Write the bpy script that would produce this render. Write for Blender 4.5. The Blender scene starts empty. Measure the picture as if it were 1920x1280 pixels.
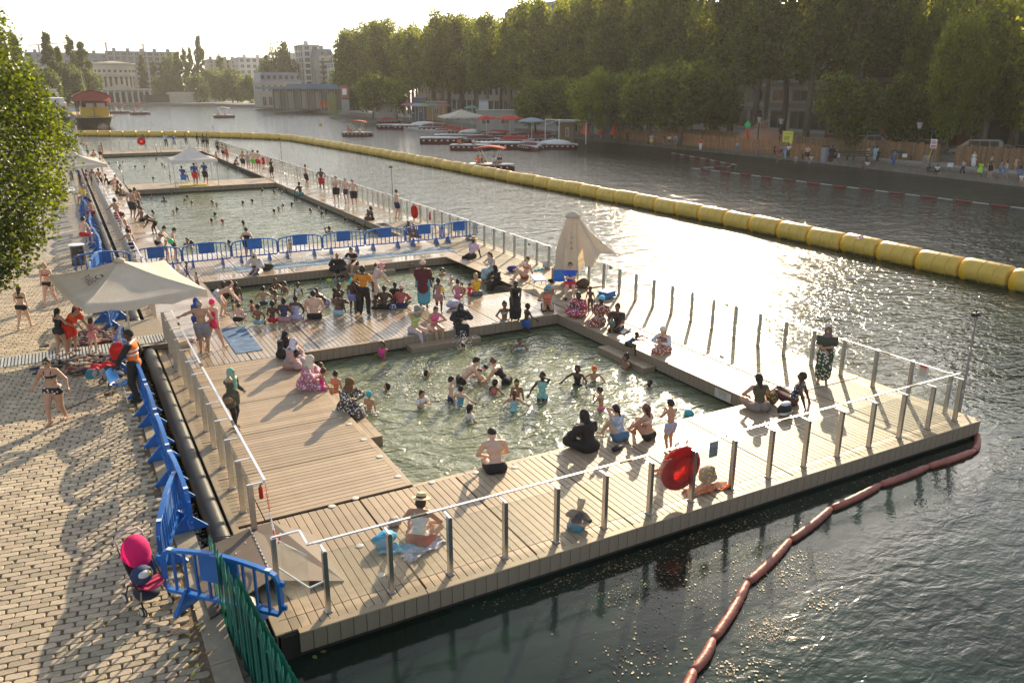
import bpy,math,random
import numpy as np
from mathutils import Vector,Matrix,Euler
R = math.radians
random.seed(7); RNG = np.random.default_rng(7)
scn = bpy.context.scene
COL = scn.collection
# ------------------------------------------------------------------ camera
CF,CP,CR,CYW,CH = 1509.5,0.3062,0.0011,0.5032,7.468
_fwd = np.array([math.sin(CYW)*math.cos(CP),math.cos(CYW)*math.cos(CP),-math.sin(CP)])
_r = np.array([math.cos(CYW),-math.sin(CYW),0.0]); _u = np.cross(_r,_fwd)
_r2 = math.cos(CR)*_r+math.sin(CR)*_u; _u2 = -math.sin(CR)*_r+math.cos(CR)*_u
CAM = np.array([0,0,CH])
cam = bpy.data.cameras.new('camera'); camo = bpy.data.objects.new('camera',cam); COL.objects.link(camo)
cam.sensor_width = 36; cam.lens = CF/1920*36; cam.clip_start = .1; cam.clip_end = 3000
camo.matrix_world = Matrix(((_r2[0],_u2[0],-_fwd[0],0),(_r2[1],_u2[1],-_fwd[1],0),(_r2[2],_u2[2],-_fwd[2],CH),(0,0,0,1)))
scn.camera = camo
# ------------------------------------------------------------------ light
SUN_AZ,SUN_EL = 44.5,20.6
w = bpy.data.worlds.new('World'); scn.world = w; w.use_nodes = True
nt = w.node_tree; nt.nodes.clear()
sky = nt.nodes.new('ShaderNodeTexSky'); sky.sky_type = 'NISHITA'; sky.sun_disc = False
sky.sun_elevation = R(SUN_EL); sky.sun_rotation = R(SUN_AZ); sky.altitude = 50; sky.air_density = 1.0; sky.dust_density = 1.6; sky.ozone_density = 1.0
bg = nt.nodes.new('ShaderNodeBackground'); bg.inputs[1].default_value = 0.125
wo = nt.nodes.new('ShaderNodeOutputWorld')
hsv = nt.nodes.new('ShaderNodeHueSaturation'); hsv.inputs['Saturation'].default_value = .55; nt.links.new(sky.outputs[0],hsv.inputs['Color']); nt.links.new(hsv.outputs[0],bg.inputs[0]); nt.links.new(bg.outputs[0],wo.inputs[0])
sun = bpy.data.lights.new('sun','SUN'); sun.energy = 5.0; sun.angle = R(0.55); sun.color = (1.0,.79,.53)
suno = bpy.data.objects.new('sun',sun); COL.objects.link(suno)
_sd = Vector((math.sin(R(SUN_AZ))*math.cos(R(SUN_EL)),math.cos(R(SUN_AZ))*math.cos(R(SUN_EL)),math.sin(R(SUN_EL))))
suno.rotation_euler = _sd.to_track_quat('Z','Y').to_euler()
scn.view_settings.view_transform = 'Standard'; scn.view_settings.look = 'None'
scn.view_settings.exposure = 0.92; scn.view_settings.gamma = 1.0; scn.view_settings.use_curve_mapping = False
scn.cycles.max_bounces = 7; scn.cycles.transparent_max_bounces = 24; scn.cycles.volume_bounces = 0
scn.cycles.caustics_reflective = False; scn.cycles.caustics_refractive = False
scn.cycles.use_denoising = True
# ------------------------------------------------------------------ helpers
WZ = -0.42      # canal water level; deck top is z = 0
QZ = 0.12       # left quay level
FQZ = 0.50      # far (right) quay level
def ray(u,v): return CF*_fwd+(u-960)*_r2-(v-640)*_u2
def G(u,v,z=0.0):
 d = ray(u,v); p = CAM+(z-CH)/d[2]*d
 return (float(p[0]),float(p[1]),z)
def AT(u,v,Y):
 d = ray(u,v); p = CAM+Y/d[1]*d
 return (float(p[0]),float(p[1]),float(p[2]))
def ATX(u,v,X):
 d = ray(u,v); p = CAM+X/d[0]*d
 return (float(p[0]),float(p[1]),float(p[2]))
def tag(o,label=None,cat=None,group=None,kind=None):
 if label: o['label'] = label
 if cat: o['category'] = cat
 if group: o['group'] = group
 if kind: o['kind'] = kind
 return o
def empty(name,loc=(0,0,0),rz=0,**k):
 o = bpy.data.objects.new(name,None); COL.objects.link(o); o.location = loc; o.rotation_euler = (0,0,rz)
 o.empty_display_size = .2
 return tag(o,**k)
def inst(name,mesh,parent=None,loc=(0,0,0),rot=(0,0,0),scale=(1,1,1),**k):
 o = bpy.data.objects.new(name,mesh); COL.objects.link(o); o.parent = parent
 o.location = loc; o.rotation_euler = rot; o.scale = scale
 return tag(o,**k)
def copy_tree(o,parent=None,loc=None,rz=None):
 c = o.copy(); COL.objects.link(c)
 if parent is not None: c.parent = parent
 if loc is not None: c.location = loc
 if rz is not None: c.rotation_euler = (0,0,rz)
 for ch in list(o.children): copy_tree(ch,c)
 return c
class MB:
 def __init__(s): s.v = []; s.f = []; s.m = []; s.n = 0; s.cur = 0
 def add(s,vs,fs,m=None):
  m = s.cur if m is None else m
  n = s.n; s.v.extend([tuple(map(float,p)) for p in vs]); s.n += len(vs)
  for f in fs: s.f.append(tuple(i+n for i in f)); s.m.append(m)
  return s
 def box(s,x0,x1,y0,y1,z0,z1,m=None):
  return s.add([(x0,y0,z0),(x1,y0,z0),(x1,y1,z0),(x0,y1,z0),(x0,y0,z1),(x1,y0,z1),(x1,y1,z1),(x0,y1,z1)],
              [(0,3,2,1),(4,5,6,7),(0,1,5,4),(1,2,6,5),(2,3,7,6),(3,0,4,7)],m)
 def obox(s,c,size,M=None,m=None):   # oriented box
  hx,hy,hz = size[0]/2,size[1]/2,size[2]/2
  M = M or Matrix.Identity(3)
  vs = [Vector(c)+M @ Vector(p) for p in [(-hx,-hy,-hz),(hx,-hy,-hz),(hx,hy,-hz),(-hx,hy,-hz),(-hx,-hy,hz),(hx,-hy,hz),(hx,hy,hz),(-hx,hy,hz)]]
  return s.add(vs,[(0,3,2,1),(4,5,6,7),(0,1,5,4),(1,2,6,5),(2,3,7,6),(3,0,4,7)],m)
 def bar(s,a,b,w,h,m=None,up=(0,0,1)):
  a = Vector(a); b = Vector(b); d = b-a; L = d.length; d.normalize()
  u = Vector(up); x = d.cross(u)
  if x.length < 1e-4: x = d.cross(Vector((1,0,0)))
  x.normalize(); z = x.cross(d)
  M = Matrix((x,d,z)).transposed()
  return s.obox((a+b)/2,(w,L,h),M,m)
 def cyl(s,a,b,r0,r1=None,n=10,caps=True,m=None):
  r1 = r0 if r1 is None else r1
  a = Vector(a); b = Vector(b); d = (b-a).normalized()
  x = d.orthogonal().normalized(); y = d.cross(x)
  vs = []
  for c,r in ((a,r0),(b,r1)):
   for i in range(n):
    t = 2*math.pi*i/n; vs.append(c+x*(r*math.cos(t))+y*(r*math.sin(t)))
  fs = [(i,(i+1) % n,n+(i+1) % n,n+i) for i in range(n)]
  if caps: fs += [tuple(range(n-1,-1,-1)),tuple(range(n,2*n))]
  return s.add(vs,fs,m)
 def tube(s,path,r,n=8,m=None,closed=False):
  P = [Vector(p) for p in path]; k = len(P)
  rr = r if hasattr(r,'__len__') else [r]*k
  vs = []; x = None
  for i,p in enumerate(P):
   if closed: d = (P[(i+1) % k]-P[i-1])
   else: d = (P[min(i+1,k-1)]-P[max(i-1,0)])
   d.normalize()
   if x is None: x = d.orthogonal().normalized()
   else:
    x = x-d*x.dot(d)
    x = x.normalized() if x.length > 1e-5 else d.orthogonal().normalized()
   y = d.cross(x)
   for j in range(n):
    t = 2*math.pi*j/n; vs.append(p+x*(rr[i]*math.cos(t))+y*(rr[i]*math.sin(t)))
  fs = []
  for i in range(k if closed else k-1):
   a = i*n; b = ((i+1) % k)*n
   for j in range(n): fs.append((a+j,a+(j+1) % n,b+(j+1) % n,b+j))
  if not closed: fs += [tuple(range(n-1,-1,-1)),tuple((k-1)*n+j for j in range(n))]
  return s.add(vs,fs,m)
 def lathe(s,prof,n=16,c=(0,0,0),m=None,axis='z',caps=True):
  vs = []
  for r,z in prof:
   for i in range(n):
    t = 2*math.pi*i/n; p = (r*math.cos(t),r*math.sin(t),z)
    if axis == 'x': p = (p[2],p[0],p[1])
    if axis == 'y': p = (p[0],p[2],p[1])
    vs.append((c[0]+p[0],c[1]+p[1],c[2]+p[2]))
  fs = []
  for k in range(len(prof)-1):
   for i in range(n): fs.append((k*n+i,k*n+(i+1) % n,(k+1)*n+(i+1) % n,(k+1)*n+i))
  if caps: fs += [tuple(range(n-1,-1,-1)),tuple((len(prof)-1)*n+i for i in range(n))]
  return s.add(vs,fs,m)
 def ell(s,c,r,n=10,k=7,m=None):
  prof = []
  for i in range(k+1):
   t = -math.pi/2+math.pi*i/k; prof.append((max(.02,math.cos(t)),math.sin(t)))
  q = MB(); q.lathe(prof,n)
  return s.add([(c[0]+p[0]*r[0],c[1]+p[1]*r[1],c[2]+p[2]*r[2]) for p in q.v],q.f,m)
 def poly(s,pts,m=None): return s.add(pts,[tuple(range(len(pts)))],m)
 def prism(s,pts,z0,z1,m=None):
  n = len(pts); vs = [(p[0],p[1],z0) for p in pts]+[(p[0],p[1],z1) for p in pts]
  fs = [tuple(range(n-1,-1,-1)),tuple(range(n,2*n))]+[(i,(i+1) % n,n+(i+1) % n,n+i) for i in range(n)]
  return s.add(vs,fs,m)
 def mesh(s,name,mats,smooth=False):
  me = bpy.data.meshes.new(name)
  me.from_pydata(s.v,[],s.f)
  for mt in (mats if isinstance(mats,(list,tuple)) else [mats]): me.materials.append(mt)
  if len(me.materials) > 1: me.polygons.foreach_set('material_index',s.m)
  if smooth: me.polygons.foreach_set('use_smooth',[True]*len(me.polygons))
  me.update(); return me
 def build(s,name,mats,parent=None,loc=(0,0,0),rot=(0,0,0),smooth=False,**k):
  return inst(name,s.mesh(name,mats,smooth),parent,loc,rot,**k)
def np_mesh(name,V,F,mats,midx=None,smooth=True):
 me = bpy.data.meshes.new(name); V = np.asarray(V,np.float32); F = np.asarray(F,np.int32)
 k = F.shape[1]
 me.vertices.add(len(V)); me.vertices.foreach_set('co',V.ravel())
 me.loops.add(F.size); me.loops.foreach_set('vertex_index',F.ravel())
 me.polygons.add(len(F)); me.polygons.foreach_set('loop_start',np.arange(0,F.size,k,dtype=np.int32))
 me.polygons.foreach_set('loop_total',np.full(len(F),k,np.int32))
 for m in (mats if isinstance(mats,(list,tuple)) else [mats]): me.materials.append(m)
 if midx is not None: me.polygons.foreach_set('material_index',np.asarray(midx,np.int32))
 me.polygons.foreach_set('use_smooth',np.full(len(F),smooth))
 me.update(calc_edges=True); me.validate(); return me
# ------------------------------------------------------------------ materials
_mc = {}
def mat(name,col,rough=.7,metal=0.,var=.12,scale=6.,bump=0.,bscale=40.,spec=.5,obj_var=0.,isl_var=0.,trans=0.,alpha=1.,coat=0.,hue=0.,emis=None,dirt=None):
 if name in _mc: return _mc[name]
 m = bpy.data.materials.new(name); m.use_nodes = True; t = m.node_tree; b = t.nodes['Principled BSDF']; L = t.links.new; N = t.nodes.new
 b.inputs['Roughness'].default_value = rough; b.inputs['Metallic'].default_value = metal
 b.inputs['Specular IOR Level'].default_value = spec
 tc = N('ShaderNodeTexCoord')
 nz = N('ShaderNodeTexNoise'); nz.inputs['Scale'].default_value = scale; nz.inputs['Detail'].default_value = 4; L(tc.outputs['Object'],nz.inputs['Vector'])
 mr = N('ShaderNodeMapRange'); mr.inputs[1].default_value = .3; mr.inputs[2].default_value = .7; mr.inputs[3].default_value = 1-var; mr.inputs[4].default_value = 1+var
 L(nz.outputs[0],mr.inputs[0]); val = mr.outputs[0]
 if obj_var:
  oi = N('ShaderNodeObjectInfo'); a = N('ShaderNodeMapRange'); a.inputs[3].default_value = 1-obj_var; a.inputs[4].default_value = 1+obj_var
  L(oi.outputs['Random'],a.inputs[0]); mm = N('ShaderNodeMath'); mm.operation = 'MULTIPLY'; L(val,mm.inputs[0]); L(a.outputs[0],mm.inputs[1]); val = mm.outputs[0]
 if isl_var:
  g = N('ShaderNodeNewGeometry'); a = N('ShaderNodeMapRange'); a.inputs[3].default_value = 1-isl_var; a.inputs[4].default_value = 1+isl_var
  L(g.outputs['Random Per Island'],a.inputs[0]); mm = N('ShaderNodeMath'); mm.operation = 'MULTIPLY'; L(val,mm.inputs[0]); L(a.outputs[0],mm.inputs[1]); val = mm.outputs[0]
 base = N('ShaderNodeRGB'); base.outputs[0].default_value = (*col,1)
 src = base.outputs[0]
 if dirt:
  n2 = N('ShaderNodeTexNoise'); n2.inputs['Scale'].default_value = dirt[1]; n2.inputs['Detail'].default_value = 6; n2.inputs['Roughness'].default_value = .65; L(tc.outputs['Object'],n2.inputs['Vector'])
  rp = N('ShaderNodeMapRange'); rp.inputs[1].default_value = dirt[2]; rp.inputs[2].default_value = dirt[2]+.12; L(n2.outputs[0],rp.inputs[0])
  mx = N('ShaderNodeMix'); mx.data_type = 'RGBA'; mx.inputs[7].default_value = (*dirt[0],1); L(src,mx.inputs[6]); L(rp.outputs[0],mx.inputs[0]); src = mx.outputs[2]
 if hue:
  hs = N('ShaderNodeHueSaturation'); gi = N('ShaderNodeNewGeometry'); oi2 = N('ShaderNodeObjectInfo'); ad = N('ShaderNodeMath'); ad.operation = 'ADD'; L(gi.outputs['Random Per Island'],ad.inputs[0]); L(oi2.outputs['Random'],ad.inputs[1])
  fr = N('ShaderNodeMath'); fr.operation = 'FRACT'; L(ad.outputs[0],fr.inputs[0])
  h1 = N('ShaderNodeMapRange'); h1.inputs[3].default_value = .5-hue; h1.inputs[4].default_value = .5+hue; L(fr.outputs[0],h1.inputs[0]); L(h1.outputs[0],hs.inputs['Hue']); L(src,hs.inputs['Color']); src = hs.outputs[0]
 vm = N('ShaderNodeVectorMath'); vm.operation = 'SCALE'; L(src,vm.inputs[0]); L(val,vm.inputs[3]); L(vm.outputs[0],b.inputs['Base Color'])
 if bump:
  n3 = N('ShaderNodeTexNoise'); n3.inputs['Scale'].default_value = bscale; n3.inputs['Detail'].default_value = 3; L(tc.outputs['Object'],n3.inputs['Vector'])
  bp = N('ShaderNodeBump'); bp.inputs['Strength'].default_value = bump; bp.inputs['Distance'].default_value = .02; L(n3.outputs[0],bp.inputs['Height']); L(bp.outputs[0],b.inputs['Normal'])
 if trans: b.inputs['Transmission Weight'].default_value = trans
 if alpha < 1: b.inputs['Alpha'].default_value = alpha
 if coat: b.inputs['Coat Weight'].default_value = coat
 if emis: b.inputs['Emission Color'].default_value = (*emis[0],1); b.inputs['Emission Strength'].default_value = emis[1]
 _mc[name] = m; return m
def leaf_mat(name,col,tcol,tw=.5,var=.35,rough=.5):
 if name in _mc: return _mc[name]
 m = bpy.data.materials.new(name); m.use_nodes = True; t = m.node_tree; b = t.nodes['Principled BSDF']; L = t.links.new; N = t.nodes.new
 b.inputs['Roughness'].default_value = rough; b.inputs['Specular IOR Level'].default_value = .35
 g = N('ShaderNodeNewGeometry'); a = N('ShaderNodeMapRange'); a.inputs[3].default_value = 1-var; a.inputs[4].default_value = 1+var; L(g.outputs['Random Per Island'],a.inputs[0])
 tc = N('ShaderNodeTexCoord'); nz = N('ShaderNodeTexNoise'); nz.inputs['Scale'].default_value = .45; nz.inputs['Detail'].default_value = 3; L(tc.outputs['Object'],nz.inputs[0])
 oi = N('ShaderNodeObjectInfo')
 mr = N('ShaderNodeMapRange'); mr.inputs[1].default_value = .35; mr.inputs[2].default_value = .65; mr.inputs[3].default_value = .75; mr.inputs[4].default_value = 1.3; L(nz.outputs[0],mr.inputs[0])
 mo = N('ShaderNodeMapRange'); mo.inputs[3].default_value = .8; mo.inputs[4].default_value = 1.2; L(oi.outputs['Random'],mo.inputs[0])
 m1 = N('ShaderNodeMath'); m1.operation = 'MULTIPLY'; L(a.outputs[0],m1.inputs[0]); L(mr.outputs[0],m1.inputs[1])
 m2 = N('ShaderNodeMath'); m2.operation = 'MULTIPLY'; L(m1.outputs[0],m2.inputs[0]); L(mo.outputs[0],m2.inputs[1])
 v1 = N('ShaderNodeVectorMath'); v1.operation = 'SCALE'; v1.inputs[0].default_value = col; L(m2.outputs[0],v1.inputs[3])
 v2 = N('ShaderNodeVectorMath'); v2.operation = 'SCALE'; v2.inputs[0].default_value = tcol; L(m2.outputs[0],v2.inputs[3])
 L(v1.outputs[0],b.inputs['Base Color'])
 tr = N('ShaderNodeBsdfTranslucent'); L(v2.outputs[0],tr.inputs[0])
 mx = N('ShaderNodeMixShader'); mx.inputs[0].default_value = tw
 L(b.outputs[0],mx.inputs[1]); L(tr.outputs[0],mx.inputs[2]); L(mx.outputs[0],t.nodes['Material Output'].inputs[0])
 _mc[name] = m; return m
def water_mat(name,deep,scat,scales,rough=.03,dist_=1.0,calm=False):
 """dark volume colour + ripples from several wave scales (world metres)"""
 m = bpy.data.materials.new(name); m.use_nodes = True; t = m.node_tree; b = t.nodes['Principled BSDF']; L = t.links.new; N = t.nodes.new
 b.inputs['IOR'].default_value = 1.333; b.inputs['Roughness'].default_value = rough; b.inputs['Specular IOR Level'].default_value = .5
 tc = N('ShaderNodeTexCoord')
 cn = N('ShaderNodeTexNoise'); cn.inputs['Scale'].default_value = .25; cn.inputs['Detail'].default_value = 4; L(tc.outputs['Object'],cn.inputs[0])
 mx = N('ShaderNodeMix'); mx.data_type = 'RGBA'; mx.inputs[6].default_value = (*deep,1); mx.inputs[7].default_value = (*scat,1)
 mr = N('ShaderNodeMapRange'); mr.inputs[1].default_value = .35; mr.inputs[2].default_value = .65; L(cn.outputs[0],mr.inputs[0]); L(mr.outputs[0],mx.inputs[0]); L(mx.outputs[2],b.inputs['Base Color'])
 prev = None
 for (sc,amp,stretch,rot,det,dist) in scales:
  mp = N('ShaderNodeMapping'); mp.inputs['Rotation'].default_value = (0,0,R(rot)); mp.inputs['Scale'].default_value = (1,stretch,1); L(tc.outputs['Object'],mp.inputs[0])
  nz = N('ShaderNodeTexNoise'); nz.inputs['Scale'].default_value = sc; nz.inputs['Detail'].default_value = det; nz.inputs['Distortion'].default_value = dist; L(mp.outputs[0],nz.inputs[0])
  ml = N('ShaderNodeMath'); ml.operation = 'MULTIPLY'; ml.inputs[1].default_value = amp; L(nz.outputs[0],ml.inputs[0])
  if prev is None: prev = ml.outputs[0]
  else:
   ad = N('ShaderNodeMath'); ad.operation = 'ADD'; L(prev,ad.inputs[0]); L(ml.outputs[0],ad.inputs[1]); prev = ad.outputs[0]
 bp = N('ShaderNodeBump'); bp.inputs['Strength'].default_value = 1.0; bp.inputs['Distance'].default_value = dist_; L(bp.outputs[0],b.inputs['Normal'])
 if calm:      # water held still between the deck front and the floating boom
  sx = N('ShaderNodeSeparateXYZ'); L(tc.outputs['Object'],sx.inputs[0])
  def M(op,a,b_): n_ = N('ShaderNodeMath'); n_.operation = op; [L(v,n_.inputs[i]) if hasattr(v,'links') else setattr(n_.inputs[i],'default_value',v) for i,v in enumerate((a,b_))]; return n_.outputs[0]
  def S(v,a,b_): n_ = N('ShaderNodeMapRange'); n_.interpolation_type = 'SMOOTHSTEP'; n_.inputs[1].default_value = a; n_.inputs[2].default_value = b_; L(v,n_.inputs[0]); return n_.outputs[0]
  f = M('SUBTRACT',sx.outputs[1],M('MULTIPLY',sx.outputs[0],.235)); ins = M('MULTIPLY',M('MULTIPLY',S(f,4.6,5.8),S(sx.outputs[0],19.5,17.5)),S(sx.outputs[1],12.5,10.5))
  prev = M('MULTIPLY',prev,M('MULTIPLY',M('SUBTRACT',1.0,M('MULTIPLY',ins,.86)),M('MULTIPLY',M('SUBTRACT',1.0,M('MULTIPLY',S(sx.outputs[1],20.,8.),.6)),M('ADD',1.0,M('MULTIPLY',S(sx.outputs[0],24.,46.),.75)))))
 L(prev,bp.inputs['Height'])
 return m,t,b,bp
# =================================================================== SETTING
M_alu = mat('aluminium',(.62,.62,.60),.32,1.0,var=.08,scale=20)
M_rail = mat('rail_metal',(.70,.70,.69),.35,.75,var=.06,scale=8)
M_blk = mat('black_rubber',(.018,.018,.018),.45,var=.2)
M_deck = mat('deck_board',(.36,.275,.182),.52,spec=.35,var=.12,scale=1.3,isl_var=.10,obj_var=.15,dirt=((.24,.175,.11),.9,.54),bump=.15,bscale=60)
M_fasc = mat('fascia_board',(.25,.20,.145),.6,var=.15,scale=3,isl_var=.12,dirt=((.15,.13,.09),1.5,.6))
M_under = mat('deck_frame',(.02,.018,.015),.8)
M_black = mat('black_strip',(.02,.02,.02),.6)
def wet_deck_material():
 m = mat('wet_deck_board',(.32,.245,.165),.4,var=.12,scale=1.0,isl_var=.10,obj_var=.12,dirt=((.22,.17,.11),.7,.55))
 t = m.node_tree; b = t.nodes['Principled BSDF']; N = t.nodes.new; L = t.links.new
 tc = N('ShaderNodeTexCoord'); nz = N('ShaderNodeTexNoise'); nz.inputs['Scale'].default_value = .55; nz.inputs['Detail'].default_value = 5; L(tc.outputs['Object'],nz.inputs[0])
 mr = N('ShaderNodeMapRange'); mr.inputs[1].default_value = .42; mr.inputs[2].default_value = .56; mr.inputs[3].default_value = .14; mr.inputs[4].default_value = .42; L(nz.outputs[0],mr.inputs[0]); L(mr.outputs[0],b.inputs['Roughness'])
 return m
M_wet = wet_deck_material()
# ---- canal water: one sheet to the far end of the basin, finer waves near the camera
Mw,_,_,_ = water_mat('canal_water',(.004,.012,.008),(.012,.028,.020),
 [(.45,.11,1.5,35,3,.6),(1.7,.066,1.7,15,3,.8),(5.5,.028,1.4,-10,2,.4)],rough=.09,calm=True)
mb = MB(); mb.add([(-30,-40,WZ),(400,-40,WZ),(400,700,WZ),(-30,700,WZ)],[(0,1,2,3)])
mb.build('canal_water',Mw,kind='structure',label='dark green rippling canal water with the sun glittering on it')
Mp,_,_,_ = water_mat('pool_water',(.12,.14,.072),(.18,.20,.115),
 [(.9,.13,1.5,25,3,1.2),(3.2,.050,1.3,-15,3,.9),(9,.010,1.2,40,2,.3)],rough=.06)
POOLS = [(5.15,14.3,13.45,22.7),(4.4,15.7,26.2,33.5),(4.3,15.2,39.6,67.5),(4.3,15.4,71.6,106.0)]
PLAB = ['choppy pale green water of the nearest pool','pale green water of the shallow pool before the blue barriers','bright water of the long middle pool','bright water of the farthest pool']
for (x0,x1,y0,y1),lb in zip(POOLS,PLAB):
 mb = MB(); mb.add([(x0-.1,y0-.1,WZ+.008),(x1+.1,y0-.1,WZ+.008),(x1+.1,y1+.1,WZ+.008),(x0-.1,y1+.1,WZ+.008)],[(0,1,2,3)])
 mb.build('pool_water',Mp,kind='structure',label=lb)
# ---- deck pontoons
BW = .142; GAP = .011
_bm = {}
def board_mesh(L,w=BW,th=.028,m=None):
 k = (round(L,2),round(w,3),(m or M_deck).name)
 if k not in _bm:
  mb = MB(); hw = (w-GAP)/2; c = .004
  v = [(-L/2,-hw,-th),(L/2,-hw,-th),(L/2,hw,-th),(-L/2,hw,-th),(-L/2,-hw,-c),(L/2,-hw,-c),(L/2,hw,-c),(-L/2,hw,-c),
             (-L/2+c,-hw+c,0),(L/2-c,-hw+c,0),(L/2-c,hw-c,0),(-L/2+c,hw-c,0)]
  f = [(0,1,5,4),(1,2,6,5),(2,3,7,6),(3,0,4,7),(4,5,9,8),(5,6,10,9),(6,7,11,10),(7,4,8,11),(8,9,10,11)]
  mb.add(v,f); _bm[k] = mb.mesh('plank',m or M_deck)
 return _bm[k]
def boards(parent,x0,x1,y0,y1,axis,mod=2.0,off=0.,joined=None,m=None):
 """boards run along 'axis'; a wide dark joint every mod metres"""
 a0,a1 = (x0,x1) if axis == 'y' else (y0,y1)
 L = (y1-y0) if axis == 'y' else (x1-x0)
 cuts = [a0]; k = off
 while k < a1:
  if k > a0+.3 and k < a1-.3: cuts.append(k)
  k += mod
 cuts.append(a1)
 for c0,c1 in zip(cuts[:-1],cuts[1:]):
  c0 += .012; c1 -= .012
  n = max(1,round((c1-c0)/BW)); wd = (c1-c0)/n
  for i in range(n):
   c = c0+wd*(i+.5); z = random.uniform(-.0018,.0012)
   if joined is not None:
    h = (wd-GAP)/2
    if axis == 'y': joined.box(c-h,c+h,y0,y1,-.028,z)
    else: joined.box(x0,x1,c-h,c+h,-.028,z)
   else:
    me = board_mesh(L,wd,m=m)
    if axis == 'y': inst('plank',me,parent,(c,(y0+y1)/2,z),(0,0,math.pi/2))
    else: inst('plank',me,parent,((x0+x1)/2,c,z))
def sub(parent,x0,x1,y0,y1):
 MB().box(x0+.03,x1-.03,y0+.03,y1-.03,-.46,-.034).build('deck_frame',M_under,parent)
def fascia(parent,a,b,individual=True,mod=2.0,off=0.,w=.2):
 """vertical boards under the deck edge from a to b (a->b has outside on the right)"""
 a = Vector((a[0],a[1],0)); b = Vector((b[0],b[1],0)); d = (b-a); L = d.length; d.normalize(); n = Vector((d.y,-d.x,0))
 rz = math.atan2(d.y,d.x)
 key = ('fasc',w)
 if key not in _bm:
  mb = MB(); mb.box(-w/2+.005,w/2-.005,-.018,0,-.335,-.032); _bm[key] = mb.mesh('fascia_board',M_fasc)
 J = MB(); k = int(L/w)
 step = L/max(1,k)
 for i in range(k):
  s = step*(i+.5); p = a+d*s
  if individual: inst('fascia_board',_bm[key],parent,(p.x,p.y,0),(0,0,rz),(step/w,1,1))
  else:
   q = p-d*(step/2-.006); r = p+d*(step/2-.006)
   J.add([q,r,r+n*.018,q+n*.018,q-Vector((0,0,.335)),r-Vector((0,0,.335)),r+n*.018-Vector((0,0,.335)),q+n*.018-Vector((0,0,.335))],
                  [(0,3,2,1),(3,7,6,2),(0,4,7,3),(1,2,6,5),(4,5,6,7)])
 # nosing board along the edge with its rounded lip, one length per module
 N_ = MB(); m = mod; s = 0
 while s < L-.01:
  e = min(L,s+m)
  p = a+d*(s+.008); q = a+d*(e-.008)
  prof = [(-.09,-.03),(.02,-.03),(.034,-.022),(.034,-.008),(.024,.001),(-.09,.001)]
  vs = [p+n*x+Vector((0,0,z)) for x,z in prof]+[q+n*x+Vector((0,0,z)) for x,z in prof]
  N_.add(vs,[tuple(range(5,-1,-1)),tuple(range(6,12))]+[(i,(i+1) % 6,6+(i+1) % 6,6+i) for i in range(6)])
  s = e
 N_.build('nosing',M_deck,parent)
 if not individual: J.build('fascia_boards',M_fasc,parent,kind='stuff')
X0,X1 = 1.75,18.1
d1 = empty('deck',kind='structure',label='front deck walkway of long boards behind the nearest glass fence')
boards(d1,X0+.06,X1-.06,10.43,13.36,'y',off=2.05); boards(d1,X0+.06,X1-.06,10.12,10.42,'y',off=2.05)
sub(d1,X0,X1,10.03,13.42); fascia(d1,(X0+.28,10.03),(X1,10.03),off=2.05)
fascia(d1,(X1,10.03),(X1,13.42)); fascia(d1,(14.28,13.42),(5.15,13.42))
d2 = empty('deck',kind='structure',label='left deck of crosswise boards beside the nearest pool')
boards(d2,2.32,5.06,13.44,22.7,'x',off=13.45); boards(d2,X0+.03,2.30,13.44,22.7,'x',mod=2.0,off=13.45)
sub(d2,X0,5.15,13.4,22.72); fascia(d2,(5.15,13.45),(5.15,22.7),individual=False)
fascia(d2,(X0,33),(X0,10.1),individual=False)
d3 = empty('deck',kind='structure',label='middle deck between the nearest pool and the shallow pool')
boards(d3,X0+.03,14.9,22.72,26.12,'y',off=2.0,m=M_wet); sub(d3,X0,15,22.7,26.2)
fascia(d3,(5.15,22.7),(14.3,22.7),off=2.0); fascia(d3,(15.6,26.2),(4.4,26.2),individual=False)
d4 = empty('deck',kind='structure',label='right deck walkway of crosswise boards in the sun glare')
boards(d4,14.4,17.6,13.38,22.7,'x',off=13.45,m=M_deck); boards(d4,14.95,17.6,22.7,34.0,'x',off=13.45); boards(d4,17.62,X1-.06,13.38,26,'x',off=13.45)
J = MB(); boards(d4,15.8,17.6,34.0,44.0,'x',off=13.45,joined=J); boards(d4,17.62,X1-.06,26,44,'x',off=13.45,joined=J)
J.build('far_planks',M_deck,d4,kind='stuff')
sub(d4,14.3,X1,13.4,26.25); sub(d4,15.7,X1,26.2,40)
fascia(d4,(14.3,22.7),(14.3,13.42)); fascia(d4,(15.7,33.5),(15.7,26.2)); fascia(d4,(X1,13.42),(X1,112),individual=False)
d5 = empty('deck',kind='structure',label='wet cross deck carrying the row of blue barriers')
J = MB(); boards(d5,X0+.03,15.75,33.55,39.55,'y',off=2.0,joined=J); J.build('planks',M_wet,d5,kind='stuff')
sub(d5,X0,15.8,33.5,39.6); fascia(d5,(4.4,33.5),(15.7,33.5))
d6 = empty('deck',kind='structure',label='wet left walkway running along the pools beside the fence')
J = MB(); boards(d6,X0+.03,4.3,26.15,33.5,'x',off=13.45,joined=J); boards(d6,X0+.03,4.2,39.6,112,'x',off=13.45,joined=J)
J.build('planks',M_wet,d6,kind='stuff'); sub(d6,X0,4.4,26.2,33.52); sub(d6,X0,4.3,39.6,112)
d7 = empty('deck',kind='structure',label='wet right walkway along the long middle pool')
J = MB(); boards(d7,15.3,X1-.06,44.0,112,'x',off=13.45,joined=J); J.build('planks',M_wet,d7,kind='stuff')
sub(d7,15.2,X1,39.6,112); fascia(d7,(15.2,67.5),(15.2,39.6),individual=False); fascia(d7,(15.4,106),(15.4,71.6),individual=False)
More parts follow.
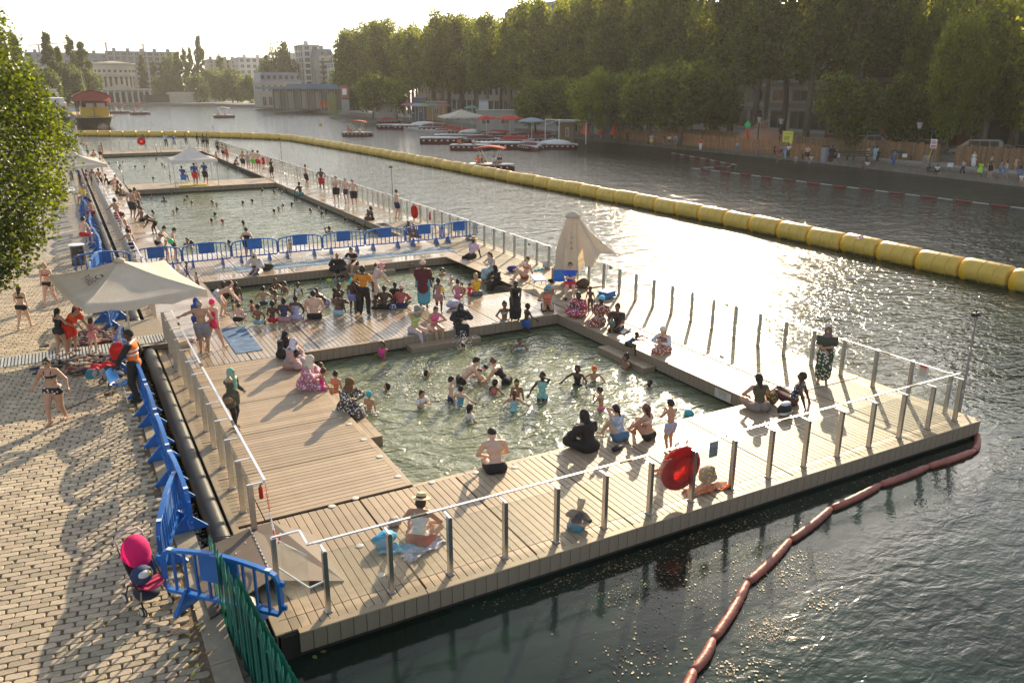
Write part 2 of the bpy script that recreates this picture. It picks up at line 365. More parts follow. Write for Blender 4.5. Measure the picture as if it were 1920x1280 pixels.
d8 = empty('deck',kind='structure',label='footbridge deck carrying the white gazebo between the far pools')
J = MB(); boards(d8,4.3,15.2,67.55,71.55,'y',off=2.0,joined=J); J.build('planks',M_deck,d8,kind='stuff'); sub(d8,4.2,15.3,67.5,71.6); fascia(d8,(4.3,67.5),(15.2,67.5),individual=False)
d9 = empty('deck',kind='structure',label='far end deck closing the farthest pool')
J = MB(); boards(d9,4.3,15.4,106.05,112,'y',off=2.0,joined=J); J.build('planks',M_deck,d9,kind='stuff'); sub(d9,4.2,15.5,106,112); fascia(d9,(4.3,106),(15.4,106),individual=False)
# white deck discs (anchor caps)
cap = MB(); cap.lathe([(.07,0),(.07,.006),(.06,.010),(.02,.011)],16); capm = cap.mesh('deck_cap',mat('white_plastic',(.55,.52,.47),.5),True)
for (u,v) in [(622,949),(666,934),(674,1023),(714,1078),(746,893),(711,856),(681,824),(654,795),(628,769),(809,904),(893,886),(965,876),(1049,852)]:
 p = G(u,v); par = d1 if p[1] < 13.4 else d2
 inst('deck_cap',capm,par,(p[0],min(p[1],22) ,.002))
# =================================================================== GLASS FENCES
def glass_mat(name='fence_glass',tint=(.93,.95,.94),f=1.0,haze=.05):
 m = bpy.data.materials.new(name); m.use_nodes = True; t = m.node_tree; t.nodes.clear(); N = t.nodes.new; L = t.links.new
 tr = N('ShaderNodeBsdfTransparent'); tr.inputs[0].default_value = (*tint,1)
 gl = N('ShaderNodeBsdfGlossy'); gl.inputs['Roughness'].default_value = .03
 df = N('ShaderNodeBsdfDiffuse'); df.inputs[0].default_value = (.7,.68,.62,1)
 tl = N('ShaderNodeBsdfTranslucent'); tl.inputs[0].default_value = (.75,.72,.66,1)
 ad = N('ShaderNodeMixShader'); ad.inputs[0].default_value = .6; L(df.outputs[0],ad.inputs[1]); L(tl.outputs[0],ad.inputs[2])
 lw = N('ShaderNodeLayerWeight'); lw.inputs[0].default_value = .5; pw = N('ShaderNodeMath'); pw.operation = 'POWER'; pw.inputs[1].default_value = 4.0; L(lw.outputs['Facing'],pw.inputs[0]); fr = N('ShaderNodeMapRange'); fr.inputs[3].default_value = .05; fr.inputs[4].default_value = .9; L(pw.outputs[0],fr.inputs[0])
 mx = N('ShaderNodeMixShader'); L(fr.outputs[0],mx.inputs[0]); L(tr.outputs[0],mx.inputs[1]); L(gl.outputs[0],mx.inputs[2])
 tc = N('ShaderNodeTexCoord'); nz = N('ShaderNodeTexNoise'); nz.inputs['Scale'].default_value = 2.2; nz.inputs['Detail'].default_value = 5; L(tc.outputs['Object'],nz.inputs[0])
 mr = N('ShaderNodeMapRange'); mr.inputs[1].default_value = .35; mr.inputs[2].default_value = .75; mr.inputs[3].default_value = haze*.35; mr.inputs[4].default_value = haze*1.8; L(nz.outputs[0],mr.inputs[0])
 m2 = N('ShaderNodeMixShader'); L(mr.outputs[0],m2.inputs[0]); L(mx.outputs[0],m2.inputs[1]); L(ad.outputs[0],m2.inputs[2])
 o = N('ShaderNodeOutputMaterial'); L(m2.outputs[0],o.inputs[0]); return m
M_glass = glass_mat()
def post_parts():
 mb = MB()                       # double U extrusion on a foot plate; local +y = towards the deck
 for sx in (-1,1): mb.box(sx*.024-.010,sx*.024+.010,-.045,.045,.012,1.02)
 mb.box(-.014,.014,-.032,.032,.012,1.018)
 mb.box(-.05,.05,-.06,.06,0,.012)
 for sx in (-1,1):
  for sy in (-1,1): mb.cyl((sx*.038,sy*.05,.012),(sx*.038,sy*.05,.024),.008,n=6)
 post = mb.mesh('post',M_alu)
 mb = MB(); mb.box(-.02,.02,-.05,.24,1.022,1.042); arm = mb.mesh('rail_bracket',M_rail)
 mb = MB(); mb.box(.03,.97,.045,.053,.05,.97); pane = mb.mesh('glass_pane',M_glass)
 return post,arm,pane
PM,AM,GM = post_parts(); SLM = MB().box(0,.27,-.027,.027,1.041,1.066).mesh('rail_sleeve',M_black)
def glass_fence(name_label,p0,d,n,rz,sp=1.0,rail_off=.24,ends=(0,0),arm=1.0,skip=()):
 """p0 first post, d direction unit, deck side = local +y after rz"""
 f = empty('glass_fence',(p0[0],p0[1],0),rz,label=name_label,cat='fence',group='glass fences round the pool decks')
 rail = MB()
 for i in range(n):
  x = i*sp
  if i in skip: continue
  inst('post',PM,f,(x,0,0)); inst('rail_bracket',AM,f,(x,0,0),scale=(1,arm,1))
  if i < n-1 and (i+1) not in skip: inst('glass_pane',GM,f,(x,0,0),scale=(sp,1,1))
 y = .24*arm
 x = -ends[0]; end = (n-1)*sp+ends[1]
 rail.box(x,end,y-.024,y+.024,1.044,1.062); rail.build('handrail',M_rail,f)
 for k in np.arange(x+1.55,end-.5,4.0): inst('rail_sleeve',SLM,f,(k,y,0))
 return f
f1 = glass_fence('long glass fence with aluminium posts along the front edge of the deck',(2.55,10.31),1,16,0,ends=(.1,.30))
# right fence, seen from inside: deck side is -x -> local +y = -x
f2 = glass_fence('long glass fence with aluminium posts along the right deck edge above the open canal',(17.77,10.70),1,100,math.pi/2,sp=1.0165,arm=.6)
# left fences beside the quay: deck side +x ; run towards +y -> mirror by placing from the far end
def left_fence(label,ya,yb,sp=1.0):
 n = int(round((yb-ya)/sp))+1
 return glass_fence(label,(2.03,yb),1,n,-math.pi/2,sp=(yb-ya)/(n-1),arm=1.05)
f3 = left_fence('glass fence beside the quay left of the nearest pool, posts with short arms',12.9,25.4)
f4 = left_fence('glass fence beside the quay from the parasol to the far deck',28.3,112.0)
f5 = glass_fence('short glass fence across the far end of the swimming area',(2.6,111.7),1,16,0,arm=.6); f5.rotation_euler = (0,0,math.pi); f5.location = (17.7,111.7,0)
# short return with the white-edged gate leaf beside the ramp
g = empty('glass_gate',(1.98,11.02,0),0,label='open clear glass gate leaf with white edging beside the brown ramp',cat='gate')
inst('post',PM,g,(0,0,0));
mb = MB(); mb.box(-.02,.42,-.02,.02,1.03,1.048); mb.box(.38,.42,-.46,-.02,1.03,1.048); mb.box(.40,.66,-.47,-.43,1.03,1.048); mb.build('handrail',M_rail,g)
mb = MB(); mb.add([(.04,0,.06),(.34,-.62,.06),(.34,-.62,.95),(.04,0,.95)],[(0,1,2,3)]); mb.add([(.045,.004,.06),(.345,-.616,.06),(.345,-.616,.95),(.045,.004,.95)],[(3,2,1,0)]); mb.build('glass_pane',M_glass,g)
mb = MB(); mb.bar((.04,0,.5),(.34,-.62,.42),.02,.02); mb.bar((.34,-.62,.42),(.62,-.66,.5),.025,.025); mb.bar((.06,0,.97),(.34,-.62,.97),.012,.012); mb.build('white_edging',mat('white_paint',(.78,.77,.74),.4),g)
# barrier chain closing the gap
ch = MB();
P0 = Vector((2.28,12.88,1.0)); P1 = Vector((2.10,11.06,1.05)); M_cr = mat('chain_red',(.62,.06,.03),.4); M_cw = mat('chain_white',(.8,.78,.75),.4)
prev = P0
for i in range(46):
 t = (i+.5)/46; t2 = (i+1)/46
 z = lambda t: -1.0*4*t*(1-t)*.55
 a = P0.lerp(P1,i/46)+Vector((0,0,z(i/46))); b = P0.lerp(P1,t2)+Vector((0,0,z(t2)))
 d = (b-a).normalized(); c = (a+b)/2; sid = Vector((1,0,0)) if i % 2 else Vector((0,.4,1)).normalized(); sid = (sid-d*sid.dot(d)).normalized()
 path = [c+d*(.034*math.cos(q))+sid*(.016*math.sin(q)) for q in np.linspace(0,2*math.pi,8,endpoint=False)]
 ch.tube(path,.006,4,m=0 if (i//9) % 2 == 0 else 1,closed=True)
ch.build('barrier_chain',[M_cr,M_cw],label='red and white plastic chain hanging across the ramp opening',cat='chain')
# =================================================================== QUAY
QE = 1.12      # quay edge x
M_sett = mat('sandstone_sett',(.36,.30,.215),.75,var=.14,scale=9,isl_var=.22,obj_var=.22,hue=.012,bump=.35,bscale=35,dirt=((.24,.19,.13),1.2,.62))
M_joint = mat('joint_soil',(.17,.125,.075),.95,var=.3,scale=12,dirt=((.2,.12,.06),6,.6))
M_kerb = mat('kerb_stone',(.35,.29,.21),.8,var=.15,scale=5,isl_var=.1,bump=.3,bscale=30,dirt=((.17,.14,.09),2.0,.6))
q = empty('quay',kind='structure',label='left quay paved with rows of worn sandstone setts')
MB().box(-14,QE-.33,-2,340,-1.6,QZ-.028).build('bedding',M_joint,q)
SL,SWD = .285,.132
def sett_mesh(i,low=False):
 rg = random.Random(i); hx,hy = (SL-.012)/2*rg.uniform(.9,1.0),(SWD-.010)/2*rg.uniform(.92,1.0); c = rg.uniform(.014,.034)
 ring = [(-hx+c,-hy),(hx-c,-hy),(hx,-hy+c),(hx,hy-c),(hx-c,hy),(-hx+c,hy),(-hx,hy-c),(-hx,-hy+c)]
 ring = [(x+rg.uniform(-.004,.004),y+rg.uniform(-.003,.003)) for x,y in ring]
 v = [(x,y,-.035) for x,y in ring]+[(x*.985,y*.97,-.007) for x,y in ring]+[(x*.95,y*.90,0) for x,y in ring]
 n = 8; f = []
 for k in (0,1): f += [(k*n+j,k*n+(j+1) % n,(k+1)*n+(j+1) % n,(k+1)*n+j) for j in range(n)]
 f += [tuple(range(2*n,3*n))]
 return v,f
SV = [sett_mesh(i) for i in range(7)]
SM = []
for v,f in SV:
 mb = MB(); mb.add(v,f); SM.append(mb.mesh('sett',M_sett,False))
# rows run roughly along x, slightly skewed as in the picture
rot = R(-9); cr_,sr_ = math.cos(rot),math.sin(rot)
cand = []
EX = QE-.34
for r in range(0,260):
 for k in range(-34,30):
  lx = k*SL+(SL/2 if r % 2 else 0)+random.uniform(-.012,.012); ly = r*SWD
  x = cr_*lx-sr_*ly; y = 9.2+sr_*lx+cr_*ly
  if x < EX-.13 and x > -4.6-0.06*y and y > 8 and y < 42 and not (y < 9.6 and x < -2.5):
   d = (x,y,QZ); p = np.array(d)-CAM; zz = p@_fwd; u = 960+CF*(p@_r2)/zz; vv = 640-CF*(p@_u2)/zz
   if u > -160 and vv < 1400: cand.append((zz,x,y,u,vv))
cand.sort(); nset = 0; J = MB()
for zz,x,y,u,vv in cand:
 i = random.randrange(7); z = QZ+random.uniform(-.005,.004); a = rot+random.uniform(-.03,.03)
 if nset < 300 and 0 <= u <= 1920 and vv <= 1290:
  inst('sett',SM[i],q,(x,y,z),(random.uniform(-.012,.012),random.uniform(-.012,.012),a)); nset += 1
 else:
  v,f = SV[i]; ca,sa = math.cos(a),math.sin(a); tz = random.uniform(-.03,.03); tw = random.uniform(-.03,.03)
  J.add([(x+px*ca-py*sa,y+px*sa+py*ca,z+pz+px*tz+py*tw) for px,py,pz in v],f)
J.build('paving_setts',M_sett,q,kind='stuff')
# beyond the setts one can tell apart: a sheet whose material carries the courses
mb = MB(); mb.add([(-14,41.9,QZ-.004),(EX,41.9,QZ-.004),(EX,340,QZ-.004),(-14,340,QZ-.004)],[(0,1,2,3)])
mb.build('distant_paving',mat('distant_paving',(.30,.265,.21),.7,var=.2,scale=5,dirt=((.2,.17,.12),1.0,.55)),q)
# kerb: big stone slabs along the edge, then the quay wall
K = MB(); y = 6.0; ks = []
while y < 130:
 L_ = random.uniform(1.4,2.2)
 mb = MB(); g_ = .008
 x0 = EX; x1 = QE;
 mb.box(x0+g_,x1,y+g_,y+L_-g_,-.3,QZ+random.uniform(-.004,.006))
 if y < 30: mb.build('kerb_stone',M_kerb,q)
 else: K.add(mb.v,mb.f)
 y += L_
K.build('kerb_stones',M_kerb,q,kind='stuff')
MB().box(QE-.5,QE-.02,-2,340,-1.6,-.28).build('quay_wall',M_kerb,q)
# stepped lower kerb near the camera, beside the green palings
for i,(y0,y1) in enumerate([(6.5,8.3),(8.32,9.5),(9.52,10.4)]):
 mb = MB(); mb.box(QE+.005,QE+.20,y0,y1,-.6,QZ-.16); mb.build('kerb_stone',M_kerb,q)
# fallen leaves scattered in the joints
lf = MB();
for i in range(230):
 x = random.uniform(-4,1.0); y = random.uniform(9,26); s = random.uniform(.018,.045); a = random.uniform(0,6.28)
 if random.random() < .75: x = random.uniform(.3,.95)
 pts = [(x+s*math.cos(a+t)*w_,y+s*math.sin(a+t)*w_,QZ+.008+random.uniform(0,.012)) for t,w_ in ((0,1.2),(1.0,.7),(2.2,.7),(3.14,1),(4.1,.7),(5.3,.7))]
 lf.poly(pts)
lf.build('fallen_leaves',mat('dry_leaf',(.42,.30,.08),.7,isl_var=.4,hue=.05),kind='stuff',label='scattered dry leaves fallen on the paving',category=None) if False else lf.build('fallen_leaves',mat('dry_leaf',(.42,.30,.08),.7,isl_var=.4,hue=.05),kind='stuff',label='scattered dry leaves fallen on the quay paving')
# long black fender pipe between the quay and the pontoons
mb = MB(); path = [(1.50,y,-.02+.02*math.sin(y*.7)) for y in np.arange(8.9,26.0,1.2)]
mb.tube(path,.17,14);
mb.lathe([(.17,0),(.14,-.05),(.09,-.07),(.03,-.075)],14,(1.50,8.9,-.02),axis='y')
mb.build('fender_pipe',mat('black_pipe',(.012,.011,.011),.5,var=.3,scale=4),smooth=True,label='long black rubber fender pipe in the gap between quay and front deck',cat='pipe')
mb = MB(); mb.tube([(1.46,y,-.02) for y in np.arange(26.4,110,3)],.15,10)
mb.build('fender_pipe',mat('brown_pipe',(.05,.038,.032),.5),smooth=True,label='brown fender pipe in the gap along the far part of the quay',cat='pipe')
# ramp of two brown boards at the gate
M_ply = mat('brown_plywood',(.105,.077,.056),.65,var=.1,scale=3,bump=.1,bscale=80,dirt=((.25,.21,.17),2.5,.66))
rp = empty('access_ramp',(1.5,12,0),label='brown plywood ramp of hinged boards from the quay to the deck',cat='ramp')
def slab(par,pts,th,name):
 mb = MB(); v = [(x-1.5,y-12,z) for x,y,z in pts]; n = len(v)
 mb.add(v+[(x,y,z-th) for x,y,z in v],[tuple(range(n)),tuple(range(2*n-1,n-1,-1))]+[(i,n+i,n+(i+1) % n,(i+1) % n) for i in range(n)])
 return mb.build(name,M_ply,par)
slab(rp,[(.95,10.75,.16),(1.95,11.25,.20),(1.95,12.95,.20),(.95,12.65,.16)],.03,'board')
slab(rp,[(1.97,11.18,.20),(2.98,10.92,.02),(2.95,12.5,.02),(2.35,12.98,.20),(1.97,12.98,.20)],.03,'board')
slab(rp,[(2.0,11.2,.168),(2.95,10.95,.012),(2.95,10.96,.003),(2.0,11.21,.003)],.003,'edge_board')
sc_ = MB()
for (x,y) in [(1.3,12.3),(1.45,12.0),(1.6,12.25),(1.8,12.5),(1.8,11.8),(1.86,11.5),(1.2,11.3),(1.5,11.1)]: sc_.lathe([(.012,.198),(.012,.206)],8,(x-1.5,y-12,0))
sc_.build('screw_heads',mat('steel_dot',(.7,.7,.7),.4),rp)
hg = MB()
for k in range(14): hg.box(.455,.475,-.78+k*.125,-.71+k*.125,.196,.212)
hg.build('hinge',M_rail,rp)
# =================================================================== BLUE BARRIERS
M_blue = mat('blue_plastic',(.012,.125,.42),.38,var=.14,scale=3,obj_var=.12,dirt=((.10,.22,.42),4.0,.60))
def barrier_meshes():
 L,H = 2.0,.98; z0 = .22
 F = MB(); r = .032
 # bowed top rail, rounded corners
 top = [(-L/2,0,z0+.08),(-L/2+.01,0,.72),(-L/2+.06,0,.85),(-L/2+.18,0,.90)]
 n = 9
 for i in range(1,n):
  t = i/n; x = -L/2+.18+t*(L-.36); top.append((x,0,.90+.08*math.sin(math.pi*t)))
 top += [(L/2-.18,0,.90),(L/2-.06,0,.85),(L/2-.01,0,.72),(L/2,0,z0+.08),(L/2-.05,0,z0),(-L/2+.05,0,z0)]
 k = len(top); w,h = .036,.026
 vs = []
 for i,p in enumerate(top):
  a = Vector(top[i-1]); b = Vector(top[(i+1) % k]); d = (b-a).normalized(); nrm = Vector((-d.z,0,d.x))
  for s,yy in ((1,-w),(1,w),(-1,w),(-1,-w)): vs.append(Vector(p)+nrm*h*s+Vector((0,yy,0)))
 F.add(vs,[(i*4+j,i*4+(j+1) % 4,((i+1) % k)*4+(j+1) % 4,((i+1) % k)*4+j) for i in range(k) for j in range(4)])
 for i,s in ((0,-1),(1,1)):       # coupling hooks
  for z in (.32,.70): F.box(s*(L/2+.055)-.03,s*(L/2+.055)+.03,-.02,.02,z,z+.07)
 bars = [MB() for _ in range(8)]
 xs = [-.80,-.60,-.41,.41,.60,.80]
 barm = MB(); barm.box(-.017,.017,-.016,.016,z0+.02,.92); bm = barm.mesh('bar',M_blue)
 short = MB(); short.box(-.017,.017,-.016,.016,z0+.02,.52); sm = short.mesh('bar',M_blue)
 P = MB(); P.box(-.33,.33,-.018,.018,.52,.955); P.box(-.31,.31,-.022,-.018,.54,.93); pm = P.mesh('panel',M_blue)
 FT = MB(); FT.add([(-.02,-.30,0),(.02,-.30,0),(.02,.30,0),(-.02,.30,0),(-.03,-.31,.03),(.03,-.31,.03),(.03,.31,.03),(-.03,.31,.03),(-.02,-.035,.30),(.02,-.035,.30),(.02,.035,.30),(-.02,.035,.30)],
           [(0,3,2,1),(0,1,5,4),(1,2,6,5),(2,3,7,6),(3,0,4,7),(4,5,9,8),(5,6,10,9),(6,7,11,10),(7,4,8,11),(8,9,10,11)])
 fm = FT.mesh('foot',M_blue)
 HN = MB();
 for x in (-.78,0,.78): HN.box(x-.10,x+.10,-.038,.038,.925 if x else .985,.930 if x else .992)
 hm = HN.mesh('label_strip',mat('pale_grip',(.55,.62,.72),.5))
 return F.mesh('frame',M_blue),xs,bm,sm,pm,fm,hm
BF,BXS,BB,BS,BP,BFT,BHN = barrier_meshes()
def barrier(c,rz,label,grp='blue plastic crowd barriers',tilt=0):
 o = empty('crowd_barrier',c,rz,label=label,cat='barrier',group=grp); o.rotation_euler[0] = tilt
 inst('frame',BF,o)
 for x in BXS: inst('bar',BB,o,(x,0,0))
 for x in (-.2,0,.2): inst('bar',BS,o,(x,0,0))
 inst('panel',BP,o); inst('grip',BHN,o)
 for x in (-.62,.62): inst('foot',BFT,o,(x,0,0),scale=(1,1,1))
 return o
ords = ['nearest','second nearest','third','fourth','fifth']
def bar_ab(a,b,label,z):
 return barrier(((a[0]+b[0])/2,(a[1]+b[1])/2,z),math.atan2(b[1]-a[1],b[0]-a[0]),label)
# along the quay edge
edge = [((1.06,13.15),(1.0,15.1),'blue barrier standing on the kerb stones next behind the angled one'),
  ((1.0,15.15),(.99,17.1),'blue barrier on the kerb opposite the woman with the green headscarf'),
  ((.99,17.15),(.98,19.1),'blue barrier on the kerb just before the security man'),
  ((.98,19.15),(.9,21.1),'blue barrier on the kerb that the security man touches')]
for a,b,l in edge: bar_ab(a,b,l,QZ)
bar_ab((.50,12.2),(1.0,14.15),'scratched blue barrier turned towards the pushchair, tied to its neighbour',QZ)
bar_ab((.46,11.55),(1.85,10.05),'blue barrier with bent edge between the pushchair and the green palings',QZ)
# round the parasol foot and up the quay
bar_ab((.62,27.2),(1.05,29.1),'blue barrier standing upright just behind the parasol pole',QZ)
bar_ab((.50,28.2),(.55,30.2),'blue barrier standing in shade under the cream parasol',QZ)
bar_ab((.42,32.6),(.45,34.6),'pale scuffed blue barrier at the corner left of the parasol top',QZ)
bar_ab((.5,35.0),(.95,36.8),'slanting blue barrier with worn white rim beside the quay gap',QZ)
yy = 37.2; nl = ['fifth from the cross deck','nearest','x']
places = ['beside the painted pillar','behind the painted pillar','below the boy in dark red shorts','where the boy in dark red shorts sits','by the boy in the yellow shirt',
          'just past the yellow-shirted boy','below the far parasol','at the staff table','behind the staff table','next to the far clothes rail','near the far end of the quay row']
for i,pl in enumerate(places):
 bar_ab((.95+.1*math.sin(i*1.3),yy),(.95+.1*math.sin((i+1)*1.3),yy+1.98),'blue barrier in the quay row '+pl,QZ); yy += 2.04+(.9 if i == 5 else 0)
# along the cross deck
cx = [(.95,'leftmost of the cross deck barriers, half hidden by the parasol'),(3.0,'second from the left on the cross deck'),(5.05,'third from the left, before the bikini woman and boys'),(7.1,'fourth from the left, behind the woman in white'),
      (9.15,'fifth from the left, with the yellow armband child behind'),(11.2,'standing behind the two women in black'),(13.25,'third from the right on the cross deck'),(15.3,'second from the right on the cross deck'),(17.2,'rightmost on the cross deck by the glass fence')]
for i,(x,l) in enumerate(cx):
 w_ = 2.0 if i < 8 else 1.6
 bar_ab((x-.98,36.85-.05*math.sin(i*1.1)),(x+.98,36.8-.05*math.sin((i+1)*1.1)),'blue barrier, '+l,0)
# two lying/leaning against each other behind the security man
barrier((.72,23.6,QZ),R(80),'blue barrier standing on the paving near the shoes by the deck entrance')
# =================================================================== GREEN PALING FENCE
M_green = mat('green_metal',(.012,.14,.105),.45,var=.2,scale=6,dirt=((.05,.10,.07),4,.6))
gf = empty('paling_fence',(1.2,11.1,0),label='green sheet metal palings with clipped tips at the quay edge',cat='fence')
n = 34
pal = MB(); w_ = .05
pal.add([(-.012,-w_,0),(.012,-w_,0),(.030,0,0),(-.002,w_,0),(-.026,w_,0),(.008,0,0)][:0] or [(0,-w_,0),(.022,0,0),(0,w_,0),(-.008,w_,0),(.012,0,0),(-.008,-w_,0),(0,-w_*.4,1.55),(.022,0,1.60),(0,w_*.4,1.55),(-.008,w_*.4,1.55),(.012,0,1.60),(-.008,-w_*.4,1.55),
  (0,-w_,1.47),(.022,0,1.47),(0,w_,1.47),(-.008,w_,1.47),(.012,0,1.47),(-.008,-w_,1.47)],
 [(i,(i+1) % 6,12+(i+1) % 6,12+i) for i in range(6)]+[(12+i,12+(i+1) % 6,6+(i+1) % 6,6+i) for i in range(6)]+[(6,7,8,9,10,11)])
palm = pal.mesh('pale',M_green)
A = Vector((1.10,11.10,-.30)); B = Vector((1.40,7.2,-.30))
for i in range(n):
 t = i/(n-1); p = A.lerp(B,t); off = .07 if i % 3 == 2 else 0
 inst('pale',palm,gf,(p.x-1.2+off*.3,p.y-11.1,p.z+random.uniform(-.02,.02)),(0,0,random.uniform(-.1,.1)))
for i in range(n-9):
 t = (i+9.5)/(n-1); p = A.lerp(B,t)
 inst('pale',palm,gf,(p.x-1.2+.11,p.y-11.1,p.z-.06+random.uniform(-.02,.02)),(0,0,math.pi+random.uniform(-.1,.1)))
for z in (.25,.95):
 mb = MB(); mb.bar(Vector((1.15,11.1,z))-Vector((1.2,11.1,0)),Vector((1.45,7.2,z))-Vector((1.2,11.1,0)),.03,.05); mb.build('rail',M_green,gf)
# =================================================================== PEOPLE ENGINE
# body = smooth union of tapered capsules and ellipsoids, surfaced once; garments and hair are looser shells cut at their hems
def V3(*a): return np.array(a,float)
def seg_d(P,a,b,ra,rb):
 ab = b-a; L2 = float(ab@ab)+1e-9
 t = np.clip(((P-a)@ab)/L2,0,1)
 d = P-a-t[:,None]*ab
 return np.sqrt((d*d).sum(1))-(ra+(rb-ra)*t)
def ell_d(P,c,r,M=None):
 q = P-c
 if M is not None: q = q@M
 q = q/np.array(r); k = np.sqrt((q*q).sum(1))+1e-9
 return (k-1)*min(r)*1.0 if False else (k-1)*(k/np.sqrt(((q/np.array(r))**2).sum(1))+0) if False else (k-1)*k/(np.sqrt(((q/np.array(r))**2).sum(1))+1e-9)
def smin(a,b,k):
 h = np.clip(.5+.5*(b-a)/k,0,1); return b*(1-h)+a*h-k*h*(1-h)
def sdf(prims,P,k,infl=0.):
 out = None
 for p in prims:
  if p[0] == 'c': d = seg_d(P,p[1],p[2],p[3]+infl,p[4]+infl)
  else: d = ell_d(P,p[1],[x+infl for x in p[2]],p[3] if len(p) > 3 else None)
  out = d if out is None else smin(out,d,k)
 return out
def surface(prims,h,k,infl=0.,cuts=(),pad=.03):
 """cuts: list of (point, normal): keep the side where (P-point).normal < 0"""
 lo = np.full(3,1e9); hi = -lo
 for p in prims:
  if p[0] == 'c': pts = [(p[1],p[3]),(p[2],p[4])]
  else: pts = [(p[1],max(p[2]))]
  for c,r in pts: lo = np.minimum(lo,c-r-infl-pad); hi = np.maximum(hi,c+r+infl+pad)
 n = np.maximum(4,np.ceil((hi-lo)/h).astype(int)+1)
 xs = [lo[i]+h*np.arange(n[i]) for i in range(3)]
 X,Y,Z = np.meshgrid(*xs,indexing='ij'); P = np.stack([X.ravel(),Y.ravel(),Z.ravel()],1)
 D = sdf(prims,P,k,infl)
 for c,nm in cuts: D = np.maximum(D,(P-c)@np.asarray(nm,float))
 return surfnet(D.reshape(n),lo,h)
def surfnet(D,lo,h):
 D = D.copy(); D[0] = D[-1] = 1; D[:,0] = D[:,-1] = 1; D[:,:,0] = D[:,:,-1] = 1
 D[np.abs(D) < 1e-7] = 1e-7
 n = D.shape; S = D < 0
 c8 = [S[i:n[0]-1+i,j:n[1]-1+j,k:n[2]-1+k] for i in (0,1) for j in (0,1) for k in (0,1)]
 cnt = sum(c.astype(np.int8) for c in c8); act = (cnt > 0) & (cnt < 8)
 idx = -np.ones(act.shape,int); A = np.argwhere(act)
 if len(A) == 0: return np.zeros((0,3)),np.zeros((0,4),int)
 idx[tuple(A.T)] = np.arange(len(A))
 acc = np.zeros((len(A),3)); num = np.zeros(len(A))
 corners = [(i,j,k) for i in (0,1) for j in (0,1) for k in (0,1)]
 for a in corners:
  for ax in range(3):
   if a[ax]: continue
   b = list(a); b[ax] = 1
   va = D[A[:,0]+a[0],A[:,1]+a[1],A[:,2]+a[2]]; vb = D[A[:,0]+b[0],A[:,1]+b[1],A[:,2]+b[2]]
   m = (va < 0) != (vb < 0); t = np.zeros(len(A)); t[m] = va[m]/(va[m]-vb[m])
   p = np.tile(np.array(a,float),(len(A),1)); p[:,ax] += t
   acc[m] += p[m]; num[m] += 1
 V = lo+h*(A+acc/num[:,None])
 F = []
 for ax in range(3):
  o = [(0,0,0)]*4; u,v = [(1,2),(2,0),(0,1)][ax]
  sl0 = [slice(None)]*3; sl1 = [slice(None)]*3; sl0[ax] = slice(0,n[ax]-1); sl1[ax] = slice(1,n[ax])
  C = S[tuple(sl0)] != S[tuple(sl1)]; E = np.argwhere(C)
  if len(E) == 0: continue
  E = E[(E[:,u] > 0) & (E[:,v] > 0) & (E[:,u] < n[u]-1) & (E[:,v] < n[v]-1)]
  ins = S[tuple(E.T)]
  q = []
  for du,dv in ((-1,-1),(0,-1),(0,0),(-1,0)):
   e = E.copy(); e[:,u] += du; e[:,v] += dv; q.append(idx[tuple(e.T)])
  q = np.stack(q,1)
  q[~ins] = q[~ins][:,::-1]; F.append(q)
 return V,np.concatenate(F)
def ik(a,b,l1,l2,pole):
 d = b-a; L = np.linalg.norm(d)+1e-9; u = d/L; L_ = min(L,(l1+l2)*.999); b = a+u*L_
 x = (l1*l1-l2*l2+L_*L_)/(2*L_); hgt = math.sqrt(max(0,l1*l1-x*x))
 pp = pole-(pole@u)*u; pn = np.linalg.norm(pp)
 pp = pp/pn if pn > 1e-6 else V3(0,0,1)
 return a+u*x+pp*hgt,b
def rotx(t): c,s = math.cos(t),math.sin(t); return np.array([[1,0,0],[0,c,-s],[0,s,c]])
def roty(t): c,s = math.cos(t),math.sin(t); return np.array([[c,0,s],[0,1,0],[-s,0,c]])
def rotz(t): c,s = math.cos(t),math.sin(t); return np.array([[c,-s,0],[s,c,0],[0,0,1]])
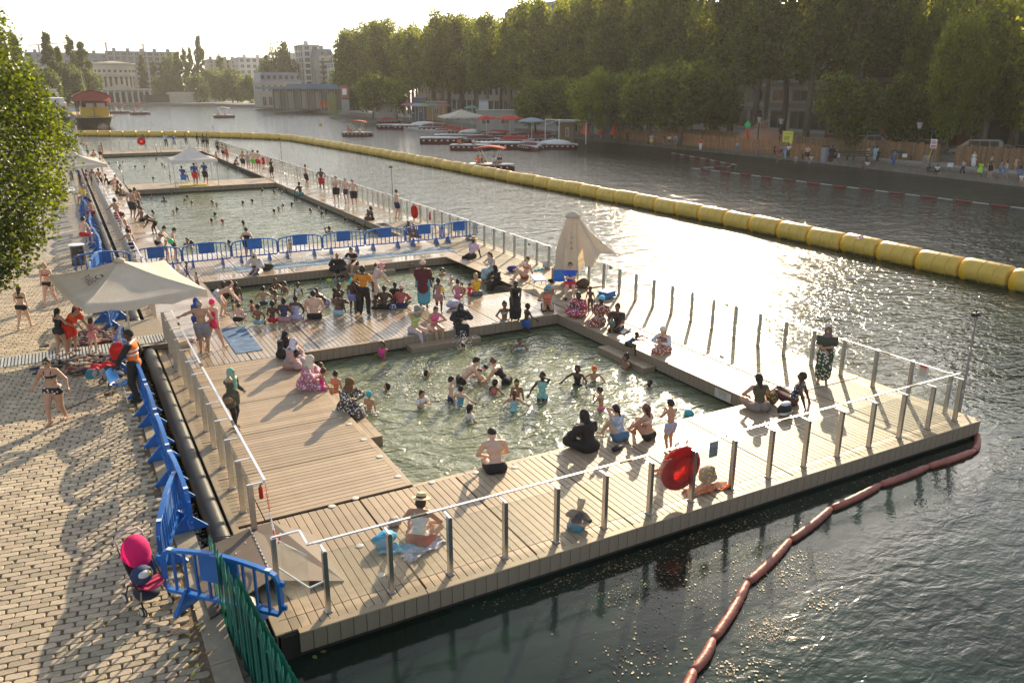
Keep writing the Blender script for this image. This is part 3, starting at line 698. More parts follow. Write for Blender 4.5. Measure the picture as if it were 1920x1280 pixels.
# poses, in units of standing height; x right, y forward, z up, origin on the ground under the feet (or under the seat)
# pel: pelvis (x,y,z); lean: torso forward (deg); side: sideways; tw: torso twist; hd: head pitch down, hy: head yaw
# hl/hr: hand target relative to own shoulder in the unleaned frame, or absolute with 'A'; fl/fr: ankle target
PO = {
 'stand': dict(pel=(0,0,.53),lean=2,hl=(-.05,.04,-.30),hr=(.05,.04,-.30),fl=(-.065,-.01,.045),fr=(.065,.02,.045)),
 'easy': dict(pel=(.015,0,.525),lean=0,side=3,hl=(-.07,.05,-.29),hr=(.06,.0,-.30),fl=(-.09,.03,.045),fr=(.06,-.02,.045)),
 'walk': dict(pel=(0,0,.52),lean=5,hl=(-.07,.13,-.26),hr=(.09,-.08,-.28),fl=(-.05,-.15,.06),fr=(.05,.16,.045)),
 'stride': dict(pel=(0,0,.515),lean=4,hl=(-.13,.02,-.26),hr=(.15,.02,-.25),fl=(-.05,-.12,.05),fr=(.05,.13,.045)),
 'hips': dict(pel=(0,0,.53),lean=0,hl=('A',-.10,.04,.57),hr=('A',.10,.04,.57),el=(-1,-.5,0),er=(1,-.5,0),fl=(-.08,0,.045),fr=(.08,0,.045)),
 'hip1': dict(pel=(0,0,.53),lean=0,hl=(-.24,.20,-.12),hr=('A',.10,.02,.57),er=(1,-.5,0),fl=(-.07,-.02,.045),fr=(.07,.03,.045)),
 'fold': dict(pel=(0,0,.53),lean=-1,hl=('A',.06,.12,.70),hr=('A',-.06,.13,.68),el=(-1,0,-1),er=(1,0,-1),fl=(-.075,0,.045),fr=(.075,0.02,.045)),
 'rail': dict(pel=(0,-.10,.52),lean=14,hl=('A',-.12,.22,.63),hr=('A',.12,.22,.63),fl=(-.07,-.12,.045),fr=(.07,-.05,.045)),
 'leanback': dict(pel=(0,-.02,.52),lean=-10,hl=('A',-.22,-.16,.63),hr=('A',.22,-.16,.63),el=(-1,-1,0),er=(1,-1,0),fl=(-.08,.12,.045),fr=(.07,.17,.045)),
 'phone': dict(pel=(0,0,.53),lean=3,hd=10,hl=('A',-.03,.17,.74),hr=('A',.045,.17,.75),el=(-1,0,-1),er=(1,0,-1),fl=(-.06,0,.045),fr=(.06,.03,.045)),
 'call': dict(pel=(0,0,.53),lean=6,hl=('A',-.14,.12,.60),hr=('A',.07,.06,.90),er=(1,.6,-1),fl=(-.06,-.04,.045),fr=(.05,.06,.045)),
 'hold': dict(pel=(0,0,.53),lean=-4,hl=('A',.02,.16,.66),hr=('A',-.02,.15,.60),el=(-1,0,-1),er=(1,0,-1),fl=(-.06,-.02,.045),fr=(.06,.03,.045)),
 'bend': dict(pel=(0,-.08,.50),lean=72,hd=-20,hl=('A',-.06,.33,.33),hr=('A',.08,.35,.33),fl=(-.07,.02,.045),fr=(.07,-.05,.045)),
 'stoop': dict(pel=(0,-.06,.51),lean=45,hd=10,hl=('A',-.07,.33,.42),hr=('A',.08,.33,.42),fl=(-.07,0,.045),fr=(.07,-.05,.045)),
 'squat': dict(pel=(0,-.03,.17),lean=38,hl=('A',-.16,.17,.09),hr=('A',.16,.17,.09),fl=(-.09,.05,.04),fr=(.09,.05,.04),kl=(-.6,1,.6),kr=(.6,1,.6)),
 'arms': dict(pel=(0,0,.53),lean=8,hl=(-.15,.18,-.17),hr=(.20,.10,-.17),fl=(-.06,-.06,.045),fr=(.06,.06,.045)),
 'reach': dict(pel=(0,0,.53),lean=6,hl=(-.08,.24,-.05),hr=(.06,.26,-.02),fl=(-.06,-.04,.045),fr=(.06,.06,.045)),
 'visor': dict(pel=(0,0,.53),lean=0,hl=('A',.0,.09,.94),el=(-1,.3,-.2),hr=(.16,.05,-.25),fl=(-.06,0,.045),fr=(.06,.03,.045)),
 'edge': dict(pel=(0,-.03,.060),lean=8,hl=('A',-.07,.20,.12),hr=('A',.07,.20,.12),el=(-1,-.3,0),er=(1,-.3,0),fl=(-.06,.26,-.20),fr=(.06,.28,-.20)),
 'edgep': dict(pel=(0,-.03,.060),lean=16,hd=14,hl=('A',-.05,.17,.20),hr=('A',.05,.18,.20),el=(-1,-.3,0),er=(1,-.3,0),fl=(-.06,.25,-.20),fr=(.06,.27,-.20)),
 'edgel': dict(pel=(0,-.03,.060),lean=-14,hl=('A',-.16,-.16,.02),hr=('A',.16,-.16,.02),el=(-1,-.6,0),er=(1,-.6,0),fl=(-.05,.30,-.16),fr=(.07,.27,-.20)),
 'back': dict(pel=(0,0,.060),lean=10,hd=8,hl=('A',-.11,.16,.06),hr=('A',.11,.16,.06),el=(-1,-.5,0),er=(1,-.5,0),fl=(-.07,.24,-.22),fr=(.07,.24,-.22)),
 'slump': dict(pel=(0,0,.060),lean=22,hd=34,hl=('A',-.06,.22,.10),hr=('A',.06,.22,.10),el=(-1,-.3,0),er=(1,-.3,0),fl=(-.08,.25,-.2),fr=(.07,.25,-.2)),
 'cross': dict(pel=(0,0,.065),lean=14,hd=12,hl=('A',-.08,.20,.14),hr=('A',.08,.20,.14),el=(-1,-.2,0),er=(1,-.2,0),fl=(.07,.17,.03),fr=(-.07,.21,.03),kl=(-1,.25,.3),kr=(1,.25,.3)),
 'knees': dict(pel=(0,0,.065),lean=16,hd=8,hl=('A',-.05,.26,.22),hr=('A',.05,.26,.22),el=(-1,-.2,0),er=(1,-.2,0),fl=(-.07,.30,.03),fr=(.07,.27,.03),kl=(0,.2,1),kr=(0,.2,1)),
 'sunny': dict(pel=(0,0,.065),lean=-14,hl=('A',-.17,-.14,.03),hr=('A',.12,.19,.22),el=(-1,-.8,0),er=(1,0,-.5),fl=(-.05,.34,.03),fr=(.05,.28,.03),kl=(0,.2,1),kr=(0,.2,1)),
 'relax': dict(pel=(0,0,.065),lean=-20,hl=('A',-.13,-.20,.03),hr=('A',.17,-.20,.03),el=(-1,-.6,0),er=(1,-.8,0),fl=(-.08,.42,.03),fr=(.08,.40,.03),kl=(0,.2,1),kr=(0,.2,1)),
 'chair': dict(pel=(0,-.02,.29),lean=-8,hl=('A',.06,.11,.43),hr=('A',-.06,.12,.41),el=(-1,0,-1),er=(1,0,-1),fl=(-.09,.26,.045),fr=(.09,.26,.045),kl=(0,1,.6),kr=(0,1,.6)),
 'lie': dict(pel=(0,0,.27),lean=-70,hl=('A',-.13,-.1,.30),hr=('A',.13,-.1,.30),fl=(-.07,.28,.045),fr=(.07,.27,.045),kl=(0,1,1),kr=(0,1,1)),
 'swim': dict(pel=(0,-.10,.50),lean=28,hd=-22,hl=(-.12,.22,-.08),hr=(.14,.20,-.10),fl=(-.08,-.3,.1),fr=(.08,-.35,.12)),
 'crawl': dict(pel=(0,-.25,.66),lean=80,hd=-40,hl=('A',-.10,.40,1.02),hr=('A',.12,.0,.7),el=(-.5,0,1),fl=(-.05,-.6,.66),fr=(.05,-.6,.7)),
 'climb': dict(pel=(0,-.12,.42),lean=48,hl=('A',-.14,.34,.62),hr=('A',.14,.34,.62),fl=(-.08,0,.05),fr=(.08,.12,.18)),
 'row': dict(pel=(0,0,.060),lean=6,hl=('A',-.10,.18,.14),hr=('A',.10,.18,.14),fl=(-.06,.28,-.05),fr=(.06,.28,-.05),kl=(0,.5,1),kr=(0,.5,1)),
}
SKIN = {'pale': (.62,.40,.29),'tan': (.45,.26,.165),'brown': (.22,.115,.068),'dark': (.085,.045,.030),'pink': (.66,.42,.33)}
def skin_mat(k): return mat('skin_'+k,SKIN[k],.48,var=.07,scale=14,bump=.05,bscale=120)
def cloth(col,pat=None):
 nm = 'cloth_%d_%d_%d' % tuple(int(c*999) for c in col)+('_'+pat if pat else '')
 if nm in _mc: return _mc[nm]
 m = mat(nm,col,.8,var=.15,scale=7,bump=.35,bscale=26)
 if pat:
  t = m.node_tree; N = t.nodes.new; L = t.links.new; b = t.nodes['Principled BSDF']
  pc = {'floral': (.75,.18,.08),'white': (.75,.72,.68),'dark': (.04,.03,.04),'pink': (.7,.1,.25),'blue': (.15,.3,.6),'gold': (.6,.4,.1)}[pat]
  tc = N('ShaderNodeTexCoord'); vo = N('ShaderNodeTexVoronoi'); vo.inputs['Scale'].default_value = 16; L(tc.outputs['Object'],vo.inputs[0])
  mr = N('ShaderNodeMapRange'); mr.inputs[1].default_value = .34; mr.inputs[2].default_value = .40; mr.inputs[3].default_value = 1; mr.inputs[4].default_value = 0; L(vo.outputs['Distance'],mr.inputs[0])
  mx = N('ShaderNodeMix'); mx.data_type = 'RGBA'; src = b.inputs['Base Color'].links[0].from_socket; L(src,mx.inputs[6]); mx.inputs[7].default_value = (*pc,1); L(mr.outputs[0],mx.inputs[0]); L(mx.outputs[2],b.inputs['Base Color'])
 return m
HAIRC = {'black': (.012,.010,.009),'brown': (.05,.028,.016),'blond': (.38,.24,.10),'grey': (.30,.29,.28),'red': (.22,.07,.03),'auburn': (.12,.045,.02)}
def tri_hand(mb,wr,fdir,side,palm_n,s,m=0,curl=.6):
 """palm and five tapered bent fingers"""
 f = fdir/np.linalg.norm(fdir); n = palm_n-(palm_n@f)*f; n = n/(np.linalg.norm(n)+1e-9); w = np.cross(f,n)*side
 P = lambda a,b,c: Vector(wr+(f*a+w*b+n*c)*s)
 mb.add([P(-.01,-.016,-.010),P(-.01,.016,-.010),P(-.01,.016,.010),P(-.01,-.016,.010),P(.052,-.023,-.008),P(.052,.023,-.008),P(.052,.023,.008),P(.052,-.023,.008)],
           [(0,1,2,3),(4,7,6,5),(0,4,5,1),(1,5,6,2),(2,6,7,3),(3,7,4,0)],m)
 for b,L in ((-.017,.036),(-.006,.044),(.006,.041),(.017,.032)):
  c1 = curl*.4;
  p0 = P(.048,b,0); p1 = P(.048+L*.5,b*1.1,-L*.5*c1); p2 = P(.048+L*.92,b*1.12,-L*1.1*curl*.8)
  mb.tube([p0,p1,p2],[.0062*s,.0055*s,.0040*s],5,m)
 mb.tube([P(.008,.017,0),P(.028,.034,-.008),P(.046,.038,-.018)],[.008*s,.0068*s,.0048*s],5,m)
def person(name_label,loc,az,h,pose,skin='tan',hair='black',hs='short',wear=(),res=None,bulk=1.0,child=False,female=False,group=None,mods=None,name='person',parent=None,zrot=0,hands=True,face=None,kind=None):
 """az: direction faced, degrees from +Y towards +X"""
 p = dict(PO[pose]);
 if mods: p.update(mods)
 dist = math.hypot(loc[0],loc[1]);
 if res is None: res = .016 if dist < 24 else .019 if dist < 34 else .026 if dist < 60 else .036 if dist < 120 else .05
 face = dist < 36 if face is None else face
 S = h; sw = .105 if female else .118
 if child: sw = .100
 hb = 1.0 if not child else (1.22 if h > 1.1 else 1.38)
 bl = bulk*(.95 if child else 1.0)
 pel = np.array(p['pel'],float); M = rotz(R(p.get('tw',0)))@roty(R(p.get('side',0)))@rotx(-R(p.get('lean',0)))
 up = M@V3(0,0,1); rt = M@V3(1,0,0); fw = M@V3(0,1,0)
 waist = pel+up*.09; chest = pel+up*.19; nb = pel+up*.285
 Ls = pel+up*.268-rt*sw; Rs = pel+up*.268+rt*sw
 Mh = M@rotz(-R(p.get('hy',0)))@rotx(-R(p.get('hd',0)) + (R(p.get('lean',0))*.75))
 hu = Mh@V3(0,0,1); hf = Mh@V3(0,1,0); hr_ = Mh@V3(1,0,0)
 head = nb+hu*.105*(.9+.1*hb)+hf*.012
 if child: head = head+hu*.008
 def tgt(t,s):
  if t[0] == 'A': return V3(*t[1:])
  return s+V3(*t)
 ua,fa = .165,.145
 Le,Lw = ik(Ls,tgt(p['hl'],Ls),ua,fa,V3(*p.get('el',(-.3,-1,0))))
 Re,Rw = ik(Rs,tgt(p['hr'],Rs),ua,fa,V3(*p.get('er',(.3,-1,0))))
 hw = .052 if not female else .058
 Lh = pel-rt*hw-up*.01; Rh = pel+rt*hw-up*.01
 th,sh = .245,.240
 Lk,La = ik(Lh,V3(*p['fl']),th,sh,V3(*p.get('kl',(-.1,1,.1))))
 Rk,Ra = ik(Rh,V3(*p['fr']),th,sh,V3(*p.get('kr',(.1,1,.1))))
 def foot(a,k,s):
  sd = (a-k)/np.linalg.norm(a-k); f = V3(0,1,0)-(V3(0,1,0)@sd)*sd*.92; f = f/np.linalg.norm(f)
  if abs(sd[2]) > .8: f = V3(.12*s,1,-.05); f = f/np.linalg.norm(f)
  toe = a+f*.085+V3(0,0,-.022); heel = a-f*.022+V3(0,0,-.018); return toe,heel
 Lt,Lhe = foot(La,Lk,-1); Rt,Rhe = foot(Ra,Rk,1)
 b = bl
 hipr = .062*b if not female else .070*b
 torso = [('e',pel+up*.0,(.085*b,.066*b,.070),M),('e',waist+up*.01,(.070*b,.052*b,.075),M),('e',chest+up*.015,(.092*b,.062*b,.085),M),('c',Ls+rt*.03,Rs-rt*.03,.040*b,.040*b)]
 if female: torso += [('e',chest+up*.01+fw*.048-rt*.036,(.032*b,.030*b,.032),M),('e',chest+up*.01+fw*.048+rt*.036,(.032*b,.030*b,.032),M)]
 if bulk > 1.15: torso += [('e',waist+fw*.02*bulk,(.085*b,.068*b,.07),M)]
 legs = [[('c',Lh,Lk,hipr,.038*b),('c',Lk,La,.037*b,.020),('c',Lhe,Lt,.021,.017)],[('c',Rh,Rk,hipr,.038*b),('c',Rk,Ra,.037*b,.020),('c',Rhe,Rt,.021,.017)]]
 arms = [[('c',Ls,Le,.031*b,.024*b),('c',Le,Lw,.023*b,.015)],[('c',Rs,Re,.031*b,.024*b),('c',Re,Rw,.023*b,.015)]]
 hr3 = (.044*hb,.054*hb,.062*hb)
 headp = [('e',head,hr3,Mh),('e',head-hu*.030*hb+hf*.012,(.034*hb,.038*hb,.038*hb),Mh),('c',nb-up*.01,head-hu*.03,.030*b,.025*hb)]
 if face: headp += [('c',head+hf*.048*hb+hu*.004,head+hf*.060*hb-hu*.014*hb,.006*hb,.009*hb),('e',head-hr_*.045*hb-hf*.002,(.007,.011,.016),Mh),('e',head+hr_*.045*hb-hf*.002,(.007,.011,.016),Mh)]
 body = torso+legs[0]+legs[1]+arms[0]+arms[1]+headp
 sc = lambda pr: [((q[0],q[1]*S,q[2]*S,q[3]*S,q[4]*S) if q[0] == 'c' else (q[0],q[1]*S,tuple(x*S for x in q[2]),q[3])) for q in pr]
 V,F = surface(sc(body),res,.020*S)
 mb = MB();
 if hands:
  for wr,el,s in ((Lw,Le,1),(Rw,Re,-1)):
   d = (wr-el); tri_hand(mb,(wr-d/np.linalg.norm(d)*.0)*S,d,s,np.cross(d,V3(0,0,1))*s+V3(.01,.1,.02),S*.92,0)
  if dist < 30:       # toes
   for toe,he,s in ((Lt,Lhe,-1),(Rt,Rhe,1)):
    f = (toe-he); f = f/np.linalg.norm(f); wv = np.cross(f,V3(0,0,1)); wv = wv/(np.linalg.norm(wv)+1e-9)
    for i in range(5):
     o = wv*(i-2)*.0075; L_ = (.020,.019,.017,.015,.013)[i if s > 0 else 4-i] if False else .017
     mb.tube([Vector((toe+o-f*.005)*S),Vector((toe+o+f*L_+V3(0,0,-.004))*S)],[.0058*S,.0045*S],5,0)
 mats = [skin_mat(skin)];
 if face:
  ey = M_black
  for s in (-1,1):
   mb.ell((head+hf*.0505*hb+hr_*s*.018*hb+hu*.008*hb)*S,(.0062*S,.005*S,.0042*S),8,5,1)
   mb.bar(Vector((head+hf*.053*hb+hr_*s*.008*hb+hu*.0205*hb)*S),Vector((head+hf*.050*hb+hr_*s*.026*hb+hu*.020*hb)*S),.004*S,.0035*S,1)
  mb.ell((head+hf*.0475*hb-hu*.030*hb)*S,(.012*S*hb,.005*S,.004*S),8,5,2)
  mats += [mat('eye_dark',(.02,.015,.012),.3),mat('lips',tuple(c*f_ for c,f_ in zip(SKIN[skin],(.75,.45,.45))),.5)]
 o = empty(name,loc,-R(az),label=name_label,cat='person',group=group) if parent is None else None
 if len(mb.v):
  n0 = len(V); tri = []
  Fx = [list(f) for f in mb.f]; quads = []; mi = []
  for f,m_ in zip(Fx,mb.m):
   if len(f) == 4: quads.append([i+n0 for i in f]); mi.append(m_)
   elif len(f) == 3: quads.append([i+n0 for i in f]+[f[2]+n0]); mi.append(m_)
   else:
    for k in range(1,len(f)-1,2):
     g_ = [f[0],f[k],f[k+1],f[min(k+2,len(f)-1)]]
     quads.append([i+n0 for i in g_]); mi.append(m_)
  Vb = np.concatenate([V,np.array(mb.v)]); midx = np.concatenate([np.zeros(len(F),int),np.array(mi)])
  # degenerate quads become triangles through validate()
  me = np_mesh('body',Vb,np.concatenate([F,np.array(quads)]),mats,midx)
 else: me = np_mesh('body',V,F,mats)
 inst('body',me,o)
 J = dict(pel=pel,up=up,rt=rt,fw=fw,waist=waist,chest=chest,nb=nb,head=head,hu=hu,hf=hf,hr=hr_,Ls=Ls,Rs=Rs,Le=Le,Re=Re,Lw=Lw,Rw=Rw,Lh=Lh,Rh=Rh,Lk=Lk,Rk=Rk,La=La,Ra=Ra,hb=hb,S=S,obj=o)
 def shell(nm,prims,infl,m,cuts=(),k=.014,r=None):
  cuts = [(np.asarray(c)*S,n) for c,n in cuts]
  Vg,Fg = surface(sc(prims),r or res,k*S,infl*S,cuts)
  if len(Fg) < 4: return None
  return inst(nm,np_mesh(nm,Vg,Fg,m),o)
 def part(c,a,t0,t1,ex=0):       # trimmed capsule
  A_,B_,ra,rb = c[1],c[2],c[3],c[4]
  return ('c',A_+(B_-A_)*t0,A_+(B_-A_)*t1,ra+(rb-ra)*t0+ex,ra+(rb-ra)*t1+ex)
 # hair ------------------------------------------------------------
 hm = mat('hair_'+hair,HAIRC[hair],.55,var=.25,scale=30,bump=.5,bscale=90)
 skull = [('e',head+hu*.006*hb-hf*.006*hb,(hr3[0]*1.10,hr3[1]*1.06,hr3[2]*1.04),Mh)]
 fc = (head+hf*.026*hb+hu*.016*hb,hf*.86-hu*.5)
 if hs == 'short': shell('hair',skull,.007,hm,[fc,(head-hu*.006*hb,-hu*.8+hf*.6)])
 elif hs == 'crop': shell('hair',skull,.005,hm,[fc,(head+hu*.004*hb,-hu*.8+hf*.6)])
 elif hs == 'long': shell('hair',skull+[('c',head-hf*.03*hb,head-hf*.045-hu*.14,.038*hb,.022)],.005,hm,[(head+hf*.024*hb+hu*.012*hb,hf*.9-hu*.42)])
 elif hs == 'bob': shell('hair',skull+[('e',head-hu*.03*hb-hf*.012,(.054*hb,.048*hb,.050*hb),Mh)],.004,hm,[(head+hf*.022*hb+hu*.012*hb,hf*.9-hu*.42),(head-hu*.075*hb,-hu)])
 elif hs == 'bun': shell('hair',skull+[('e',head+hu*.062*hb-hf*.02,(.022*hb,.022*hb,.020*hb),Mh)],.004,hm,[(head+hf*.026*hb+hu*.016*hb,hf*.86-hu*.5),(head-hu*.026*hb+hu*0,-hu)])
 elif hs == 'tail': shell('hair',skull+[('c',head-hf*.055*hb+hu*.01,head-hf*.07-hu*.10,.020*hb,.010)],.004,hm,[(head+hf*.026*hb+hu*.016*hb,hf*.86-hu*.5)])
 elif hs == 'afro': shell('hair',[('e',head+hu*.016*hb-hf*.010,(.070*hb,.072*hb,.070*hb),Mh)],.004,hm,[(head+hf*.030*hb+hu*.010*hb,hf*.9-hu*.42)])
 # clothes -----------------------------------------------------------
 for wv in wear:
  kd,col = wv[0],wv[1]; pt = wv[2] if len(wv) > 2 else None
  m = cloth(col,pt)
  dn = -up
  leg2 = lambda t,ex: [part(l[0],0,0,t,ex) for l in legs]
  if kd == 'trunks':
   pr = [torso[0]]+leg2(.50,.010); cuts = [(pel+up*.045,up)]
   shell('shorts',pr,.006,m,cuts)
  elif kd == 'shorts':
   pr = [torso[0]]+leg2(.72,.016); shell('shorts',pr,.008,m,[(pel+up*.05,up)])
  elif kd == 'brief': shell('briefs',[torso[0]]+leg2(.12,.0),.004,m,[(pel+up*.035,up)]+([] if 'sit' in p else []))
  elif kd == 'skirtsuit': shell('briefs',[torso[0]]+leg2(.3,.01),.006,m,[(pel+up*.05,up)])
  elif kd == 'bra': shell('bikini_top',torso[1:3]+torso[4:6],.0045,m,[(chest+up*.030,up),(chest-up*.016,dn)])
  elif kd == 'suit': shell('swimsuit',torso[:3]+torso[4:6]+leg2(.10,0),.0045,m,[(chest+up*.045,up)]);
  elif kd in ('tank','tee','long','vest','coat','bigtee'):
   ex = {'tank': .004,'tee': .007,'long': .007,'vest': .011,'coat': .009,'bigtee': .011}[kd]
   pr = torso[:]+[('c',Ls+rt*.03,Rs-rt*.03,.040*b,.040*b)]
   cuts = [(nb+up*.004,up)]
   if kd in ('tee','bigtee'): pr += [part(a_[0],0,0,.62,.006) for a_ in arms]
   if kd in ('long','coat'): pr += [part(a_[0],0,0,1,.004) for a_ in arms]+[part(a_[1],0,0,.88,.005) for a_ in arms]
   if kd == 'coat': pr += leg2(.40,.012)
   if kd in ('tank','vest'): cuts += []
   shell('top' if kd != 'vest' else 'safety_vest',pr,ex,m,cuts)
  elif kd in ('trousers','leggings','capri'):
   ex = .010 if kd == 'trousers' else .003; e = .92 if kd != 'capri' else .5
   pr = [torso[0]]+[l[0] for l in legs]+[part(l[1],0,0,e,ex*.6) for l in legs]
   shell('trousers',pr,ex,m,[(pel+up*.05,up)])
  elif kd in ('dress','abaya','skirt','sundress'):
   ex = .014 if kd != 'sundress' else .008
   pr = torso[:] if kd != 'skirt' else [torso[0]]
   pr += [l[0] for l in legs]
   e = .85 if kd in ('abaya',) else .62
   pr += [part(l[1],0,0,e,.020) for l in legs]
   mk,ma = (Lk+Rk)/2,(La+Ra)/2
   pr += [('c',pel,mk,.085*b,.070),('c',mk,mk+(ma-mk)*e,.068,.070)]
   if kd in ('abaya','dress'): pr += [part(a_[0],0,0,1,.012) for a_ in arms]+([part(a_[1],0,0,.85,.012) for a_ in arms] if kd == 'abaya' else [])
   shell('dress' if kd != 'skirt' else 'skirt',pr,ex,m,[(nb+up*.004,up)] if kd != 'skirt' else [(pel+up*.05,up)],k=.03)
  elif kd in ('hijab','scarf'):
   pr = skull+[('c',head-hu*.03,nb,.050,.052),('e',nb+fw*.01,(.085,.062,.030),M)]
   if kd == 'scarf': pr += [('c',nb+fw*.055,chest+fw*.075-up*.05,.030,.028)]
   Vg,Fg = None,None
   P_ = sc(pr)
   lo_cut = [(np.asarray(nb-up*.045-(up*.10 if kd == 'scarf' else 0))*S,-up)]
   # carve the face opening
   lo = np.full(3,1e9); hi = -lo
   for q_ in P_:
    for c_,r_ in ([(q_[1],q_[3]),(q_[2],q_[4])] if q_[0] == 'c' else [(q_[1],max(q_[2]))]): lo = np.minimum(lo,c_-r_-.04); hi = np.maximum(hi,c_+r_+.04)
   nn = np.ceil((hi-lo)/res).astype(int)+1; gx = [lo[i]+res*np.arange(nn[i]) for i in range(3)]
   X,Y,Z = np.meshgrid(*gx,indexing='ij'); PP = np.stack([X.ravel(),Y.ravel(),Z.ravel()],1)
   D = sdf(P_,PP,.03*S,.007*S); fo = ell_d(PP,(head+hf*.075*hb-hu*.006)*S,[.030*hb*S,.05*hb*S,.043*hb*S],Mh); D = np.maximum(D,-fo)
   for c_,n_ in lo_cut: D = np.maximum(D,(PP-c_)@n_)
   Vg,Fg = surfnet(D.reshape(nn),lo,res)
   if len(Fg): inst('headscarf',np_mesh('headscarf',Vg,Fg,m),o)
  elif kd == 'turban': shell('headscarf',[('e',head+hu*.030*hb-hf*.008,(.058*hb,.066*hb,.050*hb),Mh)],.006,m,[(head+hf*.04*hb+hu*.012*hb,hf*.45-hu*.9)])
  elif kd == 'swimcap': shell('swim_cap',skull,.005,m,[(head+hu*.006*hb+hf*.02,hf*.5-hu*.86)])
  elif kd == 'cap':
   shell('cap',skull,.006,m,[(head+hu*.016*hb,-hu)])
   q_ = MB(); c_ = head+hu*.018*hb+hf*.055*hb
   q_.add([Vector((c_-hr_*.036*hb)*S),Vector((c_+hr_*.036*hb)*S),Vector((c_+hr_*.028*hb+hf*.042*hb-hu*.008)*S),Vector((c_-hr_*.028*hb+hf*.042*hb-hu*.008)*S)]+[Vector((x-hu*.004)*S) for x in (c_-hr_*.036*hb,c_+hr_*.036*hb,c_+hr_*.028*hb+hf*.042*hb-hu*.008,c_-hr_*.028*hb+hf*.042*hb-hu*.008)],
                   [(0,1,2,3),(7,6,5,4),(0,4,5,1),(1,5,6,2),(2,6,7,3),(3,7,4,0)]); q_.build('cap_peak',m,o)
  elif kd in ('hat','buckethat','strawhat'):
   br = {'hat': .095,'buckethat': .075,'strawhat': .10}[kd]*hb; tp = .052*hb
   q_ = MB(); q_.lathe([(br,-.006),(br,.0),(tp,.008),(tp*.96,.045*hb),(tp*.85,.056*hb),(.01,.058*hb)],20)
   c_ = head+hu*.026*hb; rm = np.stack([hr_,hf,hu],1)
   vv = [(c_+rm@np.array(v))*S for v in q_.v]; q2 = MB(); q2.add(vv,q_.f); q2.build('hat',m,o,smooth=False)
   if kd == 'strawhat':
    q_ = MB(); q_.lathe([(tp+.002,.008),(tp+.001,.024*hb)],20,caps=False); vv = [(c_+rm@np.array(v))*S for v in q_.v]; q2 = MB(); q2.add(vv,q_.f); q2.build('hat_band',cloth((.10,.05,.03)),o)
  elif kd == 'goggles':
   q_ = MB(); ring = []
   for i in range(14):
    t = 2*math.pi*i/14; ring.append(Vector((head+hu*.010*hb+hr_*.050*hb*math.sin(t)+hf*.060*hb*math.cos(t))*S))
   q_.tube(ring,.006*S,5,closed=True); q_.build('goggles',m,o)
  elif kd == 'sunglasses':
   q_ = MB()
   for s in (-1,1): q_.ell((head+hf*.057*hb+hr_*s*.020*hb+hu*.007*hb)*S,(.016*S*hb,.006*S,.012*S*hb),8,5)
   q_.bar(Vector((head+hf*.058*hb-hr_*.042*hb+hu*.010*hb)*S),Vector((head+hf*.058*hb+hr_*.042*hb+hu*.010*hb)*S),.004*S,.004*S); q_.build('sunglasses',mat('dark_lens',(.01,.01,.012),.15),o)
  elif kd == 'armbands':
   for a_ in arms: shell('armband',[part(a_[0],0,.35,.75,.020)],.006,m)
  elif kd == 'armband1': shell('armband',[part(arms[1][0],0,.35,.8,.020)],.008,m)
  elif kd == 'floatvest': shell('float_vest',torso[1:3],.022,m)
  elif kd == 'straps':
   q_ = MB()
   for s in (-1,1):
    path = [chest+up*.04+fw*.062*b+rt*s*.045,chest+up*.085+fw*.045*b+rt*s*.052,nb-up*.0+rt*s*.050+fw*.0+up*.018,chest+up*.06-fw*.065*b+rt*s*.038,chest+up*.0-fw*.068*b+rt*s*.03]
    q_.tube([Vector(x*S) for x in path],.005*S,5)
   q_.build('straps',m,o)
  elif kd == 'mask': shell('face_mask',[('e',head-hu*.022*hb+hf*.018,(.036*hb,.044*hb,.028*hb),Mh)],.004,m,[(head+hf*.028*hb,-hf)])
  elif kd == 'shawl': shell('shawl',torso[1:]+[('c',Ls,(Ls+Le)/2-fw*.01,.05,.06),('c',Rs,(Rs+Re)/2-fw*.01,.05,.06),('c',chest-fw*.02,pel-fw*.03-up*.10,.09,.10)],.018,m,[(nb+up*.012,up)],k=.04)
  elif kd == 'towelhead': shell('towel',skull+[('c',head-hr_*.05,chest-rt*.06+fw*.06,.028,.035),('c',head+hr_*.045,chest+rt*.05+fw*.05,.022,.026)],.008,m,[(head+hf*.034*hb,hf)])
  elif kd == 'shoes':
   for l in legs: shell('shoe',[l[2]],.008,m)
  elif kd == 'stripes':
   for dz in (.075,.135):
    shell('reflective_band',torso,.0165,m,[(waist+up*(dz-.055),-up),(waist+up*(dz-.025),up)])
 J['shell'] = shell; J['az'] = az; J['loc'] = loc
 return o,J
def carry(J,pt,sc_=1.0):    # a body point of J in world space
 v = np.asarray(pt)*J['S']; a = -R(J['az']); c,s = math.cos(a),math.sin(a)
 return (J['loc'][0]+c*v[0]-s*v[1],J['loc'][1]+s*v[0]+c*v[1],J['loc'][2]+v[2])
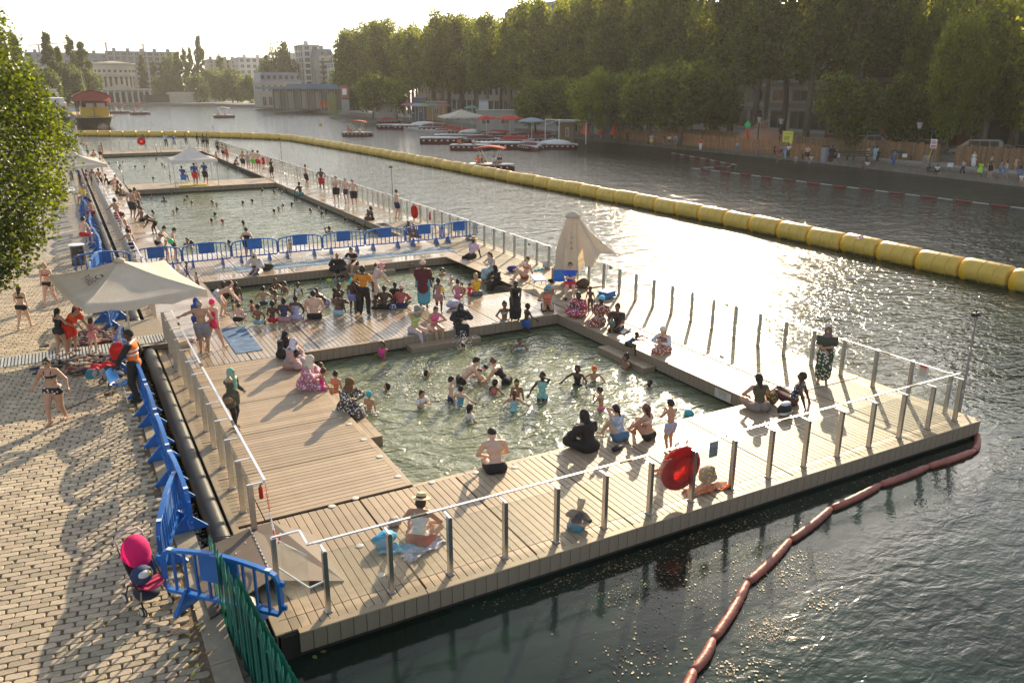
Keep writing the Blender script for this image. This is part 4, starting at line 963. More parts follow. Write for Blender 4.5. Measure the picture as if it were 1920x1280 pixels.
# =================================================================== PEOPLE
BLK = (.016,.015,.016); NAVY = (.02,.03,.09); RED = (.60,.035,.03); WHT = (.72,.70,.68); GRY = (.16,.16,.17); BLU = (.03,.12,.45)
TEAL = (.05,.45,.50); PINK = (.75,.10,.28); ORG = (.85,.16,.03); OLV = (.085,.078,.05); LIL = (.40,.40,.58); YEL = (.75,.48,.03); GRN = (.08,.60,.12); MINT = (.20,.42,.32)
TOPF = dict(edge=.50,edgep=.49,edgel=.49,back=.50,slump=.44,cross=.50,knees=.50,sunny=.50,relax=.48,squat=.49,chair=.73,lie=.45,bend=.66,stoop=.84,rail=.97,leanback=.95,row=.5,climb=.72)
def topz(u,v,vt,z):
 x,y,_ = G(u,v,z); p = np.array([x,y,z]); zz = p-CAM
 lo,hi = 0.,4.
 for _ in range(30):
  m = (lo+hi)/2; d = p+[0,0,m]-CAM; vv = 640-CF*(d@_u2)/(d@_fwd)
  if vv > vt: lo = m
  else: hi = m
 return (lo+hi)/2
LV = dict(d=0.,q=QZ,f=FQZ)
PJ = {}
def PP(label,where,u,v,vt,face,pose,skin='tan',hair='black',hs='short',wear=(),key=None,**k):
 grp = k.pop('group',None)
 if where[0] == 'w':      # standing in or swimming through water: v is the water line
  z = WZ; hv = topz(u,v,vt,z); x,y,_ = G(u,v,z)
  h = k.pop('h',1.2 if k.get('child') else 1.72)
  f = TOPF.get(pose,.99); z0 = z+hv-f*h
  if pose == 'swim': z0 = z-.772*h
  loc = (x,y,z0)
 elif where[0] == 's':    # seated: where 's0' etc gives the seat level, v = bottom of the hips
  z = float(where[1:]); x,y,_ = G(u,v,z); hv = topz(u,v,vt,z); h = k.pop('h',None) or min(1.85,max(.8,hv/TOPF.get(pose,.5))); loc = (x,y,z)
 else:
  z = LV[where]; x,y,_ = G(u,v,z); hv = topz(u,v,vt,z); h = k.pop('h',None) or min(1.92,max(.75,hv/TOPF.get(pose,.99))); loc = (x,y,z)
 if k.pop('dy',None) is not None: pass
 az = face+math.degrees(CYW)
 o,J = person(label,loc,az,h,pose,skin,hair,hs,wear,group=grp,**k)
 if key: PJ[key] = J
 return o,J
tr = lambda c,p=None: ('trunks',c,p); F_ = dict(female=True); C_ = dict(child=True)
# ---- on the quay
PP('woman in black dotted bikini with dark hair bun walking barefoot on the setts','q',110,790,668,178,'stride','tan','black','bun',[('bra',BLK,'white'),('brief',BLK,'white'),('straps',BLK),('sunglasses',BLK)],bulk=1.14,**F_)
PP('blond woman in red bikini top walking towards the camera past the parasol','q',97,572,491,182,'walk','pale','blond','bob',[('bra',(.55,.05,.03)),('brief',BLK),('straps',(.55,.05,.03))],**F_)
PP('woman in black bikini seen from behind below the tree leaves','q',47,616,535,2,'walk','pale','brown','long',[('bra',BLK),('brief',BLK)],**F_)
PP('dark-haired girl in black swimsuit walking away holding an arm out','q',117,666,578,25,'arms','tan','black','tail',[('suit',BLK),('straps',BLK)],**F_)
PP('woman in orange-red tee and red cap bending to hold a toddler by the hand','q',138,660,578,95,'stoop','tan','black','long',[('bigtee',(.78,.07,.02)),('shorts',(.70,.04,.02)),('cap',(.7,.06,.04))],h=1.62,**F_)
PP('toddler in pink suit with both arms out beside the pile of shoes','q',176,657,598,20,'arms','pale','brown','bob',[('long',(.72,.25,.25)),('trunks',(.72,.25,.25))],**C_)
PP('security man in orange vest with silver bands, black cap and black trousers','q',262,750,617,262,'stand','dark','black','crop',[('long',BLK),('trousers',BLK),('vest',(.85,.17,.02)),('stripes',(.62,.64,.62)),('cap',BLK),('shoes',BLK)],mods=dict(hl=('A',-.12,.20,.54),hr=(.07,.02,-.28)),bulk=1.1,key='guard')
PP('boy in red shorts seated on top of the painted pillar','s0.98',157,442,409,10,'back','pink','black','short',[tr((.5,.02,.02))],**C_)
PP('boy in dark red shorts perched on the blue barrier row','s1.0',172,400,374,300,'edge','tan','black','short',[('shorts',(.25,.02,.04))],**C_)
PP('child in yellow shirt sitting on the blue barrier further up the quay','s1.0',158,372,348,200,'edge','tan','brown','short',[('tee',YEL),('trunks',NAVY)],**C_)
PP('staff member in blue shirt and dark red shorts at the quay table','q',152,348,311,250,'reach','dark','black','crop',[('tee',(.02,.10,.42)),('shorts',(.14,.02,.03))])
PP('man with pale shirt behind the staff table on the quay','q',135,340,308,120,'stand','tan','black','short',[('tee',(.35,.45,.6)),('trousers',GRY)])
PP('shirtless man in dark shorts next to the staff table','q',121,344,312,60,'easy','tan','black','short',[tr(GRY)])
PP('boy in dark clothes in the shade left of the staff table','q',114,338,316,60,'easy','brown','black','short',[('tee',BLK),tr(BLK)],**C_)
# ---- left walkway near the first pool
PP('woman with mint green headscarf in olive coat phoning at the left glass fence','d',440,803,689,110,'call','tan','black','none',[('scarf',MINT),('coat',OLV),('leggings',BLK)],key='scarf',**F_)
PP('shirtless grey-haired man in grey shorts resting one arm on the rail','d',384,662,563,350,'hip1','tan','grey','crop',[('shorts',(.22,.23,.27))],mods=dict(hl=(-.26,.10,-.12),fl=(-.06,.03,.045)),bulk=1.08)
PP('woman in pink swimsuit and bright pink cap walking beside the man in grey shorts','d',405,656,560,25,'walk','pale','brown','none',[('suit',(.75,.04,.14)),('swimcap',(.8,.02,.16))],mods=dict(fl=(-.05,-.19,.06)),**F_)
PP('person in bright blue top just behind the woman with the pink cap','d',375,640,558,30,'stand','brown','black','none',[('tee',(.02,.09,.5)),('shorts',(.02,.06,.35)),('hijab',(.02,.09,.5))],**F_)
PP('pale bending man in light trunks reaching down to a child at the pool edge','d',420,592,545,80,'bend','pale','brown','short',[tr((.55,.52,.52),'blue')],h=1.6)
PP('toddler held by the bending man at the pool edge','w',438,580,562,80,'stand','tan','black','short',[tr((.3,.1,.1))],h=.9,**C_)
# ---- sitting along the near edge of the shallow pool, left to right
for a in [
 ('crouching child in black trunks with red band at the shallow pool edge','d',447,608,577,2,'squat','pink','brown','short',[tr(BLK)],dict(child=True)),
 ('boy in light blue shorts sitting at the corner of the wet deck','s0',484,607,573,8,'back','brown','black','short',[tr((.25,.45,.55))],dict(child=True)),
 ('slim dark child in red shorts sitting near the boy in light blue shorts','s0',511,603,567,6,'back','dark','black','short',[tr((.5,.02,.03))],dict(child=True)),
 ('woman in dark blue top and pale pink bottoms sitting with back turned','s0',533,602,560,2,'back','brown','black','bob',[('tank',(.05,.06,.12)),('trunks',(.45,.25,.28))],dict(female=True)),
 ('woman in lilac open-back dress sitting with back turned at the pool','s0',555,598,556,0,'back','dark','black','bun',[('skirtsuit',LIL),('suit',LIL)],dict(female=True)),
 ('broad bare-backed man in black shorts beside the lilac dress','s0',590,597,546,350,'back','pale','black','short',[tr(BLK)],dict(bulk=1.15)),
 ('dark bare-backed man in light blue shorts hugging his knees','s0',635,590,550,5,'knees','dark','black','crop',[tr((.3,.5,.6))],dict(bulk=1.05)),
 ('dark bare-backed man sitting cross-legged right of the standing group','s0',720,579,538,5,'cross','dark','black','crop',[tr(BLK)],dict(bulk=1.1)),
 ('small child leaning on the dark cross-legged man','s0',702,580,560,30,'cross','dark','black','crop',[tr(BLK)],dict(child=True,h=.95)),
 ('woman in salmon top and patterned headwrap sitting with a bag strap','s0',752,576,538,10,'cross','dark','black','none',[('long',(.42,.10,.10)),('turban',(.6,.3,.25),'white'),('skirtsuit',NAVY)],dict(female=True)),
 ('woman in black cap behind the salmon top at the pool edge','s0',741,568,531,0,'back','dark','black','short',[('tank',BLK),('cap',BLK)],dict(female=True)),
 ('girl in pink and purple top sitting left of the woman in yellow','s0',858,559,527,5,'back','tan','black','bun',[('suit',(.55,.16,.32)),('straps',PINK)],dict(child=True)),
 ('blond woman in yellow tank top sitting with a toddler on her lap','s0',893,554,513,330,'edge','pale','blond','long',[('tank',(.72,.42,.02)),('shorts',(.10,.12,.13))],dict(female=True)),
 ('toddler in red float suit on the lap of the woman in yellow','s0.12',881,551,526,20,'edge','pale','brown','short',[('long',(.6,.03,.05)),('trunks',(.6,.03,.05))],dict(child=True,h=.75)),
 ]: PP(*a[:-1],**a[-1])
PP('tall person in mustard shirt and black trousers standing at the shallow pool','d',684,590,498,10,'hips','dark','black','short',[('tee',(.60,.24,.02)),('trousers',BLK)],mods=dict(hr=(.06,.06,-.28)))
PP('slim child in cyan bathing cap and purple shorts standing at the pool','d',662,587,524,15,'stand','dark','black','none',[('tank',(.05,.03,.04)),('trunks',(.18,.18,.42)),('swimcap',(.02,.55,.65))],child=True)
PP('standing adult in black behind the child with the cyan cap','d',669,584,515,40,'easy','dark','black','short',[('tank',(.05,.03,.03)),('trousers',BLK)])
PP('woman with pink hat and pale flowered skirt standing right of the mustard shirt','w',704,560,498,60,'stoop','pale','brown','none',[('tee',(.45,.38,.45)),('dress',(.55,.50,.48),'floral'),('buckethat',(.72,.22,.42))],h=1.65,**F_)
PP('fair child with raised hands in the water beyond the pink hat','w',704,530,495,80,'reach','pink','brown','bun',[('brief',(.5,.3,.3))],child=True,h=1.25)
PP('dark child with arm raised to the head left of the pink hat','w',672,540,509,200,'visor','dark','black','crop',[tr(NAVY)],child=True,h=1.25)
PP('woman in dark red shawl, cream turban and teal skirt standing on the deck','d',795,577,489,5,'stand','dark','black','none',[('skirt',(.06,.32,.36),'blue'),('shawl',(.085,.012,.022)),('turban',(.62,.46,.34))],bulk=1.1,**F_)
PP('girl in mauve dress with a yellow armband standing on the deck','d',823,588,523,12,'stand','dark','black','bun',[('tank',(.30,.17,.18)),('trunks',(.30,.17,.18)),('armband1',YEL)],child=True)
# ---- middle deck front edge
PP('woman in pale green cardigan, grey beanie and lilac trousers sitting on the edge','s0',778,622,573,130,'edgep','pale','brown','none',[('long',(.46,.55,.22)),('capri',(.48,.42,.52)),('turban',(.22,.24,.24)),('hijab',(.22,.24,.24))],mods=dict(hl=('A',.03,.14,.40),hr=('A',.06,.15,.40)),**F_)
PP('woman in pink sleeveless top sitting with hands folded on the edge','s0',815,617,573,150,'edgep','tan','brown','long',[('tank',(.72,.12,.30)),('shorts',(.70,.48,.42))],**F_)
PP('woman in black with blue face mask sitting on the edge above the step','s0',863,611,567,165,'edgep','brown','black','none',[('abaya',(.015,.02,.025)),('hijab',BLK),('mask',(.15,.35,.6))],**F_)
PP('girl in light blue and white bikini standing in the water by the deck','w',946,622,566,165,'hips','brown','black','bun',[('bra',(.12,.45,.65),'white'),('brief',(.12,.45,.65),'white')],child=True,h=1.42)
PP('woman in black dress bending at the pool corner between two children','d',966,604,556,175,'stoop','dark','black','long',[('sundress',BLK)],h=1.55,bulk=.9,mods=dict(lean=25),**F_)
PP('boy in shiny blue trunks standing in the water with one arm out','w',986,622,570,60,'arms','dark','black','crop',[tr((.02,.12,.42))],child=True,h=1.3)
PP('woman with turquoise towel over her head and peach top sitting on the edge','s0',1026,578,534,178,'edgep','tan','black','none',[('tank',(.75,.22,.13)),('leggings',BLK),('towelhead',(.03,.38,.50)),('sunglasses',BLK)],mods=dict(hl=('A',.03,.13,.38)),bulk=1.1,**F_)
# ---- right walkway beside the shallow pool
PP('woman in straw hat and pale pink tee sitting on the right deck edge','s0',884,483,445,215,'edgel','dark','black','none',[('tee',(.62,.45,.58)),('leggings',BLK),('strawhat',(.62,.48,.26))],**F_)
PP('woman with long brown hair in pale flowered dress sitting on the edge','s0',924,509,472,235,'edgep','pale','brown','long',[('sundress',(.35,.45,.43),'blue')],**F_)
PP('woman in full black dress and headscarf sitting on the pool step','s-0.2',934,532,490,240,'edgep','tan','black','none',[('abaya',BLK),('hijab',BLK)],h=1.58,**F_)
PP('woman in orange patterned bikini sunbathing on the right walkway','s0',984,522,483,240,'sunny','pale','auburn','bun',[('bra',(.5,.12,.05),'dark'),('brief',(.5,.12,.05),'dark'),('sunglasses',BLK)],**F_)
PP('man in patterned shorts lying back on a sunbed behind the closed parasol','d',1057,526,503,250,'lie','tan','brown','short',[('tee',(.3,.12,.08),'white'),('shorts',(.18,.08,.06),'white'),('shoes',BLK)],h=1.7)
PP('bearded man in blue tee and red shorts sitting in a chair with folded arms','d',1068,556,497,182,'chair','pale','black','short',[('tee',(.02,.10,.55)),('shorts',(.60,.02,.03)),('sunglasses',BLK),('shoes',BLK)],h=1.72,key='chairman')
PP('woman in red and white flowered dress sitting with a baby on the corner','s0',1088,590,546,215,'cross','dark','black','bob',[('dress',(.42,.04,.07),'white')],**F_)
PP('baby in blue shirt held by the woman in the red flowered dress','s0.1',1078,588,562,215,'cross','dark','black','crop',[('tee',(.02,.10,.5))],h=.68,child=True)
PP('bare dark toddler standing behind the women on the right walkway','d',1107,588,538,200,'easy','dark','black','crop',[('brief',(.05,.03,.02))],child=True)
PP('woman with light blue headwrap and striped brown dress sitting at the edge','s0',1122,606,559,215,'edgel','dark','black','none',[('dress',(.25,.06,.03),'white'),('turban',(.12,.50,.70))],**F_)
PP('woman in dark top sitting on the edge with a child in front of her','s0',1157,618,570,205,'edge','brown','black','bun',[('tee',(.05,.035,.03)),('leggings',BLK)],**F_)
PP('child in teal top leaning against the seated woman in dark top','s0.05',1147,618,582,205,'edge','brown','black','short',[('tank',(.04,.35,.35))],h=.85,child=True)
PP('woman in white-sleeved flowered top and cream cap sitting with a baby','s0',1246,658,612,225,'edgep','pale','red','long',[('long',(.62,.60,.66)),('sundress',(.35,.10,.04),'white'),('turban',(.62,.55,.48))],**F_)
PP('baby lying in the arms of the woman with the cream cap','s0.16',1236,650,624,225,'cross','pale','brown','crop',[('tank',(.5,.3,.25))],h=.6,child=True)
PP('woman in headscarf, white shirt and dark green skirt standing with a baby','d',1541,717,612,205,'hold','tan','black','none',[('tee',(.65,.63,.66)),('skirt',(.035,.06,.025),'white'),('hijab',(.17,.11,.10)),('shawl',(.05,.055,.04))],key='babywoman',**F_)
PP('baby held against the chest of the standing woman with the headscarf','s0.78',1543,662,640,205,'row','pink','brown','crop',[('brief',(.7,.7,.7))],h=.66,child=True)
PP('woman with long dark hair in olive tank top sitting cross-legged','s0',1424,769,706,350,'cross','tan','black','long',[('tank',(.075,.075,.035)),('shorts',(.25,.2,.17))],**F_)
PP('dark man in navy sports vest leaning back on one arm by the bags','s0',1485,757,700,300,'relax','dark','black','crop',[('tank',(.02,.035,.10),'white'),('shorts',(.1,.03,.03))],h=1.72)
# ---- front deck
PP('bare-backed man in black trunks sitting bowed on the near pool edge','s0',930,884,816,345,'slump','pale','black','crop',[tr(BLK)],h=1.78,bulk=1.05)
PP('woman in straw boater and white swimsuit sitting behind the front glass fence','s0',786,1018,931,12,'cross','tan','brown','bob',[('suit',(.72,.70,.64)),('straps',(.72,.70,.64)),('skirtsuit',(.45,.10,.07)),('strawhat',(.66,.52,.30))],h=1.66,**F_)
PP('small child in grey top and beige hat crouching behind the front glass fence','d',1077,993,957,30,'cross','pale','brown','none',[('long',(.07,.06,.08)),('trunks',(.04,.22,.32)),('buckethat',(.5,.44,.33))],h=1.0,child=True,bulk=1.25,mods=dict(lean=38,hd=15))
PP('woman wrapped in black robe sitting on the near pool edge','s0',1105,843,772,320,'cross','tan','black','none',[('abaya',(.017,.015,.014)),('hijab',(.017,.015,.014))],h=1.72,bulk=1.1,key='robe',**F_)
PP('woman in dark cap, flowered shirt and denim shorts drinking at the edge','s0',1163,823,763,320,'knees','pale','black','tail',[('tee',(.35,.48,.62),'white'),('shorts',(.10,.20,.32)),('cap',(.03,.02,.03))],mods=dict(hl=('A',.0,.14,.42)),**F_)
PP('woman in cap and black bikini bottom reading at the near edge','s0',1217,822,761,310,'sunny','tan','brown','long',[('bra',(.6,.5,.5)),('brief',BLK),('cap',(.16,.08,.07)),('straps',(.6,.5,.5))],mods=dict(hl=('A',-.04,.20,.26),lean=12,fl=(-.06,.36,.03)),**F_)
PP('boy in pale shorts standing behind the red lifebuoy','d',1255,846,780,330,'phone','tan','black','short',[tr((.35,.38,.50))],h=1.18,child=True)
# ---- left edge of the near pool
PP('woman in black dress and headscarf sitting topmost on the left pool edge','s0',530,668,620,115,'cross','tan','black','none',[('abaya',BLK),('hijab',BLK)],**F_)
PP('woman in white headscarf and multicoloured flowered dress on the left edge','s0',543,688,634,100,'cross','brown','black','none',[('abaya',(.35,.33,.33),'floral'),('scarf',(.62,.58,.68))],**F_)
PP('child in red and white top in front of the white headscarf woman','s0',558,690,655,120,'edge','dark','black','short',[('tee',(.4,.12,.12),'white'),('trunks',NAVY)],h=1.0,child=True)
PP('woman in cream headscarf and pink flowered dress sitting on the left edge','s0',574,726,667,92,'edgep','tan','black','none',[('abaya',(.50,.16,.25),'white'),('scarf',(.62,.56,.46))],bulk=1.1,**F_)
PP('brown-haired child in the water beside the cream headscarf woman','w',601,706,682,60,'stand','tan','brown','short',[],h=1.1,child=True)
PP('girl in magenta swimsuit sitting on the corner of the deck edge','s0',603,730,689,60,'back','tan','brown','bun',[('suit',(.80,.03,.30)),('straps',PINK)],h=1.05,child=True)
PP('girl in orange bikini and green goggles standing at the left edge','w',631,740,697,20,'stand','tan','black','bun',[('bra',(.85,.2,.06)),('brief',(.85,.2,.06)),('straps',(.85,.2,.06)),('goggles',GRN)],h=1.2,child=True)
PP('woman in dark leaf-patterned dress and brown headwrap sitting on the step','s-0.05',650,768,708,120,'edgep','brown','black','none',[('abaya',(.09,.065,.05),'white'),('turban',(.16,.08,.03)),('hijab',(.16,.08,.03))],h=1.68,**F_)
# ---- standing or playing in the nearest pool
for a in [
 ('girl in bright pink top with long dark hair near the far pool wall',718,671,641,200,'fold','brown','black','long',[('tank',(.85,.03,.38))],dict(child=True,h=1.3)),
 ('swimmer in the white splash right of the pink-topped girl',800,706,690,90,'swim','tan','black','tail',[],dict(child=True)),
 ('child in pink swimsuit splashing below the step of the middle deck',868,655,642,270,'swim','pale','brown','short',[('suit',(.7,.2,.5))],dict(child=True)),
 ('dark-haired girl swimming in the foam left of the pool centre',727,731,715,260,'swim','tan','black','long',[],dict(child=True)),
 ('child in teal bathing cap standing near the left edge of the pool',693,770,735,20,'stand','tan','brown','none',[('swimcap',(.02,.42,.46))],dict(child=True,h=1.15)),
 ('girl with wet white shirt and long black hair at the pool centre',790,762,731,140,'phone','tan','black','long',[('tee',WHT)],dict(child=True,h=1.2)),
 ('boy with goggles and navy trunks left of the girl with red straps',846,751,707,80,'stand','pale','black','short',[tr(NAVY),('goggles',(.4,.4,.5))],dict(child=True,h=1.25)),
 ('girl in black bathing cap and red-strapped swimsuit with her back turned',863,758,726,20,'arms','pale','black','none',[('suit',(.08,.3,.4)),('straps',RED),('swimcap',BLK)],dict(child=True,h=1.15)),
 ('man in black trunks bending over two children in the water',872,716,674,80,'stoop','pale','black','short',[tr(BLK)],dict(h=1.75)),
 ('small child held in the water by the bending man',900,714,692,200,'reach','pale','black','short',[],dict(child=True,h=1.0)),
 ('child with green armbands next to the bending man',913,702,685,270,'arms','tan','black','short',[('armbands',(.03,.6,.2))],dict(child=True,h=1.0)),
 ('woman with hair bun in black swimsuit leaning forward in the pool',944,717,677,290,'stoop','pale','auburn','bun',[('suit',BLK),('straps',BLK)],dict(female=True,h=1.65)),
 ('girl in coral swimsuit with dark hair left of the yellow goggles',926,737,713,40,'arms','brown','black','tail',[('suit',(.7,.15,.2))],dict(child=True,h=1.1)),
 ('girl wearing yellow goggles on her head behind the long-haired girl',969,748,712,180,'stand','brown','black','bun',[('goggles',(.7,.7,.05))],dict(child=True,h=1.2)),
 ('girl with very long hair in pale aqua swimsuit seen from behind',964,770,734,5,'arms','tan','auburn','long',[('suit',(.25,.5,.55))],dict(child=True,h=1.15)),
 ('girl in aqua swimsuit shading her eyes with one arm',1017,750,699,185,'visor','dark','black','bun',[('tank',(.22,.48,.46)),('suit',(.22,.48,.46))],dict(child=True,h=1.35)),
 ('girl with dark braids and black swimsuit twisting in the pool',1083,722,684,200,'arms','dark','black','bob',[('suit',BLK)],dict(child=True,h=1.3)),
 ('boy in orange bathing cap and yellow goggles stretching out an arm',1113,713,686,175,'arms','tan','brown','none',[('swimcap',(.75,.12,.02)),('goggles',YEL)],dict(child=True,h=1.2)),
 ('woman with dark hair low in the water by the right pool wall',1173,690,662,260,'fold','brown','black','bun',[('bra',(.2,.1,.08))],dict(female=True)),
 ('child in the water at the far corner below the boy in blue trunks',973,655,634,160,'arms','brown','black','bun',[('suit',(.5,.6,.7))],dict(child=True,h=1.15)),
 ('boy with blue goggles strap holding his hands to his face',1127,766,727,300,'phone','tan','black','short',[('goggles',BLU),('brief',PINK)],dict(child=True,h=1.2)),
 ('girl in white shirt swimming below the boy with goggles',878,786,760,60,'arms','tan','black','long',[('tee',WHT)],dict(child=True,h=1.1)),
 ('swimmer floating prone beside the woman in the black robe',1085,812,797,280,'swim','tan','brown','long',[],dict()),
 ('lone dark head above the water near the right pool wall',1218,724,719,220,'swim','dark','black','crop',[],dict(child=True)),
 ]: PP(a[0],'w',a[1],a[2],a[3],a[4],a[5],a[6],a[7],a[8],a[9],**a[10])
PP('man in blue and black wetsuit climbing onto the right pool step','s-0.35',1184,672,655,120,'climb','dark','black','crop',[('tank',(.02,.12,.3)),('trunks',BLK)],h=1.1)
# ---- in the shallow pool
for a in [
 ('dark man standing chest-deep at the left of the shallow pool',421,556,527,150,'fold','dark','black','short',[],dict()),
 ('dark girl in purple bikini bottom standing sideways in shallow water',445,565,530,330,'stand','dark','black','bun',[('brief',(.3,.2,.4))],dict(child=True,h=1.3)),
 ('boy in navy trunks with his back turned and arms low',495,570,538,350,'arms','tan','black','short',[tr((.03,.07,.14))],dict(child=True,h=1.3)),
 ('bald child in the middle of the shallow pool facing the camera',518,539,522,180,'arms','brown','black','crop',[],dict(child=True,h=1.3)),
 ('child with big round afro in the shallow pool',534,549,529,200,'stand','brown','black','afro',[],dict(child=True,h=1.2)),
 ('child in white vest standing in the shallow pool',560,551,530,180,'stand','dark','black','crop',[('tank',WHT)],dict(child=True,h=1.2)),
 ('child splashing with raised hand left of the round afro',509,550,541,100,'visor','brown','black','crop',[],dict(child=True,h=1.1)),
 ('girl in light blue goggles wading behind the seated row',516,567,547,100,'reach','brown','black','bun',[('goggles',(.1,.5,.7))],dict(child=True,h=1.1)),
 ('toddler in orange float vest in the shallow water',473,582,563,60,'stand','tan','black','short',[('floatvest',(.9,.16,.04))],dict(child=True,h=.95)),
 ('dark bending man in purple shorts in the shallow pool',609,574,541,250,'stoop','dark','black','crop',[tr((.25,.2,.4),'white')],dict(h=1.5)),
 ('small dark head between the broad man and the bending man',581,565,556,60,'swim','dark','black','crop',[],dict(child=True)),
 ('child behind the woman in the lilac dress',555,560,551,180,'swim','brown','black','short',[],dict(child=True)),
 ('woman with wrapped black hair holding a child in the shallow pool',636,562,531,200,'hold','dark','black','bun',[('suit',(.3,.12,.08))],dict(female=True)),
 ('child clinging to the woman with wrapped black hair',626,563,541,90,'reach','dark','black','bun',[],dict(child=True,h=1.0)),
 ('reddish brown head alone near the far wall of the shallow pool',773,507,496,200,'stand','brown','brown','crop',[],dict(child=True,h=1.1)),
 ('child with short curly hair left of the bald man in the pool',829,516,504,170,'stand','tan','brown','afro',[],dict(child=True,h=1.1)),
 ('bald man chest-deep in the right part of the shallow pool',843,531,516,110,'arms','pale','grey','none',[],dict()),
 ('dark head beside the shoulder of the dark red shawl',811,527,519,40,'swim','dark','black','crop',[],dict(child=True)),
 ('child with dark hair beside the girl in pink and purple',866,547,530,190,'stand','tan','black','short',[('armbands',RED)],dict(child=True,h=1.0)),
 ]: PP(a[0],'w',a[1],a[2],a[3],a[4],a[5],a[6],a[7],a[8],a[9],**a[10])
# ---- far edge of the shallow pool
PP('woman in white tunic and cream headscarf sitting on the cross deck edge','s0',482,513,473,180,'edgep','dark','black','none',[('long',(.62,.58,.62)),('capri',(.60,.55,.60)),('scarf',(.55,.48,.38))],**F_)
PP('woman in black sitting low on the step holding a child in an orange vest','s-0.1',634,507,474,170,'cross','tan','blond','bun',[('abaya',BLK),('sunglasses',BLK)],bulk=1.1,**F_)
PP('small child in orange float vest in the arms of the woman in black','s0.05',642,500,478,200,'cross','pale','blond','short',[('floatvest',(.9,.14,.03))],h=.75,child=True)
PP('woman with sunglasses in black tee sitting higher on the cross deck edge','s0',663,497,463,200,'edgep','pale','brown','bun',[('tee',BLK),('skirtsuit',BLK),('sunglasses',BLK)],**F_)
PP('boy in purple shorts walking on the deck behind the parasol','d',352,524,491,90,'walk','dark','black','crop',[('shorts',(.10,.08,.30))],child=True)
PP('dark-haired person mostly hidden behind the right tip of the parasol','d',371,545,513,40,'easy','brown','black','bun',[('tee',(.6,.5,.42))],**F_)
PP('woman in black swimsuit with hands on hips behind the barriers','d',467,487,426,10,'hips','pale','brown','short',[('suit',BLK),('skirtsuit',BLK),('straps',BLK)],bulk=1.2,**F_)
PP('child with yellow armbands seen through the blue barrier','d',545,479,449,220,'easy','tan','black','short',[('floatvest',YEL),('trunks',(.6,.5,.5))],child=True)
PP('woman in black bikini bending forward behind the left barriers','d',305,489,418,75,'stoop','pale','brown','bun',[('bra',BLK),('brief',BLK)],h=1.72,mods=dict(lean=28,hd=25),**F_)
PP('small blond child holding a green ball next to the bending bikini woman','d',314,486,440,80,'reach','pale','blond','short',[tr((.3,.3,.3))],child=True,key='ballkid')
PP('slim boy with brown hair looking down into the pool','d',329,487,427,60,'stand','pale','brown','short',[tr((.06,.05,.06))],mods=dict(hd=30),child=True)
PP('boy in dark blue trunks holding the fence rail with both hands','d',246,487,429,300,'rail','tan','black','short',[tr((.02,.03,.10))],child=True)
PP('tattooed man in dark trunks leaning back on the left rail','d',243,455,400,60,'leanback','pale','black','short',[tr((.25,.03,.03))])
PP('man in black cap leaning his elbows on the left rail','d',222,432,371,300,'rail','tan','black','short',[('cap',BLK),tr((.35,.03,.03))],bulk=1.1)
PP('man in dark grey shorts standing with his back to us by the long pool','d',250,410,354,10,'easy','tan','black','short',[('shorts',(.035,.04,.045))])
PP('man half hidden beside the one in dark grey shorts','d',257,406,351,350,'easy','tan','black','short',[('shorts',(.05,.05,.05))])
PP('dark man sitting with legs stretched at the edge of the long pool','s0',266,415,390,40,'relax','brown','black','crop',[('shorts',BLK)],mods=dict(lean=5))
PP('dark wet boy climbing out of the long pool onto the walkway','d',290,440,414,270,'bend','dark','black','crop',[tr(BLK)],h=1.35,child=True)
PP('dark boy sitting at the corner of the footbridge, left one','s0',220,363,339,60,'back','brown','black','crop',[tr(BLK)])
PP('dark boy sitting at the corner of the footbridge, right one','s0',228,367,345,70,'edge','brown','black','crop',[tr((.1,.05,.03))])
PP('man in black shorts walking away on the left walkway','d',189,356,315,10,'walk','tan','black','short',[tr((.02,.02,.04))])
PP('man in green trunks raising both hands to his head','d',191,323,296,60,'visor','pale','black','short',[tr((.03,.12,.05))])
PP('woman in dark bikini standing just left of the man in black shorts','d',182,354,327,40,'easy','tan','black','long',[('bra',BLK),('brief',BLK)],**F_)
